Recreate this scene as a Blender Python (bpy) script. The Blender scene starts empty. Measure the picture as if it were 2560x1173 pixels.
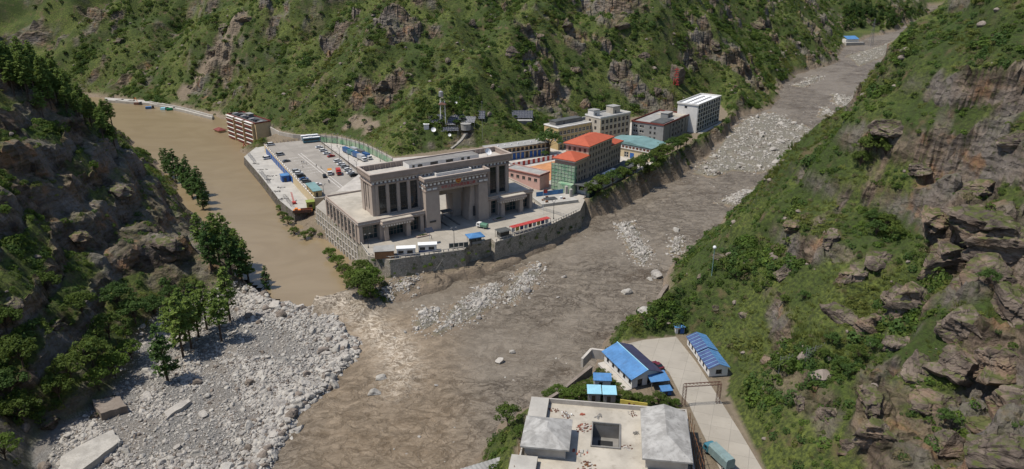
import bpy, math, random
import numpy as np
from mathutils import Vector, Matrix, noise as mnoise
random.seed(7); RNG = np.random.default_rng(11)
S = bpy.context.scene
COL = S.collection
R = math.radians

# ------------------------------------------------------------------ camera, sky, sun, exposure
F_PX, Y_H, CAM_H = 1800.0, -110.0, 125.0          # focal length and horizon row of the 2560x1173 photograph, metres above the lake
TH = math.atan((586.5 - Y_H) / F_PX)
cam = bpy.data.cameras.new('camera'); camo = bpy.data.objects.new('camera', cam); COL.objects.link(camo)
cam.sensor_width = 36; cam.lens = 36 * F_PX / 2560; cam.clip_start = 1; cam.clip_end = 9000
camo.location = (0, 0, CAM_H); camo.rotation_euler = (math.pi / 2 - TH, 0, 0); S.camera = camo
SUN_EL, SUN_AZ = 63.0, -100.0                      # azimuth clockwise from +Y
w = bpy.data.worlds.new('World'); S.world = w; w.use_nodes = True
nt = w.node_tree; bg = nt.nodes['Background']
sky = nt.nodes.new('ShaderNodeTexSky'); sky.sky_type = 'NISHITA'; sky.sun_disc = False
sky.sun_elevation = R(SUN_EL); sky.sun_rotation = R(SUN_AZ); sky.altitude = 1800; sky.dust_density = 2.0
nt.links.new(sky.outputs[0], bg.inputs[0]); bg.inputs[1].default_value = 0.13
sl = bpy.data.lights.new('sun', 'SUN'); sl.energy = 3.5; sl.angle = R(1.2); sl.color = (1.0, 0.94, 0.85)
so = bpy.data.objects.new('sun', sl); COL.objects.link(so)
sd = Vector((math.sin(R(SUN_AZ)) * math.cos(R(SUN_EL)), math.cos(R(SUN_AZ)) * math.cos(R(SUN_EL)), math.sin(R(SUN_EL))))
so.rotation_euler = (-sd).to_track_quat('-Z', 'Y').to_euler(); so.location = (-200, 0, 400)
S.view_settings.view_transform = 'Standard'; S.view_settings.look = 'None'; S.view_settings.gamma = 1
S.view_settings.exposure = 0.48; S.view_settings.use_curve_mapping = False
S.render.engine = 'CYCLES'; S.cycles.max_bounces = 5; S.cycles.diffuse_bounces = 2; S.cycles.transparent_max_bounces = 6
S.cycles.caustics_reflective = False; S.cycles.caustics_refractive = False

# ------------------------------------------------------------------ helpers
_F = np.array([0, math.cos(TH), -math.sin(TH)]); _U = np.array([0, math.sin(TH), math.cos(TH)])
def ray(u, v): return _F + np.array([1., 0, 0]) * (u - 1280) / F_PX + _U * (586.5 - v) / F_PX
def P(u, v, z=0.0):                                # place in the valley at height z read off the photograph
    d = ray(u, v); return np.array([0, 0, CAM_H]) + d * (z - CAM_H) / d[2]
def proj(X, Y, Z):
    q2 = Z - CAM_H; dep = Y * _F[1] + q2 * _F[2]
    return 1280 + F_PX * X / dep, 586.5 - F_PX * (Y * _U[1] + q2 * _U[2]) / dep, dep

def tag(o, label=None, cat=None, group=None, kind=None):
    if label: o['label'] = label
    if cat: o['category'] = cat
    if group: o['group'] = group
    if kind: o['kind'] = kind
    return o
def thing(name, label, cat, loc=(0, 0, 0), rz=0.0, group=None):
    o = bpy.data.objects.new(name, None); COL.objects.link(o); o.empty_display_size = .5
    o.location = loc; o.rotation_euler = (0, 0, rz)
    return tag(o, label, cat, group)
def link(name, me, parent=None, loc=(0, 0, 0), rz=0.0):
    o = bpy.data.objects.new(name, me); COL.objects.link(o); o.location = loc; o.rotation_euler = (0, 0, rz)
    if parent is not None: o.parent = parent
    return o
def kids(o): return [c for c in o.children]
def copy_tree(o, parent=None, repl=None):
    c = o.copy(); COL.objects.link(c)
    if parent is not None: c.parent = parent
    for ch in kids(o): copy_tree(ch, c)
    return c

class MB:
    def __init__(s): s.v = []; s.f = []; s.m = []
    def face(s, pts, mi=0):
        n = len(s.v); s.v += [tuple(p) for p in pts]; s.f.append(tuple(range(n, n + len(pts)))); s.m.append(mi); return s
    def raw(s, vs, fs, mi=0):
        n = len(s.v); s.v += [tuple(p) for p in vs]; s.f += [tuple(i + n for i in f) for f in fs]; s.m += [mi] * len(fs); return s
    def box(s, x0, x1, y0, y1, z0, z1, mi=0, tx=0, ty=0):     # tx, ty: inward taper of the top
        v = [(x0, y0, z0), (x1, y0, z0), (x1, y1, z0), (x0, y1, z0), (x0 + tx, y0 + ty, z1), (x1 - tx, y0 + ty, z1), (x1 - tx, y1 - ty, z1), (x0 + tx, y1 - ty, z1)]
        return s.raw(v, [(3, 2, 1, 0), (4, 5, 6, 7), (0, 1, 5, 4), (1, 2, 6, 5), (2, 3, 7, 6), (3, 0, 4, 7)], mi)
    def prism(s, poly, z0, z1, mi=0, top=None, mtop=None, bottom=True):
        n = len(poly); top = top or poly
        zf = z1 if callable(z1) else (lambda x, y: z1)
        v = [(p[0], p[1], z0) for p in poly] + [(p[0], p[1], zf(p[0], p[1])) for p in top]
        f = [(i, (i + 1) % n, n + (i + 1) % n, n + i) for i in range(n)]
        s.raw(v, f, mi)
        s.face([v[n + i] for i in range(n)], mi if mtop is None else mtop)
        if bottom: s.face([v[i] for i in reversed(range(n))], mi)
        return s
    def tube(s, p, q, r, n=6, r2=None, mi=0, cap=True):
        p = Vector(p); q = Vector(q); d = (q - p)
        if d.length < 1e-6: return s
        d.normalize(); a = d.orthogonal().normalized(); b = d.cross(a); r2 = r if r2 is None else r2
        c = [(math.cos(2 * math.pi * i / n), math.sin(2 * math.pi * i / n)) for i in range(n)]
        v = [p + (a * x + b * y) * r for x, y in c] + [q + (a * x + b * y) * r2 for x, y in c]
        f = [(i, (i + 1) % n, n + (i + 1) % n, n + i) for i in range(n)]
        if cap: f += [tuple(range(n))[::-1], tuple(range(n, 2 * n))]
        return s.raw(v, f, mi)
    def loft(s, rings, mi=0, mis=None, cap=True):               # rings: lists of equal length of points
        n = len(rings[0]); v = [p for r in rings for p in r]; k0 = len(s.v); s.v += [tuple(p) for p in v]
        for k in range(len(rings) - 1):
            for i in range(n):
                j = (i + 1) % n
                s.f.append((k0 + k * n + i, k0 + k * n + j, k0 + (k + 1) * n + j, k0 + (k + 1) * n + i)); s.m.append(mis[k] if mis else mi)
        if cap:
            s.f.append(tuple(k0 + i for i in reversed(range(n)))); s.m.append(mis[0] if mis else mi)
            s.f.append(tuple(k0 + (len(rings) - 1) * n + i for i in range(n))); s.m.append(mis[-1] if mis else mi)
        return s
    def mesh(s, name, mats, smooth=False):
        me = bpy.data.meshes.new(name); me.from_pydata(s.v, [], s.f)
        for m in (mats if isinstance(mats, (list, tuple)) else [mats]): me.materials.append(MT[m] if isinstance(m, str) else m)
        me.polygons.foreach_set('material_index', s.m)
        if smooth: me.polygons.foreach_set('use_smooth', [True] * len(s.f))
        me.update(); return me
    def build(s, name, mats, parent=None, loc=(0, 0, 0), rz=0.0, smooth=False):
        return link(name, s.mesh(name, mats, smooth), parent, loc, rz)
def part(name, mats, parent, *boxes, **k):
    m = MB()
    for b in boxes: m.box(*b)
    return m.build(name, mats, parent, **k)
def np_mesh(name, V, Fq, mat, smooth=True, attrs=None):
    me = bpy.data.meshes.new(name); me.vertices.add(len(V)); me.vertices.foreach_set('co', V.astype(np.float32).ravel())
    k = Fq.shape[1]; me.loops.add(len(Fq) * k); me.loops.foreach_set('vertex_index', Fq.astype(np.int32).ravel())
    me.polygons.add(len(Fq)); me.polygons.foreach_set('loop_start', np.arange(0, len(Fq) * k, k, dtype=np.int32))
    me.polygons.foreach_set('use_smooth', np.full(len(Fq), smooth)); me.update(calc_edges=True)
    for nm, a in (attrs or {}).items():
        at = me.attributes.new(nm, 'FLOAT', 'POINT'); at.data.foreach_set('value', a.astype(np.float32))
    if mat is not None: me.materials.append(MT[mat] if isinstance(mat, str) else mat)
    return me

# ------------------------------------------------------------------ materials
MT = {}
class NT:
    def __init__(s, name):
        m = bpy.data.materials.new(name); m.use_nodes = True; s.m = m; s.t = m.node_tree; s.b = s.t.nodes['Principled BSDF']; MT[name] = m
        s.pos = s.n('ShaderNodeNewGeometry').outputs['Position']
    def n(s, t, **k):
        x = s.t.nodes.new(t)
        for a, b in k.items(): setattr(x, a, b)
        return x
    def set(s, sock, val):
        if hasattr(val, 'is_output') or isinstance(val, bpy.types.NodeSocket): s.t.links.new(val, sock)
        else:
            if isinstance(val, (tuple, list)) and len(val) == 3 and sock.type == 'RGBA': val = (*val, 1)
            sock.default_value = val
    def noise(s, scale, detail=4, rough=.55, vec=None, dist=0.0):
        x = s.n('ShaderNodeTexNoise'); s.set(x.inputs['Vector'], vec or s.pos); x.inputs['Scale'].default_value = scale
        x.inputs['Detail'].default_value = detail; x.inputs['Roughness'].default_value = rough; x.inputs['Distortion'].default_value = dist
        return x.outputs['Fac']
    def voro(s, scale, feature='F1', vec=None, out='Distance'):
        x = s.n('ShaderNodeTexVoronoi', feature=feature); s.set(x.inputs['Vector'], vec or s.pos); x.inputs['Scale'].default_value = scale
        return x.outputs[out]
    def ramp(s, fac, lo, hi, a=0.0, b=1.0):
        x = s.n('ShaderNodeMapRange', interpolation_type='SMOOTHSTEP'); s.set(x.inputs[0], fac)
        for i, q in enumerate((lo, hi, a, b)): x.inputs[i + 1].default_value = q
        return x.outputs[0]
    def mix(s, fac, a, b, blend='MIX'):
        x = s.n('ShaderNodeMix', data_type='RGBA', blend_type=blend); s.set(x.inputs[0], fac); s.set(x.inputs[6], a); s.set(x.inputs[7], b); return x.outputs[2]
    def math(s, op, a, b=0.0):
        x = s.n('ShaderNodeMath', operation=op); s.set(x.inputs[0], a); s.set(x.inputs[1], b); return x.outputs[0]
    def attr(s, name): return s.n('ShaderNodeAttribute', attribute_name=name).outputs['Fac']
    def mapping(s, scale=(1, 1, 1), rot=(0, 0, 0)):
        x = s.n('ShaderNodeMapping'); s.set(x.inputs['Vector'], s.pos); x.inputs['Scale'].default_value = scale; x.inputs['Rotation'].default_value = rot; return x.outputs[0]
    def warp(s, vec, scale, amt):
        nz = s.n('ShaderNodeTexNoise'); s.set(nz.inputs['Vector'], s.pos); nz.inputs['Scale'].default_value = scale; nz.inputs['Detail'].default_value = 4
        k = s.n('ShaderNodeVectorMath', operation='SCALE'); s.set(k.inputs[0], nz.outputs['Color']); k.inputs['Scale'].default_value = amt
        a = s.n('ShaderNodeVectorMath', operation='ADD'); s.set(a.inputs[0], vec); s.set(a.inputs[1], k.outputs[0]); return a.outputs[0]
    def bump(s, h, dist=.1, strength=1.0, prev=None):
        x = s.n('ShaderNodeBump'); s.set(x.inputs['Height'], h); x.inputs['Distance'].default_value = dist; x.inputs['Strength'].default_value = strength
        if prev: s.set(x.inputs['Normal'], prev)
        return x.outputs[0]
    def fin(s, col, rough=.85, normal=None, metal=0.0, spec=.3):
        s.set(s.b.inputs['Base Color'], col); s.set(s.b.inputs['Roughness'], rough); s.b.inputs['Metallic'].default_value = metal
        s.b.inputs['Specular IOR Level'].default_value = spec
        if normal: s.set(s.b.inputs['Normal'], normal)
        return s.m
def sc(c, k): return tuple(min(1, x * k) for x in c)
def mat(name, rgb, rough=.85, var=.18, scale=.35, fine=.12, bump=0.0, metal=0.0, spec=.3, dirt=0.0, dirtc=(.12, .09, .06)):
    n = NT(name)
    c = n.mix(n.ramp(n.noise(scale, 5, .6), .3, .7), sc(rgb, 1 - var), sc(rgb, 1 + var))
    g = n.noise(scale * 9, 3, .6)
    c = n.mix(fine, c, n.mix(g, sc(rgb, .5), sc(rgb, 1.4)))
    if dirt:
        st = n.noise(.6, 5, .65, n.mapping((1, 1, .15)))
        c = n.mix(n.ramp(st, .52, .75, 0, dirt), c, dirtc)
    return n.fin(c, rough, n.bump(g, .05, bump) if bump else None, metal, spec)
# ---- natural materials
def m_terrain():
    n = NT('terrain')
    rock = n.attr('rock'); gr = n.attr('gravel'); dirt = n.attr('dirt')
    # rock: brown-grey banded, fractured
    vec = n.mapping((.5, .5, 1.1), (R(25), R(-30), R(20)))
    band = n.noise(.22, 8, .62, vec, .6)
    c1 = n.mix(n.ramp(band, .32, .68), (.045, .035, .028), (.24, .178, .128))
    c1 = n.mix(n.ramp(n.noise(.05, 4), .42, .62), c1, n.mix(band, (.07, .06, .055), (.30, .26, .22)))
    c1 = n.mix(n.ramp(n.noise(.11, 5), .56, .7, 0, .7), c1, (.30, .165, .085))
    cr = n.voro(.3, 'DISTANCE_TO_EDGE', n.warp(vec, .5, 4.5))
    crk = n.ramp(cr, 0.0, .07, 0.0, 1.0)
    c1 = n.mix(n.math('MULTIPLY', n.math('SUBTRACT', 1.0, crk), .12), c1, (.03, .024, .02))
    # lichen / thin grass on rock
    c1 = n.mix(n.ramp(n.noise(.6, 6, .7), .52, .66, 0, .6), c1, (.085, .095, .03))
    # meadow
    g = n.mix(n.ramp(n.noise(.035, 5), .38, .62), (.058, .088, .02), (.14, .165, .038))
    g = n.mix(n.ramp(n.noise(.9, 5, .7), .35, .7), (.04, .052, .018), g)
    g = n.mix(n.ramp(n.noise(.16, 5), .55, .7, 0, .8), g, (.12, .09, .05))
    c = n.mix(rock, g, c1)
    gv = n.mix(n.ramp(n.noise(2.2, 7, .8), .36, .64), (0.093, 0.088, 0.078), (0.285, 0.272, 0.251))
    gv = n.mix(n.ramp(n.noise(.1, 5, .6, n.mapping((1, .35, 1), (0, 0, R(40)))), .47, .66, 0, .7), gv, (.21, .185, .155))
    c = n.mix(gr, c, gv)
    dd = n.mix(n.noise(.4, 6, .7), (.12, .092, .065), (.30, .24, .175))
    c = n.mix(dirt, c, dd)
    b1 = n.bump(n.noise(.9, 9, .78, vec), 1.1, .9)
    b2 = n.bump(n.math('MULTIPLY', crk, rock), .3, .35, b1)
    fc = n.voro(.55, 'F1', n.warp(vec, .6, 2.0)); b3 = n.bump(n.math('MULTIPLY', fc, rock), 1.4, .8, b2)
    n.fin(c, .95, b3, spec=.15)
def m_leaf(name, a, b, c2, s=.05):
    n = NT(name)
    c = n.mix(n.ramp(n.noise(s, 3), .4, .6), a, b)
    c = n.mix(n.ramp(n.noise(.9, 3, .6), .35, .7), c, c2)
    oi = n.n('ShaderNodeObjectInfo').outputs['Random']
    c = n.mix(n.ramp(oi, 0, 1, 0, .35), c, sc(b, .55))
    n.b.inputs['Subsurface Weight'].default_value = 0
    n.fin(c, .75, None, spec=.2); tl = n.n('ShaderNodeBsdfTranslucent'); n.set(tl.inputs[0], n.mix(.5, c, sc(b, 1.3))); mx = n.n('ShaderNodeMixShader'); mx.inputs[0].default_value = .38
    n.t.links.new(n.b.outputs[0], mx.inputs[1]); n.t.links.new(tl.outputs[0], mx.inputs[2]); n.t.links.new(mx.outputs[0], n.t.nodes['Material Output'].inputs[0])
def m_river():
    n = NT('mud_water')
    foam = n.attr('foam'); tan = n.attr('tan'); mr = (0, 0, R(-42))
    v = n.mapping((.8, 1.25, 1), mr)
    wv = n.n('ShaderNodeVectorMath', operation='ADD'); nz = n.n('ShaderNodeTexNoise'); n.set(nz.inputs['Vector'], n.pos); nz.inputs['Scale'].default_value = .14
    nz.inputs['Detail'].default_value = 4
    vs = n.n('ShaderNodeVectorMath', operation='SCALE'); n.set(vs.inputs[0], nz.outputs['Color']); vs.inputs['Scale'].default_value = 7
    n.set(wv.inputs[0], v); n.set(wv.inputs[1], vs.outputs[0]); wv = wv.outputs[0]
    a = n.noise(.30, 9, .72, wv, .8); b = n.noise(.9, 7, .72, wv, 1.2); g = n.noise(.03, 4); tn = n.noise(.17, 6, .62, wv, .6); t2 = n.noise(.42, 5, .65, wv, .8)
    def thread(x, w_): return n.ramp(n.math('ABSOLUTE', n.math('SUBTRACT', x, .5)), 0, w_, 1, 0)
    calm = n.ramp(n.noise(.02, 4, .55, wv), .47, .58, 0, 1); rough_ = n.math('SUBTRACT', 1.0, n.math('MULTIPLY', calm, .55))
    c = n.mix(n.ramp(a, .38, .62), (.130, .108, .080), (.225, .190, .146))
    c = n.mix(n.ramp(b, .40, .58, .30, 0), c, (.105, .086, .062))
    c = n.mix(n.math('MULTIPLY', n.math('MULTIPLY', thread(tn, .03), n.ramp(n.noise(.11, 4), .40, .56, .15, .95)), rough_), c, (.066, .051, .035))
    dk_ = n.math('MULTIPLY', n.ramp(n.noise(.055, 4, .6, wv), .52, .62, 0, 1), n.ramp(n.noise(.75, 6, .75, wv, 1.0), .46, .56, 1, 0)); c = n.mix(n.math('MULTIPLY', dk_, .8), c, (.072, .052, .032))
    c = n.mix(n.math('MULTIPLY', n.math('MULTIPLY', thread(t2, .035), n.ramp(n.noise(.06, 3), .40, .56, .1, .85)), rough_), c, (.06, .044, .03))
    c = n.mix(n.math('MULTIPLY', calm, .4), c, (.192, .164, .127))
    c = n.mix(n.math('MULTIPLY', n.ramp(b, .60, .72, 0, 1), .35), c, (.36, .315, .255))
    c = n.mix(n.math('MULTIPLY', tan, .6), c, n.mix(n.ramp(a, .35, .65), (.15, .108, .064), (.30, .225, .145)))
    f = n.math('MULTIPLY', foam, n.ramp(n.noise(.55, 9, .8, wv, 1.2), .46, .57, 0, 1))
    c = n.mix(n.math('MULTIPLY', f, .85), c, (.52, .45, .355))
    h = n.math('ADD', n.math('ADD', a, n.math('MULTIPLY', b, .5)), n.math('MULTIPLY', thread(tn, .05), -.35))
    n.fin(c, .55, n.bump(n.math('MULTIPLY', h, rough_), .85, .7), spec=.25)
def m_lake():
    n = NT('lake_brown')
    v = n.mapping((.6, 1.0, 1), (0, 0, R(30)))
    a = n.noise(.035, 6, .6, v, 2.5); b = n.noise(1.2, 4, .6)
    c = n.mix(n.ramp(a, .35, .68), (.205, .153, .086), (.232, .176, .102))
    n.fin(c, .3, n.bump(n.math('ADD', n.math('MULTIPLY', a, .8), n.math('MULTIPLY', b, .12)), .25, .35), spec=.4)
def m_stone(name, a, b, c2):
    n = NT(name); k = n.noise(.31, 2)
    c = n.mix(n.ramp(k, .38, .62), a, b); c = n.mix(n.ramp(n.noise(2.5, 5, .65), .4, .72, 0, .7), c, c2)
    oi = n.n('ShaderNodeObjectInfo').outputs['Random']
    c = n.mix(n.ramp(oi, 0, 1, 0, .5), c, sc(b, 1.1))
    n.fin(c, .9, n.bump(n.noise(3, 5, .7), .15, .6), spec=.2)
def m_crag(name='crag'):
    n = NT(name); vec = n.mapping((.5, .5, 1.2), (R(20), R(-32), R(15)))
    band = n.noise(.3, 8, .66, vec, .5)
    c = n.mix(n.ramp(band, .3, .7), (.05, .04, .034), (.225, .178, .14))
    c = n.mix(n.ramp(n.noise(.09, 5), .5, .68, 0, .6), c, (.25, .165, .105))
    c = n.mix(n.ramp(n.noise(.5, 6, .7), .55, .7, 0, .55), c, (.10, .105, .045))
    geo = n.n('ShaderNodeNewGeometry'); sx = n.n('ShaderNodeSeparateXYZ'); n.set(sx.inputs[0], geo.outputs['Normal'])
    top = n.math('MULTIPLY', n.ramp(sx.outputs[2], .62, .9), n.ramp(n.noise(.5, 5), .4, .55))
    c = n.mix(n.math('MULTIPLY', top, .85), c, (.075, .09, .024))
    cr = n.ramp(n.voro(.4, 'DISTANCE_TO_EDGE', n.warp(vec, .4, 2.2)), 0, .06)
    c = n.mix(n.math('MULTIPLY', n.math('SUBTRACT', 1.0, cr), .28), c, (.03, .024, .02))
    n.fin(c, .92, n.bump(cr, .4, .6, n.bump(n.noise(.9, 8, .7, vec), .8, .8)), spec=.15)
m_terrain(); m_river(); m_lake(); m_crag()
m_leaf('leaf_green', (0.083, 0.129, 0.024), (0.136, 0.181, 0.035), (0.053, 0.087, 0.018))
m_leaf('leaf_dark', (0.066, 0.118, 0.030), (0.100, 0.167, 0.038), (0.047, 0.085, 0.023))
m_leaf('leaf_yellow', (0.159, 0.186, 0.039), (0.198, 0.207, 0.051), (0.113, 0.149, 0.035))
m_leaf('leaf_dry', (0.167, 0.144, 0.071), (0.196, 0.161, 0.092), (0.115, 0.103, 0.052))
m_leaf('needles', (0.066, 0.131, 0.038), (0.109, 0.182, 0.046), (0.047, 0.094, 0.029))
m_leaf('needles_light', (0.158, 0.233, 0.051), (0.206, 0.275, 0.062), (0.110, 0.169, 0.038))
m_leaf('leaf_bright', (0.106, 0.173, 0.029), (0.152, 0.220, 0.039), (0.074, 0.123, 0.024))
m_stone('stone_pale', (0.299, 0.280, 0.246), (0.409, 0.384, 0.339), (0.200, 0.183, 0.156))
m_stone('stone_grey', (0.255, 0.237, 0.216), (0.383, 0.356, 0.313), (0.174, 0.153, 0.130))
m_stone('stone_brown', (0.158, 0.130, 0.104), (0.223, 0.187, 0.155), (0.086, 0.068, 0.054))
mat('bark', (.075, .055, .04), .95, .3, 2.0, .3, .5)

# ------------------------------------------------------------------ terrain
def _hash(ix, iy, s):
    h = (ix.astype(np.int64) * 374761393 + iy.astype(np.int64) * 668265263 + s * 362437) & 0xffffffff
    h = ((h ^ (h >> 13)) * 1274126177) & 0xffffffff
    h = ((h ^ (h >> 15)) * 2246822519) & 0xffffffff
    return ((h ^ (h >> 16)) & 0xffffff) / float(0xffffff)
def gnoise(x, y, s=0):
    ix = np.floor(x); iy = np.floor(y); fx = x - ix; fy = y - iy; ux = fx * fx * fx * (fx * (fx * 6 - 15) + 10); uy = fy * fy * fy * (fy * (fy * 6 - 15) + 10)
    def g(a, b):
        t = _hash(ix + a, iy + b, s) * 2 * np.pi; return np.cos(t) * (fx - a) + np.sin(t) * (fy - b)
    return ((g(0, 0) * (1 - ux) + g(1, 0) * ux) * (1 - uy) + (g(0, 1) * (1 - ux) + g(1, 1) * ux) * uy) * 1.5
def fbm(x, y, wl, oct=4, s=0, gain=.5):
    r = 0; a = 1; f = 1 / wl
    for k in range(oct): r = r + a * gnoise(x * f + 17.3 * k, y * f - 9.1 * k, s + k); a *= gain; f *= 2.03
    return r
def cells(x, y, wl, s=0):                            # random plateau per cell and distance to second nearest minus nearest
    x = x / wl; y = y / wl; ix = np.floor(x); iy = np.floor(y); d1 = np.full(x.shape, 9.); d2 = d1.copy(); val = np.zeros(x.shape)
    for a in (-1, 0, 1):
        for b in (-1, 0, 1):
            cx = ix + a; cy = iy + b
            px = cx + _hash(cx, cy, s + 1); py = cy + _hash(cx, cy, s + 2); d = np.hypot(x - px, y - py); r = _hash(cx, cy, s + 3)
            n1 = d < d1; d2 = np.where(n1, d1, np.minimum(d2, d)); val = np.where(n1, r, val); d1 = np.where(n1, d, d1)
    return val, d2 - d1
def sstep(x, a, b):
    t = np.clip((x - a) / (b - a), 0, 1); return t * t * (3 - 2 * t)
def poly_sd(x, y, poly):                              # signed distance, negative inside
    p = np.asarray(poly, float); n = len(p); d = np.full(x.shape, 1e18); ins = np.zeros(x.shape, bool)
    for i in range(n):
        ax, ay = p[i]; bx, by = p[(i + 1) % n]; ex, ey = bx - ax, by - ay; L = ex * ex + ey * ey + 1e-12
        t = np.clip(((x - ax) * ex + (y - ay) * ey) / L, 0, 1); d = np.minimum(d, (x - ax - t * ex) ** 2 + (y - ay - t * ey) ** 2)
        c = ((ay > y) != (by > y)) & (x < (bx - ax) * (y - ay) / (by - ay + 1e-12) + ax); ins ^= c
    d = np.sqrt(d); return np.where(ins, -d, d)
def path_d(x, y, pts):
    d = np.full(x.shape, 1e9)
    for (ax, ay), (bx, by) in zip(pts[:-1], pts[1:]):
        ex, ey = bx - ax, by - ay; t = np.clip(((x - ax) * ex + (y - ay) * ey) / (ex * ex + ey * ey), 0, 1); d = np.minimum(d, np.hypot(x - ax - t * ex, y - ay - t * ey))
    return d
def zr(Y): return np.interp(Y, [130, 235, 270, 310, 400, 500, 900, 1500], [-.2, 2.0, 4.3, 6.3, 7.6, 9.2, 17, 30])           # surface of the mud river
def PR(u, v):                                          # point on the sloping river
    z = 0.
    for _ in range(8): p = P(u, v, z); z = float(zr(p[1]))
    return (p[0], p[1])
def pix(l, z): return [tuple(P(u, v, z)[:2]) for u, v in l]
ZP, ZD, ZQ, ZB, ZL = 15.0, 14.0, 9.0, 11.0, 4.0               # plaza, parking deck, quay road, near bank
LAKE = pix([(905, 742), (850, 690), (815, 610), (745, 585), (690, 530), (650, 440), (606, 395), (600, 372), (640, 372), (690, 352), (690, 330), (560, 302), (530, 290), (390, 264), (270, 249)], ZL) + [(-520, 700), (-560, 640)] + \
    pix([(285, 312), (418, 430), (498, 528), (540, 618), (606, 685), (690, 748), (800, 772)], ZL)
RIVER = [PR(*p) for p in [(880, 765), (932, 763), (955, 782), (981, 774), (996, 760), (1025, 750), (1048, 742), (1065, 730), (1112, 724), (1126, 714), (1193, 703), (1286, 666), (1373, 622), (1404, 606), (1500, 548), (1590, 500), (1700, 440), (1765, 390), (1830, 335), (1850, 292), (1940, 275), (1948, 232), (1990, 190), (2105, 152), (2112, 112), (2235, 78), (2330, 40)]] + [(860, 1560), (930, 1540)] + \
    [PR(*p) for p in [(2350, 52), (2300, 96), (2215, 165), (2190, 250), (2120, 305), (2060, 342), (1950, 412), (1830, 545), (1700, 645), (1650, 705), (1590, 800), (1500, 880), (1440, 935), (1350, 985), (1250, 1060), (1175, 1120), (1120, 1173)]] + [(-12, 60), (-5, -200), (-140, -200)] + \
    [PR(*p) for p in [(450, 1320), (600, 1300), (700, 1185), (762, 1090), (800, 1012), (868, 950), (908, 872), (880, 800)]]
BAR = [PR(*q) for q in [(690, 752), (800, 768), (880, 800), (906, 868), (868, 948), (800, 1010), (760, 1088), (700, 1180), (600, 1300), (350, 1320), (100, 1300), (120, 1173), (160, 1095), (290, 1000), (325, 880), (400, 800), (500, 760), (610, 735)]]
PLAT = pix([(789, 517), (895, 602), (920, 640), (975, 650), (1160, 624), (1370, 565), (1450, 527), (1480, 490), (1560, 450), (1640, 410), (1700, 372), (1745, 345), (1805, 305), (1822, 285), (1800, 262), (1735, 278), (1590, 292), (1480, 305), (1375, 335), (1290, 362), (1130, 372), (985, 392), (950, 374), (905, 354), (850, 338), (800, 334), (740, 334), (680, 322), (660, 345), (657, 362), (720, 428), (786, 498)], ZP)
QUAY = pix([(790, 515), (736, 531), (700, 500), (655, 442), (612, 390), (640, 370), (668, 364), (720, 432), (788, 498)], ZQ)
WALLP = [tuple(P(u, v, z)[:2]) for u, v, z in ((612, 390, 9), (655, 442, 9), (700, 500, 9), (736, 531, 9), (789, 517, 15), (895, 602, 15), (920, 640, 15), (975, 650, 15), (1160, 624, 15), (1230, 600, 15), (1370, 565, 15), (1442, 531, 15))]
DECK = pix([(786, 496), (660, 361), (803, 346), (905, 432), (890, 470), (830, 492)], ZD)
FLAT = pix([(1330, 995), (1400, 950), (1480, 890), (1560, 850), (1650, 842), (1715, 835), (1765, 850), (1828, 930), (1816, 985), (1862, 1075), (1912, 1173), (1995, 1320)], ZB) + [(72, 60), (40, -100), (15, 60)] + pix([(1270, 1173)], ZB)
FARPAD = [PR(*p) for p in [(2100, 135), (2112, 85), (2200, 70), (2190, 105)]]
ISL = [[PR(*p) for p in q] for q in (
    [(1345, 662), (1352, 690), (1300, 730), (1275, 755), (1268, 735), (1300, 690)],
    [(1245, 712), (1240, 745), (1180, 790), (1110, 820), (1085, 835), (1130, 780), (1190, 725)],
    [(1090, 770), (1085, 800), (1050, 825), (1040, 800), (1060, 775)],
    [(1565, 555), (1590, 590), (1625, 640), (1605, 660), (1570, 610), (1548, 565)],
    [(1690, 592), (1705, 600), (1695, 635), (1680, 630)],
    [(1735, 432), (1800, 372), (1838, 325), (1870, 296), (1935, 282), (1975, 300), (2040, 335), (2048, 352), (1990, 400), (1900, 432), (1830, 425), (1780, 440)],
    [(1985, 215), (2040, 190), (2060, 192), (2010, 218)], [(2080, 235), (2170, 250), (2150, 275), (2090, 262)],
    [(2060, 270), (2130, 300), (2100, 318), (2050, 290)], [(2120, 140), (2190, 120), (2280, 85), (2300, 95), (2210, 140), (2150, 165)],
    [(1800, 505), (1890, 470), (1900, 480), (1840, 515)], [(960, 765), (945, 745), (990, 728), (1045, 712), (1010, 742)])]
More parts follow.
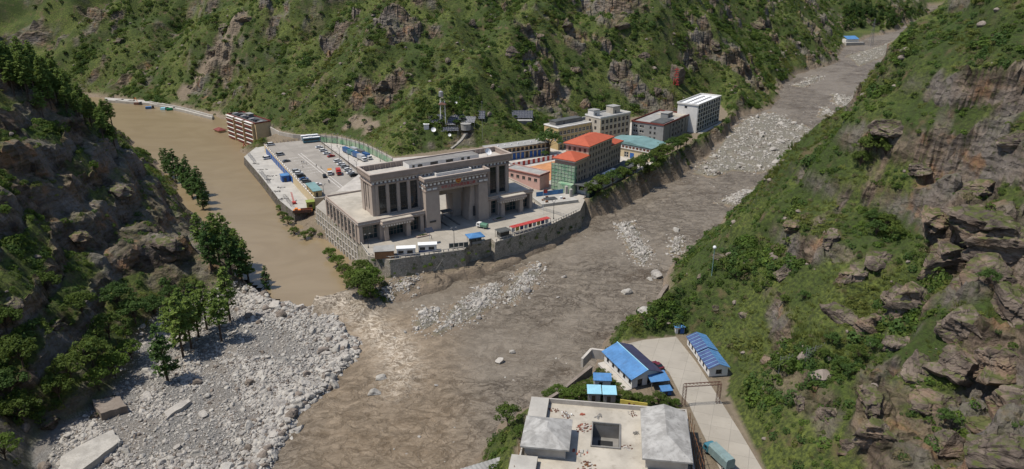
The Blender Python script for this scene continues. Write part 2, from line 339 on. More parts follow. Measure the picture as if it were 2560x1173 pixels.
def hill(x, y):
    """height and masks of the valley at plan points x, y"""
    wx = x + 5.0 * fbm(x, y, 46, 3, 3) + 1.6 * fbm(x, y, 9, 2, 33); wy = y + 5.0 * fbm(x, y, 46, 3, 9) + 1.6 * fbm(x, y, 9, 2, 39)
    left = 1 / (1 + np.exp((x + 78 + .12 * (y - 250)) / 8)) / (1 + np.exp((y - 380) / 25))
    right = 1 / (1 + np.exp(-(x - 50 - .45 * np.maximum(y - 200, 0)) / 10)) / (1 + np.exp((y - 700) / 40))
    s = .86 + .28 * fbm(x, y, 90, 3, 21) + .22 * left + .20 * right
    kw = sstep(y, 0, 900)
    dl = np.maximum(poly_sd(wx, wy, LAKE), 0); dr = np.maximum(poly_sd(wx, wy, RIVER), 0); db = np.maximum(poly_sd(wx, wy, BAR), 0)
    dp = np.maximum(poly_sd(x, y, PLAT), 0); df = np.maximum(poly_sd(x, y, FLAT), 0); dq = np.maximum(poly_sd(x, y, FARPAD), 0); dk_ = np.maximum(poly_sd(x, y, QUAY), 0)
    dw = np.minimum(np.minimum(dl, dr), np.minimum(db, np.minimum(dp, np.minimum(df, np.minimum(dq, dk_)))))
    def cone(d, sl): return np.where(d > 0, sl * d, 0)
    z = np.minimum.reduce([ZL - 1.6 + cone(dl, s), zr(y) - 1.4 + cone(dr, s * 1.05 + 1.6 * np.exp(-(dp / 14) ** 2)), zr(y) + 1.1 + 1.0 * sstep(y, 200, 245) + cone(db, s), ZP - .25 + cone(dp, s), ZB - .25 + cone(df, s), zr(y) + 3 + cone(dq, s), ZQ - .3 + cone(dk_, s)])
    pw = path_d(x, y, WALLP); z = np.minimum(z, 7.9 - .36 * dp + .6 * fbm(x, y, 9, 3, 15) + np.maximum(0, pw - 17) * 2.5); z = np.where(poly_sd(x, y, DECK) < 3, np.minimum(z, ZD - .6), z)
    w1 = sstep(dw, 1, 26); w2 = sstep(dw, .5, 9)
    bias = -.24 + .52 * left + .10 * right * sstep(200 - y, 0, 50) - .10 * right * sstep(y, 180, 240) + .24 * sstep(x, 5, 60) * sstep(y, 330, 420) * (1 - right) - .45 * right * sstep(y, 195, 245) + .12 * sstep(-x, 170, 330)
    rk = fbm(x, y, 55, 4, 61) * .9 + fbm(x, y, 14, 3, 71) * .45 + bias
    du, dv = x * .84 - y * .54, x * .54 + y * .84
    rk = rk + right * (.45 * fbm(du, dv / 4.0, 10, 3, 67) - .09 + .55 * sstep(x + .25 * (200 - y), 78, 115) * sstep(205 - y, 0, 45))
    rock = sstep(rk, .10, .34)
    z = z + w1 * (9 * fbm(x, y, 75, 3, 41) - 7 * np.abs(fbm(x + .35 * y, y - .2 * x, 48, 3, 51)) + 2.0)
    # cliff bands where the rock is bare
    H0 = 13 + 4 * right; t = (z + 5 * fbm(x, y, 60, 3, 81)) / H0; fr = t - np.floor(t); st = sstep(fr, .30, .68) - fr
    riser = sstep(fr, .30, .38) * (1 - sstep(fr, .60, .70)); rock = np.maximum(rock, right * riser * sstep(fbm(x, y, 30, 3, 83) + .14 * sstep(205 - y, 0, 45), .24, .44) * .9); rock = np.maximum(rock, left * riser * .9)
    z = z + w1 * np.maximum(rock, .3 * right) * st * H0 * .85 * (1 - .6 * right * sstep(y, 215, 260))
    v1, e1 = cells(x + 4.5 * fbm(x, y, 11, 3, 5), y + 4.5 * fbm(x, y, 11, 3, 6), 9.0, 91); v2, e2 = cells(x, y * 1.3, 3.6, 95)
    z = z + w2 * (rock * (1 - .55 * left) * ((v1 - .5) * 5.0 + (v2 - .5) * 1.8 - .25 * (1 - sstep(e1, 0, .12))) + fbm(x, y, 7, 3, 99) * (.9 + .6 * rock))
    hz = np.maximum(z - 190, 0); z = z - hz + 60 * np.tanh(hz / 120)
    # banks and flats
    grav = np.clip(sstep(-poly_sd(wx, wy, BAR), -3.0, 1.0), 0, 1) * sstep(8 - z, 0, 3)
    zf = np.where(db <= 0, .55 * fbm(x, y, 16, 4, 7) + .5 * np.abs(fbm(x * .9 + y * .5, y * .4, 11, 2, 8)), 0) * sstep(-poly_sd(x, y, BAR), 0, 6); z = z + zf
    for I in ISL:
        I_ = np.array(I); bb = np.nonzero((x > I_[:, 0].min() - 12) & (x < I_[:, 0].max() + 12) & (y > I_[:, 1].min() - 12) & (y < I_[:, 1].max() + 12))[0]
        di = np.full(x.shape, 99.); di[bb] = poly_sd(wx[bb] * .4 + x[bb] * .6, wy[bb] * .4 + y[bb] * .6, I); zi = zr(y) + .3 - .16 * np.maximum(di, -2.5) + .55 * fbm(x, y, 7, 3, 14)
        up = (di < 5) & (zi > z); z = np.where(up, zi, z); grav = np.maximum(grav, up * .75 * sstep(2.5 - di, 0, 3.0))
    low = np.minimum(dr, dl)
    dirt = sstep(7.5 - low, 0, 5) * sstep(z, -5, 0) * (1 - grav) * sstep(zr(y) + 9 - z, 0, 4); dirt = np.maximum(dirt, sstep(18 - pw, 0, 4) * .9)
    dirt = np.maximum(dirt, ((dp <= 0) | (df <= 0)) * .9); dirt = np.maximum(dirt, ((z < zr(y) + .1) & (low < 4)) * (1 - grav))
    return z, rock * sstep(dw, 0, 3), grav, dirt, dw
def axis(parts):
    out = [parts[0][0]]
    for a, b, s0, s1 in parts:
        x = a
        while x < b - 1e-6: x += s0 + (s1 - s0) * (x - a) / (b - a); out.append(min(x, b))
    return np.unique(np.array(out))
gx = axis([(-900, -380, 12, 3.2), (-380, -190, 3.2, 1.0), (-190, 190, .95, .95), (190, 420, .95, 2.6), (420, 1250, 2.6, 12)])
gy = axis([(-160, 70, 9, 1.2), (70, 330, .95, .95), (330, 560, .95, 1.8), (560, 1000, 1.8, 4), (1000, 1900, 4, 16)])
GX, GY = np.meshgrid(gx, gy); GZ, GR, GG, GD, GW = hill(GX.ravel(), GY.ravel())
shp = GX.shape; GZ2 = GZ.reshape(shp)
def bil(A, x, y):
    x = np.asarray(x, float); y = np.asarray(y, float)
    i = np.clip(np.searchsorted(gx, x) - 1, 0, len(gx) - 2); j = np.clip(np.searchsorted(gy, y) - 1, 0, len(gy) - 2)
    tx = (x - gx[i]) / (gx[i + 1] - gx[i]); ty = (y - gy[j]) / (gy[j + 1] - gy[j])
    return (A[j, i] * (1 - tx) + A[j, i + 1] * tx) * (1 - ty) + (A[j + 1, i] * (1 - tx) + A[j + 1, i + 1] * tx) * ty
def ground(x, y): return bil(GZ2, x, y)
def hit(u, v, t0=60., t1=1900.):                       # where the line of sight through a place in the photograph meets the ground
    d = ray(u, v); t = np.arange(t0, t1, .5); x = d[0] * t; y = d[1] * t; z = CAM_H + d[2] * t
    ok = (x > gx[0]) & (x < gx[-1]) & (y < gy[-1]) & (y > gy[0]); g = np.where(ok, ground(np.clip(x, gx[0], gx[-1]), np.clip(y, gy[0], gy[-1])), -99)
    k = np.argmax(z < g)
    if not (z < g).any(): return None
    return np.array([x[k], y[k], g[k]])

for _pts, _w in (((600, 40), (560, 110), (500, 190), (465, 232)), 7.5), (((880, 300), (930, 318)), 5.5):
    _q = [hit(*p) for p in _pts]; _q = [tuple(p[:2]) for p in _q if p is not None]
    if len(_q) > 1: GD = np.maximum(GD, .95 * sstep(np.exp(-(path_d(GX.ravel() + 5 * fbm(GX.ravel(), GY.ravel(), 12, 3, 210), GY.ravel(), _q) / _w) ** 2), .25, .6))
dzx = np.gradient(GZ2, axis=1) / np.gradient(GX, axis=1); dzy = np.gradient(GZ2, axis=0) / np.gradient(GY, axis=0)
SL = np.hypot(dzx, dzy)
RGT = 1 / (1 + np.exp(-(GX - 50 - .45 * np.maximum(GY - 200, 0)) / 10)) * sstep(GY, 150, 230)
rock_f = np.clip(GR.reshape(shp) * .75 + sstep(SL, 1.55 + .5 * RGT, 2.5 + .6 * RGT) * .8 * sstep(GW.reshape(shp), 1, 4), 0, 1)
# push the faces sideways a little so that the crags overhang and break up
nrm = 1 / np.sqrt(1 + SL ** 2); push = rock_f * sstep(GW.reshape(shp), 3, 12) * (1.6 * fbm(GX + GZ2 * .8, GY + GZ2 * .6, 7, 3, 201))
VX = GX - dzx * nrm * push; VY = GY - dzy * nrm * push
nx_, ny_ = len(gx), len(gy); idx = np.arange(nx_ * ny_).reshape(ny_, nx_)
quads = np.stack([idx[:-1, :-1], idx[:-1, 1:], idx[1:, 1:], idx[1:, :-1]], -1).reshape(-1, 4)
me = np_mesh('terrain', np.stack([VX.ravel(), VY.ravel(), GZ], 1), quads, 'terrain', True, {'rock': rock_f.ravel(), 'gravel': GG, 'dirt': GD})
sm = np.ones(len(quads), bool); rq = rock_f.ravel()[quads].mean(1); sm[rq > .35] = False; me.polygons.foreach_set('use_smooth', sm)
tag(link('terrain', me), 'steep rocky green valley sides with scrub, crags and gravel bars', kind='structure')
# ------------------------------------------------------------------ water
def sheet(name, x0, x1, y0, y1, step, zfun, keep, matn, attrs):
    X, Y = np.meshgrid(np.arange(x0, x1, step), np.arange(y0, y1, step)); k = keep(X, Y); Z = np.zeros(X.shape); Z[k] = zfun(X[k], Y[k])
    i = np.arange(X.size).reshape(X.shape); q = np.stack([i[:-1, :-1], i[:-1, 1:], i[1:, 1:], i[1:, :-1]], -1)
    kq = k[:-1, :-1] & k[:-1, 1:] & k[1:, 1:] & k[1:, :-1]; q = q[kq]
    used, inv = np.unique(q, return_inverse=True); V = np.stack([X.ravel(), Y.ravel(), Z.ravel()], 1)[used]
    return np_mesh(name, V, inv.reshape(-1, 4), matn, True, {n: f(V[:, 0], V[:, 1]) for n, f in attrs.items()})
RAP = [PR(*p) for p in [(795, 766), (860, 780), (915, 800), (962, 840), (995, 885), (1005, 930), (990, 975)]]
LK2 = LAKE
def rz_(X, Y):
    a = X * .74 + Y * .67; b = -X * .67 + Y * .74; wx_ = 3 * fbm(X, Y, 14, 2, 301)
    q = fbm(a + wx_, b * 1.9 + wx_, 9, 4, 311, .6); rp = np.exp(-(path_d(X, Y, RAP) / 9) ** 2)
    amp = .17 + .55 * rp + .14 * sstep(fbm(X, Y, 40, 2, 321), -.1, .5)
    ramp_ = np.maximum(0, 4.3 - .26 * np.maximum(poly_sd(X, Y, LK2), 0)) * np.exp(-(path_d(X, Y, RAP) / 16) ** 4)
    return zr(Y) + ramp_ + amp * (.9 * q + .5 * (.4 - np.abs(fbm(a * 1.4 + wx_, b * 2.6, 5, 3, 331)))) + .35 * rp
def river_keep(X, Y):
    k = ground(X, Y) < zr(Y) + 6; r = np.zeros(X.shape, bool); x, y = X[k], Y[k]
    r[k] = (poly_sd(x, y, RIVER) < 14) & ((poly_sd(x, y, LK2) > -4) | (y < 225)); return r
me = sheet('mud_river', -150, 900, 60, 1560, 1.0, rz_, river_keep, 'mud_water',
    {'foam': lambda x, y: np.exp(-(path_d(x, y, RAP) / 6.8) ** 2) * (1.2 - .75 * sstep(215 - y, 0, 45)), 'tan': lambda x, y: sstep(36 - np.abs(x + 38 + .18 * (y - 180)), 0, 24) * sstep(248 - y, 0, 20)})
tag(link('mud_river', me), 'churning grey brown flood river of liquid mud', kind='structure')
me = sheet('lake', -560, -30, 215, 720, 2.5, lambda X, Y: ZL + .04 * fbm(X, Y, 12, 2, 341), lambda X, Y: (poly_sd(X, Y, LK2) < np.where(Y < 262, 2.5, 16)), 'lake_brown', {})
tag(link('lake', me), 'smooth tan brown dammed water of the side valley', kind='structure')
# ------------------------------------------------------------------ plants and stones: shapes
import bmesh
def unit(v):
    return v / (np.linalg.norm(v, axis=-1, keepdims=True) + 1e-9)
def leaf_cloud(rng, pts, nrm, size, mats_share=None):
    """small leaf sprays: two-triangle blades at pts, roughly facing nrm"""
    n = len(pts); N = unit(nrm + rng.normal(0, .55, (n, 3))); A = unit(np.cross(N, rng.normal(0, 1, (n, 3)))); B = np.cross(N, A)
    s = size * rng.uniform(.6, 1.35, (n, 1)); r = rng.uniform(.45, .8, (n, 1))
    V = np.stack([pts - A * s * .5, pts - B * s * r * .5 + N * s * .08, pts + A * s * .5, pts + B * s * r * .5 + N * s * .08], 1).reshape(-1, 3)
    Fq = np.arange(4 * n).reshape(n, 4); return V, Fq
def dome_pts(rng, n, rx, rz, lumps=5):
    d = unit(rng.normal(0, 1, (n, 3))); d[:, 2] = np.abs(d[:, 2]) * rng.choice([1, 1, 1, -.35], n)
    c = unit(rng.normal(0, 1, (lumps, 3))); k = (d @ c.T).max(1); r = (.62 + .42 * np.clip(k, 0, 1) ** 3) * rng.uniform(.55, 1.0, n) ** .45
    p = d * r[:, None] * np.array([rx, rx, rz]); p[:, 2] += rz * .12; return p, d
def bush_mesh(name, seed, n, matn, rz=.75, size=.34):
    rng = np.random.default_rng(seed); p, d = dome_pts(rng, n, 1.0, rz, 6); d = d + np.array([0, 0, .35])
    V, Fq = leaf_cloud(rng, p, d, size); return np_mesh(name, V, Fq, matn, False)
def grass_mesh(name, seed, matn, n=34):
    rng = np.random.default_rng(seed); m = MB()
    for i in range(n):
        a = rng.uniform(0, 6.28); r = rng.uniform(0, .8) ** .6; x, y = r * math.cos(a), r * math.sin(a); h = rng.uniform(.35, .9); b = rng.uniform(0, 6.28); l = rng.uniform(.1, .4); w_ = .07
        t = (x + l * math.cos(a), y + l * math.sin(a), h)
        m.face([(x - w_ * math.cos(b), y - w_ * math.sin(b), -.1), (x + w_ * math.cos(b), y + w_ * math.sin(b), -.1), t])
    return m.mesh(name, matn)
def ico(seed, sub, facets, rough=.16, flat=.8):
    rng = np.random.default_rng(seed); bm = bmesh.new(); bmesh.ops.create_icosphere(bm, subdivisions=sub, radius=1.0)
    cuts = [(unit(rng.normal(0, 1, 3)), rng.uniform(.5, .82)) for _ in range(facets)]
    for v in bm.verts:
        p = np.array(v.co)
        for c, o in cuts:
            q = p @ c
            if q > o: p = p - c * (q - o)
        k = mnoise.noise(Vector(p * 1.7) + Vector((seed, 0, 0))) * rough + mnoise.noise(Vector(p * 4.5) + Vector((0, seed, 0))) * rough * .5
        v.co = Vector(p * (1 + k) * np.array([1, .85, flat]))
    return bm
def rock_mesh(name, seed, matn, sub=2, facets=7, rough=.16, flat=.72):
    bm = ico(seed, sub, facets, rough, flat); me = bpy.data.meshes.new(name); bm.to_mesh(me); bm.free(); me.materials.append(MT[matn])
    me.polygons.foreach_set('use_smooth', [False] * len(me.polygons)); return me
def crag_mesh(name, seed, matn='crag'):
    rng = np.random.default_rng(seed); bm = ico(seed, 5, 18, .06, .9)
    for v in bm.verts:
        p = v.co.copy(); lay = math.floor((p.z + .35 * p.x + .25 * p.y) * 3.5); k = (mnoise.cell(Vector((lay * 3.7, seed, 0))) - .5) * .16
        c = mnoise.cell(Vector((p.x * 2.2 + seed, p.y * 2.2, p.z * 1.1))) * .10 + mnoise.fractal(p * 3, 1.0, 2.1, 5) * .07
        v.co = p * (1 + c) + Vector((p.x, p.y, 0)) * k
    me = bpy.data.meshes.new(name); bm.to_mesh(me); bm.free(); me.materials.append(MT[matn]); return me
def pine_meshes(seed, h, mn, spread=.22, bare=.28, lv=17):
    rng = np.random.default_rng(seed); t = MB(); lean = rng.normal(0, .02 * h, 2)
    pts = [Vector((lean[0] * k * k, lean[1] * k * k, h * k - .5)) for k in (0, .3, .6, .85, 1)]; rr = [.022 * h, .017 * h, .011 * h, .006 * h, .002 * h]
    for i in range(4): t.tube(pts[i], pts[i + 1], rr[i], 6, rr[i + 1])
    P_, N_ = [], []
    for L in range(lv):
        k = bare + (1 - bare) * (L + rng.uniform(-.3, .3)) / lv; k = min(max(k, bare), .985); nb = rng.integers(4, 7); prof = (math.sin(min(1, (1 - k) / (1 - bare) * 1.35) * math.pi / 2)) ** .8
        for b in range(nb):
            a = rng.uniform(0, 6.28); ln = spread * h * prof * rng.uniform(.45, 1.15) + .02 * h; up = rng.uniform(-.12, .3)
            o = np.array([lean[0] * k * k, lean[1] * k * k, h * k - .5]); d = np.array([math.cos(a), math.sin(a), up])
            if rng.random() < .6: t.tube(o, o + d * ln * .7, .006 * h, 3, .002 * h, cap=False)
            m = max(5, int(ln * 9))
            for q in range(m):
                f = rng.uniform(.25, 1) ** .7; j = rng.normal(0, .10 * ln + .08, 3); j[2] *= .6
                P_.append(o + d * ln * f + j - np.array([0, 0, .12 * ln * f * f])); N_.append(np.array([d[0] * .4, d[1] * .4, 1.0]))
    V, Fq = leaf_cloud(rng, np.array(P_), np.array(N_), .042 * h)
    return t.mesh('trunk', 'bark'), np_mesh('crown', V, Fq, mn, False)
def broad_meshes(seed, h, mn, rad, lumps=18, leaves=95, size=.066):
    rng = np.random.default_rng(seed); t = MB(); P_, N_ = [], []; th = .3 * h
    t.tube((0, 0, -.6), (0, 0, th), .03 * h, 7, .022 * h)
    for i in range(lumps):
        a = i * 2.4 + rng.uniform(-.4, .4); r = rad * math.sqrt((i + .5) / lumps) * rng.uniform(.7, 1.05); zc = h * (.42 + .48 * (1 - (r / rad) ** 2 * .75) * rng.uniform(.7, 1.0))
        c = np.array([r * math.cos(a), r * math.sin(a), zc]); mid = Vector((c[0] * .35, c[1] * .35, th + (zc - th) * .55))
        t.tube((0, 0, th * .95), mid, .012 * h, 4, .008 * h, cap=False); t.tube(mid, c, .008 * h, 4, .003 * h, cap=False)
        p, d = dome_pts(rng, leaves, rad * .34, h * .16, 4); P_.append(p + c); N_.append(d + [0, 0, .4])
    V, Fq = leaf_cloud(rng, np.concatenate(P_), np.concatenate(N_), size * h); return t.mesh('trunk', 'bark'), np_mesh('crown', V, Fq, mn, False)
def plant(name, meshes, label, cat, p, s=1.0, rz=None, group=None, parts=('trunk', 'crown'), sink=0.0):
    o = thing(name, label, cat, (p[0], p[1], p[2] - sink), random.uniform(0, 6.28) if rz is None else rz, group); o.scale = (s, s, s)
    for nm, me_ in zip(parts, meshes): link(nm, me_, o)
    return o
# ------------------------------------------------------------------ built materials
mat('concrete', (.40, .37, .325), .9, .16, .25, .15, .2, dirt=.25)
mat('concrete_pale', (.37, .35, .31), .9, .14, .2, .12, .15, dirt=.18)
mat('concrete_dark', (.19, .18, .165), .9, .2, .3, .15, .2, dirt=.3)
def m_paving(name, rgb, ang, size):
    n = NT(name); v = n.mapping((1, 1, 1), (0, 0, R(ang))); br = n.n('ShaderNodeTexBrick'); n.set(br.inputs['Vector'], v); br.offset = 0; br.inputs['Scale'].default_value = 1.0; br.inputs['Brick Width'].default_value = size; br.inputs['Row Height'].default_value = size
    br.inputs['Mortar Size'].default_value = .05; br.inputs['Color1'].default_value = (*sc(rgb, .93), 1); br.inputs['Color2'].default_value = (*sc(rgb, 1.06), 1); br.inputs['Mortar'].default_value = (*sc(rgb, .62), 1)
    c = n.mix(n.ramp(n.noise(.12, 5, .65), .35, .68, 0, .45), br.outputs[0], sc(rgb, .72)); c = n.mix(n.ramp(n.noise(.5, 6, .7), .58, .74, 0, .5), c, (.20, .17, .13)); c = n.mix(n.ramp(n.noise(.07, 4), .55, .7, 0, .4), c, sc(rgb, 1.2)); n.fin(c, .92, n.bump(n.noise(2, 5), .04, .5), spec=.2)
m_paving('deck_concrete', (.28, .255, .22), -29, 6)
m_paving('road_concrete', (.32, .29, .24), 20, 5)
m_paving('paving', (.335, .305, .255), -31.5, 4.5)
mat('asphalt_pale', (.34, .315, .275), .92, .15, .1, .15, .15)
mat('gate_stone', (.375, .312, .262), .8, .07, .4, .1, .08, dirt=.06)
mat('gate_trim', (.31, .248, .208), .8, .1, .4, .1, .1, dirt=.15)
mat('frieze_brown', (.19, .14, .115), .85, .1, .5, .1)
mat('trim_white', (.68, .65, .60), .8, .08, .6, .1, dirt=.2)
mat('roof_sand', (.37, .335, .275), .92, .2, .15, .15, .1, dirt=.35)
mat('white_wall', (.62, .60, .56), .85, .06, .4, .08, dirt=.15)
mat('cream_wall', (.52, .42, .265), .85, .08, .4, .08, dirt=.15)
mat('tan_wall', (.50, .375, .22), .85, .08, .4, .08, dirt=.18)
mat('yellow_wall', (.46, .345, .17), .85, .1, .4, .08, dirt=.2)
mat('beige_wall', (.43, .385, .31), .85, .08, .4, .08, dirt=.2)
mat('peach_wall', (.42, .325, .245), .85, .08, .4, .08, dirt=.2)
mat('pink_wall', (.52, .33, .275), .85, .07, .4, .08, dirt=.15)
mat('grey_wall', (.235, .235, .225), .85, .08, .4, .08, dirt=.15)
mat('dark_roof', (.075, .078, .075), .8, .2, .3, .15, dirt=.2)
mat('grey_roof', (.27, .265, .245), .9, .2, .25, .15, dirt=.3)
mat('red_tile', (.38, .085, .04), .7, .1, .5, .2, .25)
mat('red_paint', (.37, .05, .042), .6, .1, .5, .1)
mat('maroon', (.17, .045, .035), .75, .12, .5, .12)
mat('blue_paint', (.03, .11, .33), .55, .12, .5, .1, dirt=.1)
mat('blue_steel', (.07, .185, .37), .55, .2, .35, .15, dirt=.25)
mat('blue_light', (.26, .50, .60), .5, .08, .4, .08, dirt=.08)
mat('blue_dark', (.05, .075, .17), .55, .2, .4, .12, dirt=.1)
mat('teal_roof', (.15, .25, .24), .6, .16, .2, .12, dirt=.3)
mat('dark_metal', (.05, .05, .05), .5, .2, 1, .1)
mat('grey_metal', (.30, .30, .30), .45, .1, 1, .1, metal=.3)
mat('white_paint', (.72, .72, .70), .5, .05, .5, .06, dirt=.08)
mat('glass', (.016, .022, .026), .12, .3, .2, .05, spec=.6)
mat('glass_teal', (.03, .05, .052), .12, .3, .2, .05, spec=.6)
mat('solar', (.022, .025, .036), .35, .2, .3, .05, spec=.6)
mat('timber', (.18, .085, .04), .8, .2, .6, .2, .2)
mat('orange', (.62, .19, .03), .6, .1, .5, .1)
mat('green_paint', (.22, .27, .06), .6, .1, .5, .1)
mat('tank_green', (.02, .24, .10), .4, .1, .5, .1)
mat('sign_yellow', (.60, .48, .10), .6, .12, .5, .1, dirt=.1)
mat('rust', (.13, .065, .045), .8, .25, .8, .2)
mat('brick_red', (.27, .085, .055), .9, .2, .6, .2)
mat('rubber', (.02, .02, .02), .8, .1, 1, .1)
mat('gold', (.60, .36, .05), .45, .1, 1, .1)
mat('skin', (.42, .25, .17), .6, .05, 1, .05)
mat('orange_soil', (.42, .20, .09), .95, .25, .2, .2, .2)
def m_masonry(name, a, b, joint, s):
    n = NT(name); v = n.mapping((1, 1, 1)); cell = n.voro(s, 'F1', None, 'Color'); ed = n.ramp(n.voro(s, 'DISTANCE_TO_EDGE'), 0, .08)
    k = n.n('ShaderNodeSeparateColor'); n.set(k.inputs[0], cell); c = n.mix(k.outputs[0], a, b); c = n.mix(n.math('SUBTRACT', 1.0, ed), c, joint)
    c = n.mix(n.ramp(n.noise(.12, 5, .65), .48, .72, 0, .6), c, sc(a, .6)); c = n.mix(n.ramp(n.noise(.35, 6, .65), .54, .64, 0, .75), c, (.075, .09, .035))
    n.fin(c, .93, n.bump(ed, .15, .7, n.bump(n.noise(1.5, 6), .2, .6)), spec=.15)
m_masonry('masonry', (.27, .24, .19), (.40, .36, .295), (.19, .165, .13), 1.5)
m_masonry('masonry_dark', (.10, .09, .078), (.19, .17, .15), (.06, .055, .05), .8)
def m_net():
    n = NT('green_net'); c = n.mix(n.ramp(n.noise(.25, 5), .35, .65), (.17, .33, .20), (.38, .47, .33)); n.fin(c, .9)
    tr = n.n('ShaderNodeBsdfTransparent'); mx = n.n('ShaderNodeMixShader'); n.set(mx.inputs[0], n.ramp(n.noise(2.5, 4), .3, .6, .55, .95))
    n.t.links.new(tr.outputs[0], mx.inputs[1]); n.t.links.new(n.b.outputs[0], mx.inputs[2]); n.t.links.new(mx.outputs[0], n.t.nodes['Material Output'].inputs[0])
m_net()

# ------------------------------------------------------------------ plaza, deck, quay
def area2(p): return sum(p[i][0] * p[(i + 1) % len(p)][1] - p[(i + 1) % len(p)][0] * p[i][1] for i in range(len(p)))
def ccw(p): return p if area2(p) > 0 else p[::-1]
def offset(poly, d):
    n = len(poly); out = []
    for i in range(n):
        a, b, c = (np.array(poly[(i + k) % n]) for k in (-1, 0, 1)); e1 = unit1(b - a); e2 = unit1(c - b); n1 = np.array([e1[1], -e1[0]]); n2 = np.array([e2[1], -e2[0]]); m = unit1(n1 + n2); out.append(tuple(b + m * d / max(.4, m @ n1)))
    return out
def unit1(v): return v / (np.linalg.norm(v) + 1e-9)
C0 = P(900, 612, ZP); A0 = 31.5
ca, sa = math.cos(R(A0)), math.sin(R(A0))
def LW(x, y, z=0.): return np.array([C0[0] + ca * x - sa * y, C0[1] + sa * x + ca * y, ZP + z])     # frame of the gate building
plaza = ccw(pix([(789, 517), (895, 602), (920, 640), (975, 650), (1160, 624), (1172, 612), (1228, 596), (1238, 606), (1370, 565), (1450, 527), (1462, 500), (1430, 470), (1330, 430), (1240, 440), (1000, 470), (900, 470), (830, 480)], ZP))
m = MB(); m.prism(offset(plaza, 1.6), -1.8, ZP, 1, top=plaza, mtop=0); tag(m.build('plaza', ['paving', 'masonry']), 'pale concrete forecourt on a tall masonry retaining wall', kind='structure')
quay = ccw(pix([(797, 515), (737, 532), (700, 502), (655, 444), (610, 392), (640, 368), (672, 362), (720, 430), (792, 495)], ZQ))
m = MB(); m.prism(offset(quay, 1.2), -1.8, ZQ, 1, top=quay, mtop=0); tag(m.build('quay', ['concrete_pale', 'masonry_dark']), 'pale concrete quay strip below the parking deck', kind='structure')
pave = ccw(pix([(840, 480), (905, 430), (800, 352), (840, 345), (905, 358), (980, 396), (1130, 385), (1270, 372), (1375, 348), (1480, 318), (1590, 305), (1680, 300), (1640, 405), (1560, 445), (1450, 500), (1330, 440), (1000, 470)], ZP))
m = MB(); m.face([(x, y, ZP + .03) for x, y in pave]); tag(m.build('settlement_pavement', 'concrete'), 'worn grey pavement between the settlement buildings', kind='structure')
m = MB(); m.face([(x, y, ZP + .05) for x, y in ccw(pix([(1300, 440), (1312, 420), (1390, 402), (1388, 440), (1375, 452)], ZP))]); tag(m.build('bare_yard', 'orange_soil'), 'bare orange earth yard behind the pink building', kind='structure')
# parking deck: a thing with its garage doors
dk = ccw([tuple(P(*p, ZD)[:2]) for p in ((786, 496), (660, 361), (803, 346), (905, 432), (890, 470), (830, 492))])
deck = thing('parking_deck', 'broad concrete parking deck with cream side wall and blue garage doors above the quay', 'parking deck', (0, 0, 0))
m = MB(); m.prism(dk, ZQ - .3, ZD, 1, mtop=0); m.build('slab', ['deck_concrete', 'cream_wall'], deck)
e0 = P(786, 496, ZD); e1 = P(660, 361, ZD); ed = (e1 - e0); eL = np.hypot(ed[0], ed[1]); eang = math.atan2(ed[1], ed[0])
for i in range(11):
    s_ = eL * (.40 + .054 * i); p = e0 + ed * (s_ / eL); m = MB().box(-2.6, 2.6, -.12, .18, 0, 3.2).box(-2.8, 2.8, -.2, .2, 3.2, 3.5)
    m.build('garage_door', 'blue_paint', deck, (p[0], p[1], ZQ + .05), eang + math.pi)
for i in range(30):
    p = e0 + ed * ((i + .5) / 30); MB().box(-.16, .16, -.16, .16, 0, 1.1).build('post', 'gate_trim', deck, (p[0], p[1], ZD), eang)
mb = MB(); mb.box(0, eL, -.25, .1, 0, .35).build('kerb', 'trim_white', deck, (e0[0], e0[1], ZD), eang)
f0 = P(660, 361, ZD); f1 = P(803, 346, ZD); fd = f1 - f0; fL = np.hypot(fd[0], fd[1])
for i in range(16):
    p = f0 + fd * ((i + .5) / 16); MB().box(-.16, .16, -.16, .16, 0, 1.1).build('post', 'gate_trim', deck, (p[0], p[1], ZD), 0)
g0 = P(803, 352, ZD); g1 = P(898, 432, ZD); gd = g1 - g0
for i in range(34):
    p = g0 + gd * ((i + .5) / 34); MB().box(-.16, .16, -.16, .16, 0, 1.2).build('post', 'gate_trim', deck, (p[0], p[1], ZD), 0)
mk_w = math.atan2(gd[1], gd[0])
for i in range(7):                                             # faded parking bay lines
    p = P(735 + 9 * i, 395 + 6 * i, ZD) ; MB().box(-3.2, 3.2, -.09, .09, 0, .012).build('bay_line', 'trim_white', deck, (p[0], p[1], ZD + .004), mk_w + math.pi / 2 + .1)
for a_, b_ in (((690, 392), (770, 470)), ((745, 385), (850, 470)), ((752, 383), (858, 468))):
    p, q = P(*a_, ZD), P(*b_, ZD); L_ = np.hypot(*(q - p)[:2]); MB().box(0, L_, -.1, .1, 0, .012).build('bay_line', 'trim_white', deck, (p[0], p[1], ZD + .02), math.atan2(q[1] - p[1], q[0] - p[0]))
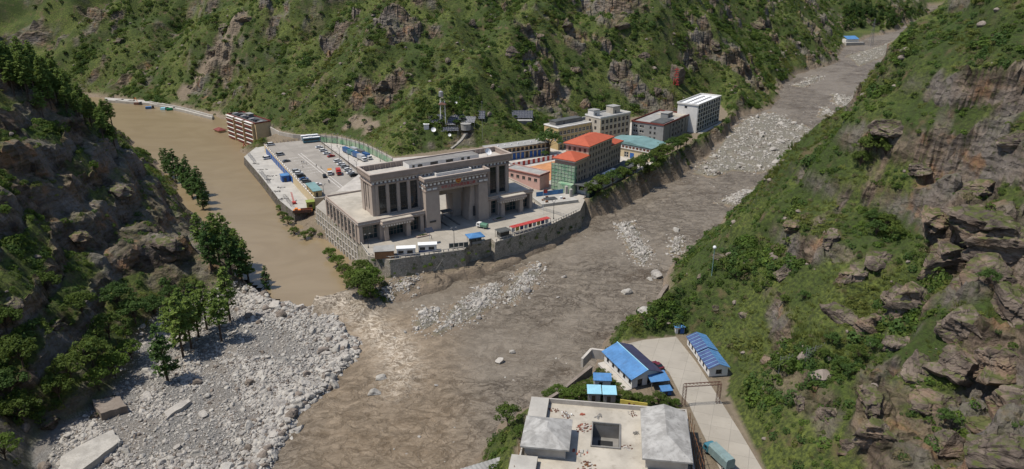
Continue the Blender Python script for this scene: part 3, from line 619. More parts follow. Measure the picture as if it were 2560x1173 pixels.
# lattice ribs and loose cables on the left retaining wall
W0, W1 = P(789, 517, ZP), P(895, 602, ZP); ribs = thing('wall_lattice', 'concrete rib lattice on the retaining wall facing the lake', 'lattice', (0, 0, 0))
wv = W1 - W0; wl = np.hypot(wv[0], wv[1]); wt = wv[:2] / wl; wn = np.array([wt[1], -wt[0]]); wn = wn if wn[0] < 0 else -wn
for i in range(15):
    c = W0[:2] + wt * (wl * (i + .4) / 15); t = Vector((*c, ZP - .2)); b_ = Vector((*(c + wn * 1.5 + wt * 5.5), 1.5)); t += Vector((*wn, 0)) * .15; b_ += Vector((*wn, 0)) * .25
    MB().tube(t, b_, .28, 4).build('rib', 'concrete', ribs)
for k in range(4):
    z_ = ZP - 2.5 - 3 * k; o_ = 1.6 * (ZP - z_) / 17 + .25; a_ = W0[:2] + wn * o_; b_ = W1[:2] + wn * o_; MB().tube((*a_, z_), (*b_, z_), .2, 4).build('rib', 'concrete', ribs)
for i in range(9):                                              # dead hanging roots and cables under the containers
    u0 = 935 + i * 24 + random.uniform(-8, 8); p = P(u0, 640 + random.uniform(0, 10), ZP - .5); q = P(u0 + random.uniform(-55, 55), 690 + random.uniform(-20, 12), 3.5); m = MB()
    p = Vector(p); q = Vector(q); q.y -= 1.2; mid = (p + q) / 2 + Vector((random.uniform(-1, 1), -1.5, random.uniform(-2, .5)))
    pv = p
    for k in range(1, 9):
        f = k / 8; x_ = p * (1 - f) ** 2 + mid * 2 * f * (1 - f) + q * f * f; m.tube(pv, x_, .11, 4, .1, cap=False); pv = x_
    o = m.build('hanging_cable', 'concrete_pale'); tag(o, 'pale broken cable hanging down the masonry wall below the containers', 'cable', 'cables hanging on the wall')

# ------------------------------------------------------------------ facades with real openings
WIN = {}
def window_mesh(w_, h_, style):
    k = (round(w_, 2), round(h_, 2), style)
    if k not in WIN:
        m = MB(); fr, gl = {'n': ('trim_white', 'glass'), 'd': ('gate_trim', 'glass'), 't': ('gate_trim', 'glass_teal'), 'b': ('dark_metal', 'glass'), 'm': ('dark_metal', 'glass_matt')}[style]
        m.box(0, w_, .20, .24, 0, h_, 1); t = .09 if w_ < 3 else .14
        m.box(0, w_, .12, .2, 0, t, 0); m.box(0, w_, .12, .2, h_ - t, h_, 0); m.box(0, t, .12, .2, t, h_ - t, 0); m.box(w_ - t, w_, .12, .2, t, h_ - t, 0)
        nm = 1 if w_ < 2.4 else max(1, int(w_ / 1.5) - 1)
        for i in range(nm): x = w_ * (i + 1) / (nm + 1); m.box(x - t / 2, x + t / 2, .13, .2, t, h_ - t, 0)
        for i in range(max(1, int(h_ / 2.2)) if h_ > 2 else 0): z = h_ * (i + 1) / (max(1, int(h_ / 2.2)) + 1); m.box(t, w_ - t, .14, .2, z - t / 2, z + t / 2, 0)
        m.box(-.08, w_ + .08, -.07, .12, -.1, 0, 0); WIN[k] = m.mesh('window', [fr, gl])
    return WIN[k]
FACE = {'front': (lambda w_, d: (Vector((0, 0, 0)), 0)), 'left': (lambda w_, d: (Vector((0, d, 0)), -math.pi / 2)), 'right': (lambda w_, d: (Vector((w_, 0, 0)), math.pi / 2)), 'back': (lambda w_, d: (Vector((w_, d, 0)), math.pi))}
def block(par, x0, y0, z0, w_, d, h, matn, faces=None, style='n', dep=.24, name='wall', batter=0.0, roofm=None):
    """hollow-faced block: each face is cut by its openings; every opening gets a window part"""
    m = MB(); off = Vector((x0, y0, z0))
    for fn in FACE:
        o, rz = FACE[fn](w_, d); L = w_ if fn in ('front', 'back') else d; rects = (faces or {}).get(fn, [])
        M = Matrix.Rotation(rz, 4, 'Z'); T = lambda s_, y, z: tuple(off + o + M @ Vector((s_, y, z)))
        xs = sorted({0, L, *[q for r_ in rects for q in r_[:2]]}); zs = sorted({0, h, *[q for r_ in rects for q in r_[2:4]]})
        if not rects: m.face([T(0, 0, 0), T(L, 0, 0), T(L, 0, h), T(0, 0, h)])
        else:
            for i in range(len(xs) - 1):
                for j in range(len(zs) - 1):
                    cx, cz = (xs[i] + xs[i + 1]) / 2, (zs[j] + zs[j + 1]) / 2
                    if any(r_[0] < cx < r_[1] and r_[2] < cz < r_[3] for r_ in rects): continue
                    m.face([T(xs[i], 0, zs[j]), T(xs[i + 1], 0, zs[j]), T(xs[i + 1], 0, zs[j + 1]), T(xs[i], 0, zs[j + 1])])
            for r_ in rects:
                a, b, c, e = r_[:4]
                for (s0, z0_, s1, z1_) in ((a, c, a, e), (a, e, b, e), (b, e, b, c), (b, c, a, c)): m.face([T(s0, 0, z0_), T(s1, 0, z1_), T(s1, dep, z1_), T(s0, dep, z0_)])
                q = link('window', window_mesh(b - a, e - c, r_[4] if len(r_) > 4 else style), par, T(a, 0, c), rz)
    m.face([tuple(off + Vector(p)) for p in ((0, 0, h), (w_, 0, h), (w_, d, h), (0, d, h))], 1)
    return m.build(name, [matn, roofm or matn], par)
def grid(L, n, ww, z0, floors, fh, wh, m0=None, skip=()):
    m0 = (L - n * ww) / (n + 1) if m0 is None else m0; pit = (L - 2 * m0 - ww) / max(1, n - 1)
    return [(m0 + i * pit, m0 + i * pit + ww, z0 + f * fh, z0 + f * fh + wh) for i in range(n) for f in range(floors) if (i, f) not in skip]
def parapet(par, x0, y0, z, w_, d, h, t, matn, over=0.0, name='parapet'):
    m = MB(); x0 -= over; y0 -= over; w_ += 2 * over; d += 2 * over
    m.box(x0, x0 + w_, y0, y0 + t, z, z + h).box(x0, x0 + w_, y0 + d - t, y0 + d, z, z + h).box(x0, x0 + t, y0 + t, y0 + d - t, z, z + h).box(x0 + w_ - t, x0 + w_, y0 + t, y0 + d - t, z, z + h)
    return m.build(name, matn, par)
def hip(par, x0, y0, z, w_, d, h, over, matn, name='roof'):
    x0 -= over; y0 -= over; w_ += 2 * over; d += 2 * over; m = MB(); r_ = min(w_, d) / 2 * .98
    if w_ >= d: a, b = (x0 + r_, y0 + d / 2, z + h), (x0 + w_ - r_, y0 + d / 2, z + h)
    else: a, b = (x0 + w_ / 2, y0 + r_, z + h), (x0 + w_ / 2, y0 + d - r_, z + h)
    c = [(x0, y0, z), (x0 + w_, y0, z), (x0 + w_, y0 + d, z), (x0, y0 + d, z)]
    if w_ >= d: m.face([c[0], c[1], b, a]).face([c[1], c[2], b]).face([c[2], c[3], a, b]).face([c[3], c[0], a])
    else: m.face([c[0], c[1], a]).face([c[1], c[2], b, a]).face([c[2], c[3], b]).face([c[3], c[0], a, b])
    m.box(x0, x0 + w_, y0, y0 + d, z - .35, z - .002)
    return m.build(name, matn, par)
def span(a, b, z):
    p, q = P(*a, z), P(*b, z); return float(np.hypot(*(q - p)[:2])), math.atan2(q[1] - p[1], q[0] - p[0])
def cabin(par, x, y, z, w_, d, h, matn, nm='roof_cabin', roofm='grey_roof'):
    o = MB().box(x, x + w_, y, y + d, z, z + h).build(nm, matn, par); MB().box(x - .25, x + w_ + .25, y - .25, y + d + .25, z + h, z + h + .25).build('cap', roofm, o)
    MB().box(x + w_ * .3, x + w_ * .3 + .9, y - .06, y, z, z + min(2, h * .8)).build('door', 'dark_metal', o); return o

# ------------------------------------------------------------------ the gate building
G = thing('gate_building', 'monumental stone border gate building with tapered gateway, flanking wings and white dentil friezes', 'building', tuple(LW(0, 0)), R(A0))
def dent(par, x0, x1, y, z, face='front', w_=.85, h=.75, gap=.85, mm='trim_white', out=.14):
    m = MB(); s_ = x0
    while s_ + w_ <= x1:
        if face == 'front': m.box(s_, s_ + w_, y - out, y + .02, z, z + h)
        else: m.box(y - out, y + .02, s_, s_ + w_, z, z + h)
        s_ += w_ + gap
    o = m.build('frieze_blocks', mm, par); o['kind'] = 'stuff'; return o
def cornice(par, x0, x1, y0, y1, z, steps, mm='gate_trim'):
    m = MB()
    for (dz0, dz1, o) in steps: m.box(x0 - o, x1 + o, y0 - o, y1 + o, z + dz0, z + dz1)
    return m.build('cornice', mm, par)
# wings
for (x0, x1, y0, y1, nm) in ((0, 29.3, 3.2, 41.5, 'left'), (60.2, 85, 4.0, 30, 'right')):
    lf = [(1.2 + i * 4.7, 4.4 + i * 4.7, .9, 7.2, 't') for i in range(8 if nm == 'left' else 5)]
    fw = [(1.6, 9.0, .4, 7.0, 't'), (22.2, 28.4, .4, 7.0, 't')] if nm == 'left' else [(.6, 6.4, .4, 7.0, 't'), (18.6, 23.6, .4, 7.0, 't')]
    if nm == 'left': fw.insert(1, (11.6, 20.6, .15, 6.2, 't'))
    else: fw.insert(1, (8.4, 17.2, .15, 6.2, 't'))
    block(G, x0, y0, 0, x1 - x0, y1 - y0, 8.3, 'gate_stone', {'front': fw, 'left': lf, 'right': [(1.2 + i * 4.7, 4.4 + i * 4.7, .9, 7.2, 't') for i in range(5)]}, 't', .24, 'wing_wall', roofm='roof_sand')
    yf = 0.0 if nm == 'left' else 1.4
    MB().box(x0, x1, yf, y0 - .01, 7.35, 8.28).build('soffit', 'gate_trim', G)
    MB().box(x0 - .3, x1 + .3, yf - .3, y1 + .3, 8.3, 8.75).build('roof_edge', 'gate_trim', G)
    MB().box(x0 + .1, x1 - .1, yf + .4, y1 - .1, 8.75, 8.8).build('roof_deck', 'roof_sand', G)
    parapet(G, x0, yf, 8.75, x1 - x0, y1 - yf, .8, .45, 'gate_stone', .2)
    dent(G, x0, x1, yf - .3, 8.35, 'front', .3, .3, .3, 'trim_white', .06)
    if nm == 'left': dent(G, yf, y1, x0 - .3, 8.35, 'left', .3, .3, .3, 'trim_white', .06)
    for cx in ((0, 8.9, 27.2) if nm == 'left' else (61, 66.2, 83.2)):
        MB().box(cx, cx + 1.7, yf, y0 - .02, 0, 7.35, 0, .12, .0).build('column', 'gate_stone', G)
    if nm == 'left':
        for i in range(9):
            MB().box(x0 - .35, x0 - .01, y0 - 1.4 + 4.7 * i + 1.1, y0 + 4.7 * i + 1.0, 0, 7.7).build('pilaster', 'gate_stone', G)
# porches
for (x0, x1, yf) in ((10.2, 22.0, -1.8), (66.8, 78.6, -.6)):
    for cx in (x0, x1 - 2.0): MB().box(cx, cx + 2.0, yf, yf + 2.0, 0, 6.3, 0, .15, .15).build('column', 'gate_stone', G)
    MB().box(x0 - .6, x1 + .6, yf - .6, 4.2, 6.3, 7.3).build('porch_beam', 'gate_trim', G)
    MB().box(x0 - 1.2, x1 + 1.2, yf - 1.2, 4.2, 7.3, 8.0).box(x0 - .9, x1 + .9, yf - .9, 4.2, 8.0, 9.0).build('porch_cornice', 'gate_stone', G)
    dent(G, x0 - .6, x1 + .6, yf - .6, 6.45, 'front', .6, .6, .55); dent(G, yf - .5, 2.5, x0 - .6, 6.45, 'left', .6, .6, .55); MB().box(x0 - .6, x1 + .6, yf - .6, 4.0, 9.0, 9.05).build('roof_deck', 'roof_sand', G)
# tower blocks and bridge
TX0, TX1, TY0, TY1, TZ = 9.0, 74.5, 5.6, 18.6, 23.6
lw = [(2.6 + i * 4.75, 5.7 + i * 4.75, 9.6, 21.6, 'b') for i in range(4)]
rw = [(4.9 + i * 4.75, 8.0 + i * 4.75, 9.6, 21.6, 'b') for i in range(3)]
block(G, TX0, TY0, 0, 27.0, 13, TZ, 'gate_stone', {'front': lw, 'left': [(4.6, 5.5, 11, 21.5, 'b'), (7.6, 8.5, 11, 21.5, 'b')]}, 'b', .24, 'tower_wall')
block(G, 55.0, TY0, 0, TX1 - 55.0, 13, TZ, 'gate_stone', {'front': rw, 'right': [(5.5, 7.5, 11, 21.5, 'b')]}, 'b', .24, 'tower_wall')
block(G, 36.01, TY0 + 5.4, 11, 18.98, 7.6, TZ - 11, 'gate_stone', {'front': [(1.2 + i * 2.15, 2.2 + i * 2.15, 3.4, 5.2, 'b') for i in range(8)]}, 'b', .24, 'bridge_wall')
MB().box(48.3, 52.5, 11, 18, 0, 11).build('passage_pier', 'gate_stone', G); MB().box(36.01, 39.5, 13, 18, 0, 11).build('passage_pier', 'gate_stone', G)
MB().box(40, 40.5, -1, 15, 0, .5).box(45, 45.6, -1, 15, 0, .5).box(42, 47, 8, 12, 3.4, 3.7).box(42.2, 42.5, 9.8, 10.1, 0, 3.4).box(46.5, 46.8, 9.8, 10.1, 0, 3.4).build('checkpoint_island', 'concrete_dark', G)
MB().box(53.6, 54.6, 1.6, 1.9, 2.0, 6.5).build('notice_board', 'dark_metal', G)
MB().box(31.0, 34.0, -1.28, -1.2, 3.8, 4.6).build('name_plate', 'dark_metal', G)
for i in range(5): MB().box(TX0 + 1.0 + i * 4.75, TX0 + 2.3 + i * 4.75, TY0 - .45, TY0 - .01, 8.8, TZ - 1.2, 0, .1, 0).build('pilaster', 'gate_stone', G)
for i in range(4): MB().box(58.4 + i * 4.75, 59.6 + i * 4.75, TY0 - .45, TY0 - .01, 8.8, TZ - 1.2, 0, .1, 0).build('pilaster', 'gate_stone', G)
MB().box(TX0 - .35, TX0 - .01, TY0 + .2, TY0 + 3.6, 8.8, TZ - 1.2).build('pilaster', 'gate_stone', G); MB().box(TX0 - .35, TX0 - .01, TY0 + 9.6, TY0 + 12.6, 8.8, TZ - 1.2).build('pilaster', 'gate_stone', G)
cornice(G, TX0, TX1, TY0, TY1, TZ, ((-1.5, -1.1, .55), (-.02, .5, .45), (.5, 1.1, .8)))
MB().box(TX0 - .06, TX1 + .06, TY0 - .06, TY1 + .06, TZ - 1.09, TZ - .03).build('frieze_band', 'frieze_brown', G)
dent(G, TX0, TX1, TY0 - .06, TZ - 1.0, 'front', .9, .8, .9); dent(G, TY0, TY1, TX0 - .01, TZ - 1.0, 'left', .9, .8, .9)
dent(G, TX0, TX1, TY0 - .45, TZ - .0, 'front', .35, .35, .35, 'trim_white', .06)
parapet(G, TX0, TY0, TZ + 1.1, TX1 - TX0, TY1 - TY0, 1.9, .55, 'gate_trim', 1.0); parapet(G, TX0, TY0, TZ + 3.0, TX1 - TX0, TY1 - TY0, .5, .9, 'gate_stone', 1.2, 'coping')
MB().box(TX0, TX1, TY0, TY1, TZ + 1.1, TZ + 1.14).build('roof_deck', 'concrete', G)
for i in range(26):
    x_ = TX0 + 1.5 + i * 2.45; MB().box(x_, x_ + .25, TY1 - .1, TY1 + .42, TZ + 1.2, TZ + 3.0).build('parapet_rib', 'gate_stone', G)
ph = block(G, TX0 + 19, TY0 + 5.2, TZ + 1.1, 34, 6.6, 2.3, 'white_wall', {'front': [(1.5, 2.6, .8, 1.9, 'b'), (4, 6.2, .8, 1.9, 'b'), (10, 13.6, 1, 2.1, 'b'), (17.5, 21, 1, 2.1, 'b'), (25, 26.5, .8, 2, 'b'), (28, 29.4, .8, 2, 'b')]}, 'b', .24, 'penthouse', roofm='concrete_dark')
# gate
GX0, GX1, GY0, GY1, GZ_ = 29.4, 60.2, -1.2, 11.0, 19.6
m = MB()
def pier(x0, x1, y0, y1, h, tl, tr, tf):
    return m.raw([(x0, y0, 0), (x1, y0, 0), (x1, y1, 0), (x0, y1, 0), (x0 + tl, y0 + tf, h), (x1 - tr, y0 + tf, h), (x1 - tr, y1, h), (x0 + tl, y1, h)], [(3, 2, 1, 0), (4, 5, 6, 7), (0, 1, 5, 4), (1, 2, 6, 5), (2, 3, 7, 6), (3, 0, 4, 7)])
pier(GX0, 36.2, GY0, GY1, GZ_, .6, .0, .5); m.build('gate_pier', 'gate_stone', G); m = MB(); pier(54.8, GX1, GY0, GY1, GZ_, .5, .6, .5)
m.build('gate_pier', 'gate_stone', G)
MB().raw([(51.4, 2.2, 0), (54.79, 2.2, 0), (54.79, 8, 0), (51.4, 8, 0), (53.0, 2.2, 16.9), (54.79, 2.2, 16.9), (54.79, 8, 16.9), (53.0, 8, 16.9)], [(3, 2, 1, 0), (4, 5, 6, 7), (0, 1, 5, 4), (1, 2, 6, 5), (2, 3, 7, 6), (3, 0, 4, 7)]).build('gate_buttress', 'gate_stone', G)
MB().box(36.21, 54.79, GY0 + .5, GY1, 17.0, GZ_).build('lintel', 'gate_stone', G)
cornice(G, GX0 + .6, GX1 - .6, GY0 + .5, GY1, GZ_, ((-2.2, -1.7, .3), (-.3, .2, .35), (1.9, 2.5, .7), (2.5, 3.1, 1.0)))
fz = GZ_ + .55; MB().box(GX0 + .45, GX1 - .45, GY0 + .35, GY1, GZ_ + .2, GZ_ + 1.9).build('frieze_band', 'frieze_brown', G)
dent(G, GX0 + .6, GX1 - .6, GY0 + .36, fz, 'front', 1.0, .9, .85); dent(G, GY0 + .6, GY1, GX0 + .46, fz, 'left', 1.0, .9, .85)
dent(G, GX0 + .6, GX1 - .6, GY0 - .2, GZ_ + 1.98, 'front', .35, .35, .35, 'trim_white', .06)
MB().box(36.0, 54.6, GY0 + .12, GY0 + .5, GZ_ - 1.65, GZ_ - .32).build('inscription_band', 'gate_trim', G)
for x_ in (30.6, 33.2, 55.4, 57.8): MB().box(x_, x_ + 1.8, GY0 + .1, GY0 + .5, GZ_ - 1.4, GZ_ - .6).build('frieze_block', 'trim_white', G)
for k in range(3): MB().box(GX0 + .3, GX0 + .62, 1.2 + k * 3, 2.9 + k * 3, GZ_ - 1.4, GZ_ - .6).build('frieze_block', 'trim_white', G)
parapet(G, GX0 + .6, GY0 + .5, GZ_ + 3.1, GX1 - GX0 - 1.2, GY1 - GY0 - .5, .9, .7, 'gate_stone', .9); MB().box(GX0 + .8, GX1 - .8, GY0 + .7, GY1 - .3, GZ_ + 3.1, GZ_ + 3.14).build('roof_deck', 'concrete', G)
parapet(G, 36.5, 2.2, GZ_ + 3.12, 17, 4.6, 1.3, .35, 'white_wall', 0, 'roof_box'); MB().box(37, 53.2, 2.6, 6.4, GZ_ + 3.15, GZ_ + 3.8).build('roof_vents', 'grey_metal', G)
def text(body, size, matn, par, loc, rot, ext=.03, name='lettering'):
    cu = bpy.data.curves.new('t', 'FONT'); cu.body = body; cu.size = size; cu.extrude = ext; cu.align_x = 'CENTER'; cu.align_y = 'CENTER'
    to = bpy.data.objects.new('t', cu); COL.objects.link(to); dg = bpy.context.evaluated_depsgraph_get(); me_ = bpy.data.meshes.new_from_object(to.evaluated_get(dg)); bpy.data.objects.remove(to); bpy.data.curves.remove(cu)
    me_.name = name; me_.materials.clear(); me_.materials.append(MT[matn]); o = link(name, me_, par, loc); o.rotation_euler = rot; return o
text('中华人民共和国吉隆口岸', 1.5, 'red_paint', G, (45.3, GY0 + .08, GZ_ - .98), (math.pi / 2, 0, 0), .05)
em = MB(); em.tube((45.3, GY0 + .0, fz + .75), (45.3, GY0 + .4, fz + .75), 1.3, 20); e_ = em.build('emblem', 'red_paint', G)
m = MB()
for i in range(20):
    a, b = 2 * math.pi * i / 20, 2 * math.pi * (i + 1) / 20; m.tube((45.3 + 1.25 * math.cos(a), GY0, fz + .75 + 1.25 * math.sin(a)), (45.3 + 1.25 * math.cos(b), GY0, fz + .75 + 1.25 * math.sin(b)), .16, 5)
m.box(44.6, 46, GY0 - .08, GY0, fz + .35, fz + .6); m.tube((45.3, GY0 - .06, fz + 1.3), (45.3, GY0, fz + 1.3), .3, 5); m.build('gold_wreath', 'gold', e_)
def dish(loc, r_, rz, label, par=None):
    o = thing('satellite_dish', label, 'satellite dish', loc, rz); m = MB(); n = 14
    prev = None; rings = []
    for k in range(5):
        rr2 = r_ * k / 4; rings.append([(rr2 * math.cos(2 * math.pi * i / n), -.0 - (rr2 * rr2) / (2.6 * r_) * -1, rr2 * math.sin(2 * math.pi * i / n)) for i in range(n)])
    M = Matrix.Rotation(R(-38), 4, 'X')
    m.loft([[tuple(M @ Vector((x, -y, z)) + Vector((0, 0, r_ * 1.25))) for x, y, z in rg] for rg in rings], cap=False); m.build('reflector', 'white_paint', o)
    MB().tube((0, 0, 0), (0, .1, r_ * 1.2), .09, 6).build('mast', 'grey_metal', o); q = M @ Vector((0, -r_ * .95, 0)) + Vector((0, 0, r_ * 1.25)); MB().tube(M @ Vector((0, -r_ * .4, -r_ * .9)) + Vector((0, 0, r_ * 1.25)), q, .05, 4).build('feed_arm', 'grey_metal', o); return o
dish(tuple(LW(67.5, 12.5, TZ + 1.14)), 1.7, R(A0 + 10), 'white satellite dish standing on the gate building roof')

# ------------------------------------------------------------------ other settlement blocks
def site(pixel, z, ang): p = P(*pixel, z); return (p[0], p[1], z), ang
# white six storey block
L1, an = span((1739, 266), (1796, 243), 33.3); D1, _ = span((1739, 266), (1686, 261), 33.3); H1 = 18.0
loc, _ = site((1739, 332), ZP, an); b = thing('white_block', 'white six storey block with grid of balconies and white vented roof above the gravel', 'building', loc, an)
fr = [(.86 + i * (L1 - 1.1) / 9, .8 + (i + 1) * (L1 - 1.1) / 9 - .6, .9 + f * 2.9, 3.2 + f * 2.9) for i in range(9) for f in range(6) if 3.2 + f * 2.9 < H1 - .1]
mat('glass_matt', (.02, .022, .024), .5, .3, .2, .05)
block(b, 0, 0, -2, L1, D1, H1 + 2, 'white_wall', {'front': [(q[0], q[1], q[2] + 2, q[3] + 2) for q in fr], 'left': [(D1 * .35, D1 * .35 + 1.8, H1 - .3, H1 + 1.0)]}, 'm', roofm='white_paint')
for i in range(10): x_ = .3 + i * (L1 - 1.1) / 9; MB().box(x_, x_ + .5, -.4, -.01, 0, H1 - .6).build('column', 'white_wall', b)
for f in range(6):
    MB().box(.2, L1 - .2, -.6, -.02, .6 + f * 2.9, .85 + f * 2.9).build('floor_slab', 'white_wall', b)
    for i in range(9):
        x_ = .8 + i * (L1 - 1.1) / 9; MB().box(x_ + .02, x_ + (L1 - 1.1) / 9 - .54, -.55, -.45, .86 + f * 2.9, 1.35 + f * 2.9).build('balcony_rail', 'beige_wall', b)
parapet(b, 0, 0, H1, L1, D1, 1.0, .35, 'white_wall', .5)
for i in range(9):
    for j in range(2): x_ = 3 + i * (L1 - 6) / 9; MB().box(x_, x_ + 1.5, D1 * (.3 + .35 * j), D1 * (.3 + .35 * j) + 1.4, H1 + .02, H1 + .3).build('roof_vent', 'dark_metal', b)
MB().box(.2, L1 + .5, -4.2, -1.25, -.4, .05).build('terrace', 'concrete_pale', b)
# grey block with maroon parapet
zr_ = ZP + 11; L2, an2 = span((1657, 317), (1723, 289), zr_); D2, a2 = span((1657, 317), (1573, 308), zr_)
loc, _ = site((1656, 358), ZP, an2); b = thing('grey_block', 'grey rendered block with maroon roof edge and cabins on the roof', 'building', loc, an2)
lf = [(D2 - 2.6 - 3.6 * k - 1.7, D2 - 2.6 - 3.6 * k, 1.2 + 3.2 * f, 2.9 + 3.2 * f) for k in range(0) for f in range(3)]
lf = [(1.0, 4.2, 1.2 + 3.3 * f, 3.0 + 3.3 * f, 'n') for f in range(3)] + [(5.5, 8.7, 1.2 + 3.3 * f, 3.0 + 3.3 * f, 'n') for f in range(3)] + [(12.5 + 3 * k, 13.8 + 3 * k, 1.6 + 3.3 * f, 3.0 + 3.3 * f, 'b') for k in range(2) for f in range(3)]
block(b, 0, 0, -1, L2, D2, 12, 'grey_wall', {'left': [(q[0], q[1], q[2] + 1, q[3] + 1, q[4]) for q in lf], 'front': [(14 + 5 * k, 15.6 + 5 * k, 2.8 + 3.3 * f, 4.4 + 3.3 * f, 'b') for k in range(int((L2 - 16) / 5)) for f in range(3)]}, roofm='grey_roof')
parapet(b, 0, 0, 11, L2, D2, 1.0, .3, 'maroon', .35)
cabin(b, L2 * .55, D2 * .35, 11, 8, 5, 2.8, 'grey_wall'); MB().box(4, L2 * .5, D2 * .1, D2 * .5, 11.02, 11.5).build('roof_panels', 'dark_roof', b); MB().box(L2 * .7, L2 - 1, 2, D2 - 3, 11.02, 11.3).build('roof_slab', 'roof_sand', b)
for i in range(5): x_ = 10 + 6 * i; MB().box(x_, x_ + .4, -.3, -.01, 0, 11).build('wall_pipe', 'concrete_dark', b)
# teal roofed hall
ze = ZP + 8; L3, an3 = span((1624, 373), (1661, 359), ze); D3, _ = span((1624, 373), (1534, 343), ze); D3 = min(D3, 30)
loc, _ = site((1625, 405), ZP, an3); b = thing('teal_roof_hall', 'cream hall with wide pale teal metal roof and balustrade band', 'building', loc, an3)
block(b, 0, 0, -1, L3, D3, 8.4, 'cream_wall', {'left': [(D3 * .42, D3 * .42 + 3, 1.2, 4.4, 'n')], 'front': [(1.5 + 3.6 * k, 3.6 + 3.6 * k, 5.3, 7.3, 'b') for k in range(4)]})
m = MB(); o_ = .9; m.raw([(-o_, -o_, 7.9), (L3 + o_, -o_, 7.9), (L3 + o_, D3 + o_, 7.9), (-o_, D3 + o_, 7.9), (-o_, D3 / 2, 9.6), (L3 + o_, D3 / 2, 9.6)], [(0, 1, 5, 4), (2, 3, 4, 5), (3, 0, 4), (1, 2, 5), (3, 2, 1, 0)]); rf = m.build('roof', 'teal_roof', b)
for k in range(12): x_ = L3 * k / 11; MB().raw([(x_ - .06, -o_, 7.98), (x_ + .06, -o_, 7.98), (x_ + .06, D3 / 2, 9.7), (x_ - .06, D3 / 2, 9.7)], [(0, 1, 2, 3)]).build('roof_seam', 'teal_roof', rf)
MB().box(-.5, -.01, 0, D3, 5.2, 5.6).box(-.5, -.01, 0, D3, 7.0, 7.3).build('balustrade_rail', 'white_wall', b)
for k in range(26): y_ = .3 + k * (D3 - .8) / 25; MB().box(-.46, -.1, y_, y_ + .45, 5.6, 7.0).build('baluster', 'maroon' if k % 2 else 'trim_white', b)
MB().box(-.12, -.01, D3 * .36, D3 * .36 + 2.6, 0, 3.2).build('door', 'blue_paint', b)
# red roofed block
za = ZP + 16; L4, an4 = span((1438, 408), (1470, 394), za); D4, _ = span((1438, 408), (1389, 399), za); zb_ = ZP + 21; L5, _ = span((1473, 370), (1529, 345), zb_); L6 = 12.0
loc, _ = site((1437, 483), ZP, an4); b = thing('red_roof_block', 'five storey peach block with stepped red tiled hip roofs', 'building', loc, an4)
def wingb(x0, y0, L, D, h, n, fl, left=False):
    f4 = grid(L, n, 1.55, 1.3, fl, 3.35, 1.9); lf4 = grid(D, 4, 1.5, 1.3 + 16.4, 1, 3.3, 1.9) if left else []
    block(b, x0, y0, -1, L, D, h + 1, 'peach_wall', {'front': [(q[0], q[1], q[2] + 1, q[3] + 1) for q in f4], 'left': [(q[0], q[1], q[2] + 1, q[3] + 1) for q in lf4 if q[3] < h], 'right': [(q[0], q[1], q[2] + 1, q[3] + 1) for q in grid(D, 4, 1.5, 1.3, fl, 3.35, 1.9)]}, 'd')
    MB().box(x0 - .5, x0 + L + .5, y0 - .5, y0 + D + .5, h - .0, h + .5).box(x0 - .9, x0 + L + .9, y0 - .9, y0 + D + .9, h + .5, h + .8).build('cornice', 'trim_white', b); hip(b, x0, y0, h + 1.15, L, D, 2.6, 1.1, 'red_tile')
    for f in range(1, fl): MB().box(x0 - .01, x0 + L + .02, y0 - .12, y0 - .005, f * 3.35 + .3, f * 3.35 + .6).build('string_course', 'peach_wall', b)
D5 = D4 + 2
wingb(0, .6, L4, D4, 15.4, 4, 4); wingb(L4 + .01, 0, L5, D5, 20.2, 8, 6, True); wingb(L4 + L5 + .02, .6, L6, D4, 15.4, 4, 4)
# scaffold with green net on the end wall
sf = thing('scaffold', 'pole scaffold hung with pale green netting on the end wall of the red roofed block', 'scaffold', loc, an4)
MB().box(-2.0, -1.92, -.6, D4 + 1.4, .3, 14.2).box(-1.9, -.1, -.6, -.52, .3, 14.2).build('net', 'green_net', sf)
for k in range(8):
    y_ = -.7 + k * (D4 + 2) / 7; MB().tube((-2.15, y_, 0), (-2.15, y_, 15), .07, 5).build('pole', 'grey_metal', sf)
for f in range(8): MB().tube((-2.2, -.9, 1.8 * f + 1), (-2.2, D4 + 1.6, 1.8 * f + 1), .06, 5).build('pole', 'grey_metal', sf); MB().box(-1.9, -.3, -.5, D4 + 1.2, 1.8 * f + .95, 1.8 * f + 1.03).build('plank', 'timber', sf)
MB().box(-5.5, -2.3, -1, D4 * .6, 0, 5.5).build('net', 'green_net', sf)
# low dark roofed annex along the river side
b = thing('river_annex', 'long low white annex with dark flat roof below the red roofed block', 'building', loc, an4)
block(b, 1.0, -7.5, -2, L4 + L5 * .9, 7.0, 7.2, 'white_wall', {'front': [(8 + 4 * k, 9.3 + 4 * k, 4.0, 5.6, 'b') for k in range(int((L4 + L5 * .9 - 12) / 4))], 'left': [(1, 3, 4, 5.6, 'b')]}, roofm='dark_roof')
MB().box(-2.5, 8.5, -9.5, -7.51, -1, 3.2, 0).build('glazed_front', 'glass_teal', b); MB().box(-3, 9.2, -10, -.6, 5.22, 5.5).build('dark_canopy', 'dark_roof', b)
MB().box(L4 + 8, L4 + L5 * .8, -5.5, -3.8, 5.25, 5.9).build('roof_duct', 'white_paint', b)
b2_ = thing('teal_awning_shed', 'small shed with dark teal roof and open terrace between annex and hall', 'shed', tuple(np.array(loc) + np.array([math.cos(an4), math.sin(an4), 0]) * (L4 + L5 + 4) + np.array([math.sin(an4), -math.cos(an4), 0]) * 3), an4)
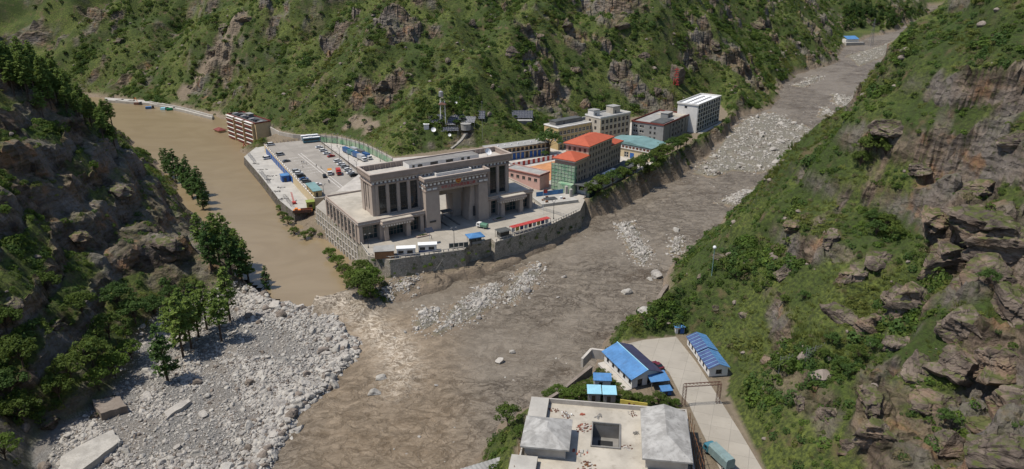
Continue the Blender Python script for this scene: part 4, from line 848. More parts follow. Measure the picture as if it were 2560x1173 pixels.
block(b2_, 0, -4, -2, 14, 8, 5.6, 'grey_wall', {'front': [(1 + 3 * k, 3 + 3 * k, 3, 4.8, 'b') for k in range(4)]}, roofm='dark_roof'); MB().box(-.8, 14.8, -5, 4.6, 3.62, 3.9).build('roof', 'dark_roof', b2_); MB().box(8, 20, -9, -4.1, -.6, -.2).build('terrace', 'concrete_pale', b2_)
# pink building
zk = ZP + 7.4; Lk, ak = span((1350, 441), (1271, 424), zk); Dk, _ = span((1350, 441), (1369, 435), zk); loc, _ = site((1349, 476), ZP, ak - math.pi)
b = thing('pink_building', 'single tall storey pink building with flat grey roof beside the gate building', 'building', loc, ak - math.pi)
Lk += 2; Dk += 2.5
block(b, -Lk, 0, -.3, Lk, Dk, 7.6, 'pink_wall', {'front': [(Lk * (.16 + .17 * k), Lk * (.16 + .17 * k) + 1.9, 4.2, 5.9, 'd') for k in range(5)]}, 'd', roofm='grey_roof')
MB().box(-Lk - .4, .4, -.4, Dk + .4, 7.32, 7.7).build('roof_edge', 'maroon', b); parapet(b, -Lk, 0, 7.7, Lk, Dk, .5, .3, 'pink_wall', .2); MB().box(-Lk + .3, -.3, .3, Dk - .3, 7.7, 7.74).build('roof_deck', 'grey_roof', b)
# garages with blue doors
zg = ZP + 7.4; Lg, ag = span((1225, 375), (1374, 355.5), zg); p = P(1225, 375, zg); b = thing('garage_row', 'long two storey row with blue shutter doors below a grey flat roof', 'building', (p[0], p[1], ZP), ag)
n_ = 14; wd = Lg / n_
block(b, 0, 0, -.3, Lg, 9, 7.6, 'tan_wall', {'front': [(i * wd + .5, (i + 1) * wd - .5, 4.9, 6.9, 'b') for i in range(n_)]}, roofm='grey_roof')
for i in range(n_): MB().box(i * wd + .4, (i + 1) * wd - .4, -.08, -.005, 0, 3.6).build('shutter_door', 'blue_paint' if i % 5 != 3 else 'dark_metal', b)
for i in range(n_ + 1): MB().box(max(0, i * wd - .25), i * wd + .25, -.5, -.01, 0, 4.2).build('pier', 'cream_wall', b)
MB().box(-.5, Lg + .5, -1.2, 9.3, 7.3, 7.8).build('roof_slab', 'grey_roof', b); MB().box(-.1, Lg, -.9, -.01, 4.2, 4.55).build('canopy', 'white_wall', b)
for i in range(9): MB().box(2 + i * Lg / 9, 2.6 + i * Lg / 9, 3, 3.6, 7.81, 8.5).build('roof_vent', 'white_paint', b)
# yellow three storey block
zy = ZP + 13.4; Ly, ay = span((1391, 323), (1498, 303), zy); loc, _ = site((1395, 376), ZP, ay); b = thing('yellow_block', 'yellow three storey block with dark window bands and solar roof sheds', 'building', loc, ay)
block(b, 0, 0, -.3, Ly, 13, 13.7, 'yellow_wall', {'front': grid(Ly, 11, 2.3, 5.6, 2, 3.9, 2.3) + [(1.2 + i * 3.3, 3.6 + i * 3.3, .8, 3.6, 't') for i in range(int((Ly - 2) / 3.3))], 'left': grid(13, 3, 2, 5.6, 2, 3.9, 2.2)}, 'n', roofm='grey_roof')
MB().box(-.4, Ly + .4, -1.2, -.02, 4.3, 4.7).build('shop_canopy', 'teal_roof', b); MB().box(-.3, Ly + .3, -.3, 13.3, 13.41, 14.0).build('roof_edge', 'trim_white', b); MB().box(.5, Ly - .5, .5, 12.6, 14.0, 14.04).build('roof_deck', 'grey_roof', b)
for i in range(12): x_ = i * (Ly - .4) / 11; MB().box(x_, x_ + .4, -.22, -.01, 4.7, 13.4).build('pilaster', 'cream_wall', b)
c_ = cabin(b, 2, 5, 14.04, Ly * .6, 5.5, 2.2, 'concrete_dark', 'roof_shed', 'dark_roof'); MB().box(Ly * .62, Ly - 2, 6, 11, 14.04, 14.5).build('roof_panels', 'solar', b)
# beige block
zc = ZP + 17; Lc, ac = span((1501, 297), (1576, 283), zc); p = P(1501, 297, zc); b = thing('beige_block', 'beige four storey block with two stair cabins on the roof', 'building', (p[0], p[1], ZP), ac)
block(b, 0, 0, -.3, Lc, 13, 17.3, 'beige_wall', {'front': grid(Lc, 7, 2.2, 2.0, 4, 3.9, 2.3), 'left': grid(13, 2, 1.8, 6, 3, 3.9, 2.0)}, 'd', roofm='grey_roof'); parapet(b, 0, 0, 17, Lc, 13, .9, .3, 'white_wall', .25)
cabin(b, 1, 7, 17, 5.5, 5, 3.6, 'white_wall'); cabin(b, Lc * .62, 5.5, 17, 6.5, 6, 4.2, 'beige_wall')
for i in range(8): x_ = i * (Lc - .4) / 7; MB().box(x_, x_ + .4, -.22, -.01, 0, 17).build('pilaster', 'cream_wall', b)
# flooded balcony block
zfl = ZL + 16.4; Lf, af = span((643, 312), (573, 288), zfl); Df, af2 = span((643, 312), (677, 309), zfl); p = P(646, 370, ZL)
b = thing('flooded_block', 'five storey cream block with maroon balcony bays standing in the brown water', 'building', (p[0], p[1], ZL - .0), af - math.pi); Df = max(Df, 11)
block(b, -Lf, 0, -3, Lf, Df, 19.4, 'tan_wall', {'front': [(Lf * k / 9 + .9, Lf * k / 9 + 2.6, 3.9 + 3.15 * f, 5.7 + 3.15 * f, 'b') for k in range(9) for f in range(5)]}, roofm='dark_roof')
for k in (0, 1, 2):
    x1_ = -Lf * k / 3 - 2.6; x0_ = -Lf * (k + 1) / 3 + .7
    for f in range(5): z_ = .6 + 3.15 * f; bo = MB().box(x0_, x1_, -1.7, -.02, z_, z_ + 1.35).build('balcony', 'maroon', b); MB().box(x0_ - .1, x1_ + .1, -1.85, -.02, z_ + 1.35, z_ + 1.6).build('rail', 'trim_white', bo); MB().box(x0_ + .3, x1_ - .3, -1.2, -1.05, z_ + 1.6, z_ + 2.9).build('glazing', 'glass', bo)
    MB().box(x0_ - .1, x1_ + .1, -1.9, -.02, 16.2, 16.6).build('bay_cap', 'trim_white', b); MB().box(x1_ - .02, x1_ + .5, -1.7, -.02, -1, 16.2).build('bay_wall', 'tan_wall', b)
parapet(b, -Lf, 0, 16.4, Lf, Df, .8, .3, 'maroon', .3)
for k in range(7): x_ = -Lf + 2 + k * (Lf - 5) / 6; MB().box(x_, x_ + 3.2, Df * .25, Df * .55, 16.5, 17.5).build('roof_panels', 'solar' if k % 2 else 'grey_metal', b)
cabin(b, -Lf * .65, Df * .55, 16.4, 6, 3.5, 2.2, 'concrete_dark')
p = P(552, 330, ZL); o = thing('flooded_hut', 'small red roofed hut half under the brown water', 'hut', (p[0], p[1], ZL), af - math.pi); MB().box(-5, 3, -2.5, 2.5, -2, 1.4).build('wall', 'tan_wall', o); hip(o, -5, -2.5, 1.7, 8, 5, 1.6, .6, 'maroon')
p = P(515, 290, 0); o = thing('shore_wall', 'pale concrete flood wall along the far lake road', 'wall', (0, 0, 0))
w_pts = [P(u, v, 6) for u, v in ((533, 292), (500, 284), (465, 274), (430, 266), (395, 262), (375, 256))]
for a, c in zip(w_pts[:-1], w_pts[1:]):
    L_ = np.hypot(*(c - a)[:2]); MB().box(0, L_ + .1, -.4, .4, -3.5, 2.2).build('wall_panel', 'concrete_pale', o, (a[0], a[1], 5), math.atan2(c[1] - a[1], c[0] - a[0]))
mb = MB(); a, c = w_pts[0], w_pts[-1]
o = tag(MB().prism(ccw([tuple(P(*q, 6)[:2]) for q in ((533, 288), (465, 270), (380, 252), (262, 244), (262, 250), (372, 258), (460, 276), (530, 294))]), 1, 6).build('lake_road', 'concrete_pale'), 'pale road along the far shore of the lake', kind='structure')
# retaining wall with netting behind the deck
o = thing('net_wall', 'tall curving pale wall with green netting behind the parking deck', 'wall', (0, 0, 0)); nwp = [P(u, v, ZP) for u, v in ((803, 356), (846, 360), (880, 368), (912, 378), (945, 394), (982, 414))]
for i, (a, c) in enumerate(zip(nwp[:-1], nwp[1:])):
    L_ = np.hypot(*(c - a)[:2]); an_ = math.atan2(c[1] - a[1], c[0] - a[0]); MB().box(0, L_, -.2, .25, 0, 4.6).build('wall_panel', 'concrete_pale', o, (a[0], a[1], ZP), an_); MB().box(.2, L_ - .2, -.32, -.28, .4, 3.6).build('net', 'green_net', o, (a[0], a[1], ZP), an_)
    for k in range(3): MB().tube((L_ * k / 3, -.4, 0), (L_ * k / 3, -.4, 6.2), .1, 5).build('post', 'dark_metal', o, (a[0], a[1], ZP), an_)
o = thing('hill_wall', 'low grey wall at the hill foot between the flooded block and the buses', 'wall', (0, 0, 0)); nwp = [P(u, v, ZP - 2) for u, v in ((677, 332), (700, 345), (735, 352), (770, 354), (800, 352))]
for a, c in zip(nwp[:-1], nwp[1:]): L_ = np.hypot(*(c - a)[:2]); MB().box(0, L_, -.3, .3, -4, 4.2).build('wall_panel', 'concrete', o, (a[0], a[1], ZP - 2), math.atan2(c[1] - a[1], c[0] - a[0]))
# red and white hoarding
o = thing('hoarding', 'red and white panel hoarding along the yard behind the pink building', 'fence', (0, 0, 0)); a, c = P(1275, 420, ZP), P(1420, 392, ZP); L_ = np.hypot(*(c - a)[:2]); n_ = 24
for i in range(n_): MB().box(i * L_ / n_ + .02, (i + 1) * L_ / n_ - .02, -.08, .08, 0, 2.6).build('panel', 'red_paint' if i % 2 else 'white_paint', o, (a[0], a[1], ZP), math.atan2(c[1] - a[1], c[0] - a[0]))

# ------------------------------------------------------------------ near bank, lower right
rd = ccw(pix([(1610, 850), (1690, 842), (1740, 905), (1775, 960), (1800, 1000), (1850, 1080), (1905, 1173), (1990, 1320), (1860, 1320), (1800, 1173), (1745, 1060), (1722, 1010), (1700, 985), (1672, 930), (1560, 862)], ZB))
m = MB(); m.prism(rd, ZB - .6, ZB + .06); tag(m.build('road', 'road_concrete'), 'pale concrete road and yard beside the mud river', kind='structure')
# unfinished concrete building
zt = 17.0; p0 = P(1329, 994, zt + 1.0); p1 = P(1716, 1026, zt + 1.0); wC = float(np.hypot(*(p1 - p0)[:2])); aC = math.atan2(p1[1] - p0[1], p1[0] - p0[0])
U_ = thing('unfinished_building', 'unfinished concrete building with flat roof, two pavilion roofs and a light well', 'building', (p0[0], p0[1], zt), aC)
def ul(u, v, z):
    q = P(u, v, z) - p0; return (q[0] * math.cos(aC) + q[1] * math.sin(aC), -q[0] * math.sin(aC) + q[1] * math.cos(aC))
w1, w3 = ul(1483, 1058, zt), ul(1548, 1122, zt); WX0, WX1, WY1, WY0 = w1[0], w3[0], w1[1], w3[1]; DB = -44
mr = MB()
for (x0, x1, y0, y1) in ((0, WX0, DB, 0), (WX1, wC, DB, 0), (WX0, WX1, WY1, 0), (WX0, WX1, DB, WY0)): mr.box(x0, x1, y0, y1, -.5, 0)
mr.build('roof_slab', 'roof_sand', U_); MB().box(.2, wC - .2, DB, -.2, -10, -.51).build('storey_walls', 'concrete', U_) if False else None
m = MB(); m.box(0, .4, DB, 0, -10, -.51).box(wC - .4, wC, DB, 0, -10, -.51).box(.4, wC - .4, -.4, 0, -10, -.51).build('outer_walls', 'concrete', U_)
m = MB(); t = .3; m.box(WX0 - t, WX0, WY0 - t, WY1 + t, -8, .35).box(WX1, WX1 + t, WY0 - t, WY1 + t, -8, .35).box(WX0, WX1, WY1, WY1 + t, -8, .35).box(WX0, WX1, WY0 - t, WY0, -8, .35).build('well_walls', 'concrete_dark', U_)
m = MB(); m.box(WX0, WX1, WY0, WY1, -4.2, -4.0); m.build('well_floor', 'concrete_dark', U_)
for yy in ((WY0 * .82 + WY1 * .18), (WY0 * .25 + WY1 * .75)): MB().box(WX0 + (WX1 - WX0) * .22, WX1 - (WX1 - WX0) * .22, yy - .9, yy + .9, -3.99, -3.9).build('well_opening', 'rubber', U_)
for (x0, x1, y0, y1) in ((0, wC, -.35, 0), (0, .35, DB, -.36), (wC - .35, wC, DB, -.36)): MB().box(x0, x1, y0, y1, 0, 1.3).build('parapet', 'concrete', U_)
s0 = ul(1329, 994, zt + 1.3); s1 = ul(1362, 1048, zt + 1.3); MB().box(.0, 4.6, -9.0, -.36, 1.3, 1.5).box(4.3, 4.6, -9, -.36, 0, 1.3).build('corner_slab', 'concrete_pale', U_)
def pav(q, ridge, nm):
    ze_ = zt + 3.4; c = [ul(*k, ze_) for k in q]; x0, x1 = (c[0][0] + c[3][0]) / 2, (c[1][0] + c[2][0]) / 2; y1, y0 = (c[0][1] + c[1][1]) / 2, (c[2][1] + c[3][1]) / 2
    MB().box(x0 + .9, x1 - .9, y0 + 1.2, y1 - .9, 0, 3.0).build('pavilion_wall', 'concrete', U_)
    m = MB(); m.box(x0, x1, y0, y1, 3.0, 3.4); b_ = [(x0, y0, 3.41), (x1, y0, 3.41), (x1, y1, 3.41), (x0, y1, 3.41)]; xm = (x0 + x1) / 2
    ra, rb = (xm, y0 + (y1 - y0) * ridge[0], 5.6), (xm, y0 + (y1 - y0) * ridge[1], 5.6)
    m.face([b_[0], b_[1], ra]); m.face([b_[1], b_[2], rb, ra]); m.face([b_[2], b_[3], rb]); m.face([b_[3], b_[0], ra, rb]); m.build('pavilion_roof', 'roof_cement', U_)
    return x0, x1, y0, y1
def m_cement():
    n = NT('roof_cement'); st = n.noise(.35, 6, .65, n.mapping((1, 1, .4)), .4); c = n.mix(n.ramp(st, .36, .66), (.24, .232, .215), (.38, .37, .345)); c = n.mix(n.ramp(n.noise(.8, 6, .7), .55, .72, 0, .6), c, (.13, .125, .12)); n.fin(c, .92, n.bump(n.noise(2, 5), .05, .5), spec=.2)
m_cement()
PA = pav([(1316, 1040), (1430, 1048), (1425, 1127), (1300, 1115)], (.42, .62), 'a'); PB = pav([(1602, 1025), (1713, 1026), (1736, 1159), (1605, 1145)], (.35, .97), 'b')
q = ul(1290, 1140, zt + 1.2); MB().box(q[0] - 1, q[0] + 5, q[1] - 9, q[1], 0, 1.6).build('corner_slab', 'concrete_pale', U_)
rs = np.random.default_rng(3)
def rubble(label, u, v, n, rad, mats, size=.35, flat=.4):
    q = P(u, v, zt); o = thing('rubble_heap', label, 'rubble', (q[0], q[1], zt + .02), rs.uniform(0, 6))
    for k, mm in enumerate(mats):
        m = MB()
        for i in range(n):
            a, r_ = rs.uniform(0, 6.28), rad * rs.uniform(0, 1) ** .7; x, y = r_ * math.cos(a), r_ * math.sin(a) * .8; s_ = size * rs.uniform(.4, 1.3); h = max(.05, .5 * size * (1 - r_ / rad)); m.box(x - s_, x + s_, y - s_ * .5, y + s_ * .5, 0, h + rs.uniform(.03, .15), 0, s_ * rs.uniform(0, .4), s_ * .1)
        m.build('debris', mm, o)['kind'] = 'stuff'
    return o
rubble('heap of red bricks and tools beside the light well', 1460, 1070, 14, 2.4, ['rust', 'brick_red', 'concrete'], .3); rubble('pile of grey rebar scraps and red boards near the back parapet', 1418, 1040, 12, 2.0, ['concrete_dark', 'rust', 'white_paint'], .28)
rubble('small red plastic sheet heap on the unfinished roof', 1455, 1036, 5, .7, ['brick_red'], .4); rubble('low grey mortar heap on the roof slab', 1497, 1042, 16, 1.2, ['concrete_dark'], .3); rubble('scatter of pale boards and red tape below the light well', 1452, 1130, 6, 2.2, ['brick_red', 'concrete_pale'], .5, .2)
rubble('thin litter of boards right of the light well', 1568, 1120, 10, 1.5, ['rust', 'concrete'], .3); rubble('scatter of timber near the bottom of the roof', 1470, 1165, 8, 2.6, ['timber', 'rust', 'concrete_pale'], .4); rubble('grey debris heap beside the right pavilion', 1590, 1085, 14, 1.0, ['concrete_dark'], .25); rubble('red brick stack at the parapet corner', 1385, 1025, 12, 1.2, ['rust'], .3); rubble('brick scraps along the back parapet', 1580, 1035, 10, 1.5, ['rust', 'concrete'], .25)
# bamboo and pole scaffolds at the building's sides
def pole_rack(label, pts, z0, z1, n):
    o = thing('pole_scaffold', label, 'scaffold', (0, 0, 0)); a, c = (P(*k, z1) for k in pts)
    for i in range(n):
        q = a + (c - a) * i / (n - 1); MB().tube((q[0], q[1], z0), (q[0] + rs.normal(0, .1), q[1], z1 + rs.uniform(0, 2.5)), .07, 5).build('pole', 'timber', o)
    for k in range(3): z_ = z0 + (z1 - z0) * (k + 1) / 3 - .2; MB().tube((a[0], a[1] - .1, z_), (c[0], c[1] - .1, z_), .06, 5).build('pole', 'timber', o)
pole_rack('timber pole scaffold on the river side of the unfinished building', ((1322, 1045), (1285, 1173)), 6, zt + 1, 10); pole_rack('timber pole scaffold on the road side of the unfinished building', ((1722, 1040), (1760, 1160)), ZB, zt + 1, 10)
def gable(par, L, W, h, rise, wallm, roofa, roofb, over=.5, seams=10, wins=(), name='roof'):
    faces = {'front': [w_ for w_ in wins if w_[5] == 'f'], 'left': [w_ for w_ in wins if w_[5] == 'l']} if wins else {}
    block(par, 0, 0, 0, L, W, h, wallm, faces, 'b')
    m = MB(); m.raw([(0, 0, h), (0, W, h), (0, W / 2, h + rise), (L, 0, h), (L, W, h), (L, W / 2, h + rise)], [(0, 2, 1), (3, 4, 5)]); m.build('gable', wallm, par)
    for s_, mm in ((-1, roofa), (1, roofb)):
        y0, y1 = W / 2, (-over if s_ < 0 else W + over); zed = h - rise * over / (W / 2); t = .1
        m = MB(); v = [(-over, y0, h + rise), (L + over, y0, h + rise), (L + over, y1, zed), (-over, y1, zed)]; m.raw([(x, y, z + .02) for x, y, z in v] + [(x, y, z + t + .02) for x, y, z in v], [(0, 1, 2, 3), (7, 6, 5, 4), (0, 3, 7, 4), (1, 0, 4, 5), (2, 1, 5, 6), (3, 2, 6, 7)]); r_ = m.build(name, mm, par)
        for k in range(seams): x = -over + (L + 2 * over) * (k + .5) / seams; MB().raw([(x - .05, y0, h + rise + t + .03), (x + .05, y0, h + rise + t + .03), (x + .05, y1, zed + t + .03), (x - .05, y1, zed + t + .03), (x, (y0 + y1) / 2, (h + rise + zed) / 2 + t + .12)], [(0, 1, 4), (1, 2, 4), (2, 3, 4), (3, 0, 4)]).build('roof_rib', mm, r_)
# blue roofed house: axis runs away from the road
zE = ZB + 3.4; q0 = P(1579, 971, ZB); Lh, ah = span((1579, 946), (1510, 880), zE); q1 = P(1649, 929, zE); e_l = P(1579, 946, zE); Wh = float(abs((q1 - e_l)[0] * math.sin(ah) - (q1 - e_l)[1] * math.cos(ah)))
b = thing('blue_roof_house', 'long white house with one bright blue and one dark panelled roof slope', 'house', (q0[0], q0[1], ZB), ah - math.pi / 2 + math.pi / 2)
# local x runs along the ridge away from the camera, local -y is the road side
b.rotation_euler = (0, 0, ah); 
hs = thing('x', 'x', 'x'); bpy.data.objects.remove(hs)
block(b, 0, -Wh, 0, Lh, Wh, 3.4, 'white_wall', {'back': [(1.5 + 3.1 * k, 2.7 + 3.1 * k, 1.1, 2.4, 'b') for k in range(5)], 'left': [(Wh * .2, Wh * .2 + 1.6, .2, 2.4, 'b'), (Wh * .55, Wh * .55 + 1.0, .2, 2.4, 'b')]})
m = MB(); m.raw([(0, 0, 3.4), (0, -Wh, 3.4), (0, -Wh / 2, 5.2), (Lh, 0, 3.4), (Lh, -Wh, 3.4), (Lh, -Wh / 2, 5.2)], [(0, 1, 2), (3, 5, 4)]); m.build('gable', 'white_wall', b)
for y1, mm in ((.7, 'blue_steel'), (-Wh - .7, 'solar_roof')):
    if mm == 'solar_roof' and mm not in MT: mat('solar_roof', (.045, .04, .075), .4, .2, .4, .1, spec=.4)
    ze_ = 3.4 - 1.8 * .7 / (Wh / 2); v = [(-.7, -Wh / 2, 5.2), (Lh + .7, -Wh / 2, 5.2), (Lh + .7, y1, ze_), (-.7, y1, ze_)]
    r_ = MB().raw([(x, y, z + .03) for x, y, z in v] + [(x, y, z + .14) for x, y, z in v], [(0, 1, 2, 3), (7, 6, 5, 4), (0, 3, 7, 4), (1, 0, 4, 5), (2, 1, 5, 6), (3, 2, 6, 7)]).build('roof', mm, b)
    for k in range(15):
        x = -.6 + (Lh + 1.2) * (k + .5) / 15; MB().raw([(x - .04, -Wh / 2, 5.36), (x + .04, -Wh / 2, 5.36), (x + .04, y1, ze_ + .16), (x - .04, y1, ze_ + .16)], [(0, 1, 2, 3)]).build('roof_seam', 'blue_dark' if mm == 'solar_roof' else mm, r_)
MB().tube((-.8, -Wh / 2, 5.36), (Lh + .8, -Wh / 2, 5.36), .14, 6).build('ridge_cap', 'blue_light', b)
MB().box(-.3, Lh, .05, 2.2, -.8, -.02).build('plinth_walk', 'concrete', b)
def lean(name, label, u, v, ang, L, W, h0, h1, wallm, roofm, z=ZB, over=.3, open_=False):
    q = P(u, v, z); o = thing(name, label, 'shed', (q[0], q[1], z), ang)
    if open_:
        for x in (.1, L - .1):
            for y in (.1, W - .1): MB().tube((x, y, 0), (x, y, h0), .08, 6).build('post', 'grey_metal', o)
    else: block(o, 0, 0, 0, L, W, h0, wallm, {'front': [(L * .3, L * .3 + min(1.0, L * .3), .1, h0 * .75, 'b')]})
    v_ = [(-over, -over, h0 + .02), (L + over, -over, h0 + .02), (L + over, W + over, h1), (-over, W + over, h1)]; r_ = MB().raw(v_ + [(x, y, z_ + .1) for x, y, z_ in v_], [(3, 2, 1, 0), (4, 5, 6, 7), (0, 1, 5, 4), (1, 2, 6, 5), (2, 3, 7, 6), (3, 0, 4, 7)]).build('roof', roofm, o)
    for k in range(6): x = (L) * (k + .5) / 6; MB().raw([(x - .03, -over, h0 + .14), (x + .03, -over, h0 + .14), (x + .03, W + over, h1 + .12), (x - .03, W + over, h1 + .12)], [(0, 1, 2, 3)]).build('roof_rib', roofm, r_)
    return o
lean('light_blue_shed', 'grey hut with pale blue sheet roof, riverward of the pair', 1470, 1004, R(-3), 3.3, 3.4, 2.6, 3.0, 'grey_wall', 'blue_light'); lean('light_blue_shed', 'grey hut with pale blue sheet roof, next to the house garden', 1508, 1006, R(-3), 3.3, 3.4, 2.6, 3.0, 'grey_wall', 'blue_light')
lean('blue_lean_to', 'small shed with bright blue roof between the house and the pale huts', 1485, 968, R(-4), 4.6, 2.6, 2.3, 2.9, 'white_wall', 'blue_steel'); lean('blue_canopy', 'open blue roofed canopy at the gable of the long house', 1628, 975, R(10), 5.0, 4.2, 2.6, 3.1, 'white_wall', 'blue_steel', open_=True); lean('blue_kennel', 'low blue roofed box beside the open canopy', 1656, 990, R(10), 2.6, 2.0, 1.5, 1.8, 'blue_paint', 'blue_steel')
# two-part hut on the hill side of the road
q = P(1772, 942, ZB); ah2 = math.atan2(*(P(1720, 868, ZB) - P(1772, 942, ZB))[[1, 0]])
for k, lab in ((0, 'white hut with dark blue panelled roof, road end of the pair'), (1, 'white hut with dark blue panelled roof, uphill end of the pair')):
    o = thing('panel_hut', lab, 'hut', (q[0] + math.cos(ah2) * 9.2 * k, q[1] + math.sin(ah2) * 9.2 * k, ZB + .35 * k), ah2 - math.pi / 2 + math.pi / 2); o.rotation_euler = (0, 0, ah2)
    block(o, 0, -5.6, 0, 8.9, 5.6, 2.9, 'white_wall', {'back': [(1.2 + 2.6 * j, 2.2 + 2.6 * j, .9, 2.1, 'b') for j in range(3)], 'left': [(2.0, 3.8, .9, 2.2, 'b')]}); m = MB()
    m.raw([(0, 0, 2.9), (0, -5.6, 2.9), (0, -2.8, 4.1), (8.9, 0, 2.9), (8.9, -5.6, 2.9), (8.9, -2.8, 4.1)], [(0, 1, 2), (3, 5, 4)]); m.build('gable', 'white_wall', o)
    for y1, mm in ((.5, 'blue_dark'), (-6.1, 'blue_steel')):
        v = [(-.4, -2.8, 4.1), (9.2, -2.8, 4.1), (9.2, y1, 2.72), (-.4, y1, 2.72)]; r_ = MB().raw([(x, y, z + .03) for x, y, z in v] + [(x, y, z + .12) for x, y, z in v], [(0, 1, 2, 3), (7, 6, 5, 4), (0, 3, 7, 4), (1, 0, 4, 5), (2, 1, 5, 6), (3, 2, 6, 7)]).build('roof', mm, o)
        for j in range(6): x = .2 + j * 1.65; MB().raw([(x - .05, -2.8, 4.26), (x + .05, -2.8, 4.26), (x + .05, y1, 2.88), (x - .05, y1, 2.88)], [(0, 1, 2, 3)]).build('roof_seam', 'blue_light', r_)
o = lean('blue_kiosk', 'little white and blue kiosk beside the green tank on the bank', 1688, 836, R(8), 3.0, 2.6, 2.4, 2.8, 'white_wall', 'blue_steel'); MB().box(1.6, 2.9, -.06, -.01, .1, 2.2).build('blue_door', 'blue_paint', o)
q = P(1736, 826, ZB); o = thing('water_tank', 'green plastic water tank beside the blue kiosk', 'tank', (q[0], q[1], ZB)); MB().loft([[(r_ * math.cos(2 * math.pi * i / 14), r_ * math.sin(2 * math.pi * i / 14), z_) for i in range(14)] for r_, z_ in ((.95, 0), (1.0, .2), (.96, .8), (1.0, 1.0), (.96, 1.6), (1, 1.8), (.8, 2.2), (.3, 2.4))]).build('tank_body', 'tank_green', o); MB().tube((0, 0, 2.38), (0, 0, 2.55), .28, 10).build('lid', 'tank_green', o)
# truss gantry
ga, gb = P(1708, 1014, ZB), P(1794, 1008, ZB); o = thing('truss_gantry', 'rusty lattice height gantry across the road', 'gantry', (0, 0, 0)); ht = 6.4
def truss(p, q, w_, nm):
    p, q = Vector(p), Vector(q); d = (q - p).normalized(); a = d.orthogonal().normalized() if abs(d.z) < .9 else Vector((1, 0, 0)); c = d.cross(a); m = MB(); co = [(a * x + c * y) * w_ for x, y in ((1, 1), (-1, 1), (-1, -1), (1, -1))]; L = (q - p).length; n = max(3, int(L / 1.0))
    for v in co: m.tube(p + v, q + v, .06, 4)
    for i in range(n):
        s0, s1 = p + d * L * i / n, p + d * L * (i + 1) / n
        for k in range(4): m.tube(s0 + co[k], s1 + co[(k + 1) % 4], .04, 4)
    m.build(nm, 'rust', o)
truss((ga[0], ga[1], ZB), (ga[0], ga[1], ZB + ht), .42, 'upright'); truss((gb[0], gb[1], ZB), (gb[0], gb[1], ZB + ht), .42, 'upright'); truss((ga[0] - .3, ga[1], ZB + ht), (gb[0] + .3, gb[1], ZB + ht), .42, 'beam')
# yellow board, path walls, corrugated shed
a, c = P(1550, 1008, ZB + 3), P(1618, 1018, ZB + 3); o = thing('yellow_board', 'yellow printed board standing behind the back parapet', 'sign', (a[0], a[1], ZB), math.atan2(c[1] - a[1], c[0] - a[0])); L_ = float(np.hypot(*(c - a)[:2]))
bd = MB().box(0, L_, -.08, .08, 1.4, 4.2).build('board', 'sign_yellow', o); MB().box(L_ * .3, L_ * .38, -.1, -.082, 2.0, 3.6).box(L_ * .48, L_ * .56, -.1, -.082, 2.2, 3.4).box(L_ * .66, L_ * .74, -.1, -.082, 2.0, 3.2).build('print', 'maroon', bd)
for x in (.4, L_ - .4): MB().tube((x, .1, -.2), (x, .1, 3.6), .08, 6).build('post', 'grey_metal', o)
def kerbwall(name, label, pts, zs, w_, h, mm, cat='wall'):
    o = thing(name, label, cat, (0, 0, 0)); ps = [P(u, v, z) for (u, v), z in zip(pts, zs)]
    for a, c in zip(ps[:-1], ps[1:]):
        d = Vector(c) - Vector(a); L = math.hypot(d.x, d.y); n = Vector((-d.y, d.x, 0)).normalized() * w_ / 2; v = []
        for z_ in (-2.0, h): v += [Vector(a) + n + Vector((0, 0, z_)), Vector(a) - n + Vector((0, 0, z_)), Vector(c) - n + Vector((0, 0, z_)), Vector(c) + n + Vector((0, 0, z_))]
        MB().raw(v, [(0, 1, 2, 3), (7, 6, 5, 4), (0, 4, 5, 1), (1, 5, 6, 2), (2, 6, 7, 3), (3, 7, 4, 0)]).build('segment', mm, o)
    return o
kerbwall('path_wall', 'broken concrete path wall climbing the grassy bank', ((1610, 800), (1635, 775), (1652, 738), (1668, 715)), (6, 7, 8, 9), 1.4, .7, 'stone_brown'); kerbwall('garden_wall', 'rough stone wall running down to the river beside the pale huts', ((1478, 922), (1440, 952), (1400, 985), (1368, 1005)), (10, 9, 8, 8), 1.0, 1.0, 'stone_brown'); kerbwall('garden_wall', 'bent concrete kerb wall around the house corner', ((1455, 905), (1478, 880), (1510, 884)), (9, 10, 10), .8, 1.2, 'concrete'); kerbwall('garden_wall', 'low stone wall between the lower tree and the unfinished building', ((1250, 1100), (1290, 1078), (1312, 1062)), (6, 7, 8), .9, .9, 'stone_brown')
q = P(1285, 1130, 9); o = thing('tin_shed', 'old shed with grey corrugated sheet roof below the unfinished building', 'shed', (q[0], q[1], 5), R(205)); block(o, 0, 0, 0, 14, 6, 3.2, 'grey_wall', {}); m = MB()
for k in range(14): x = -.5 + k * 1.07; m.raw([(x, -.5, 3.3), (x + .53, -.5, 3.42), (x + 1.07, -.5, 3.3), (x, 6.5, 3.8), (x + .53, 6.5, 3.92), (x + 1.07, 6.5, 3.8)], [(0, 1, 4, 3), (1, 2, 5, 4)])
m.build('roof', 'grey_roof', o)
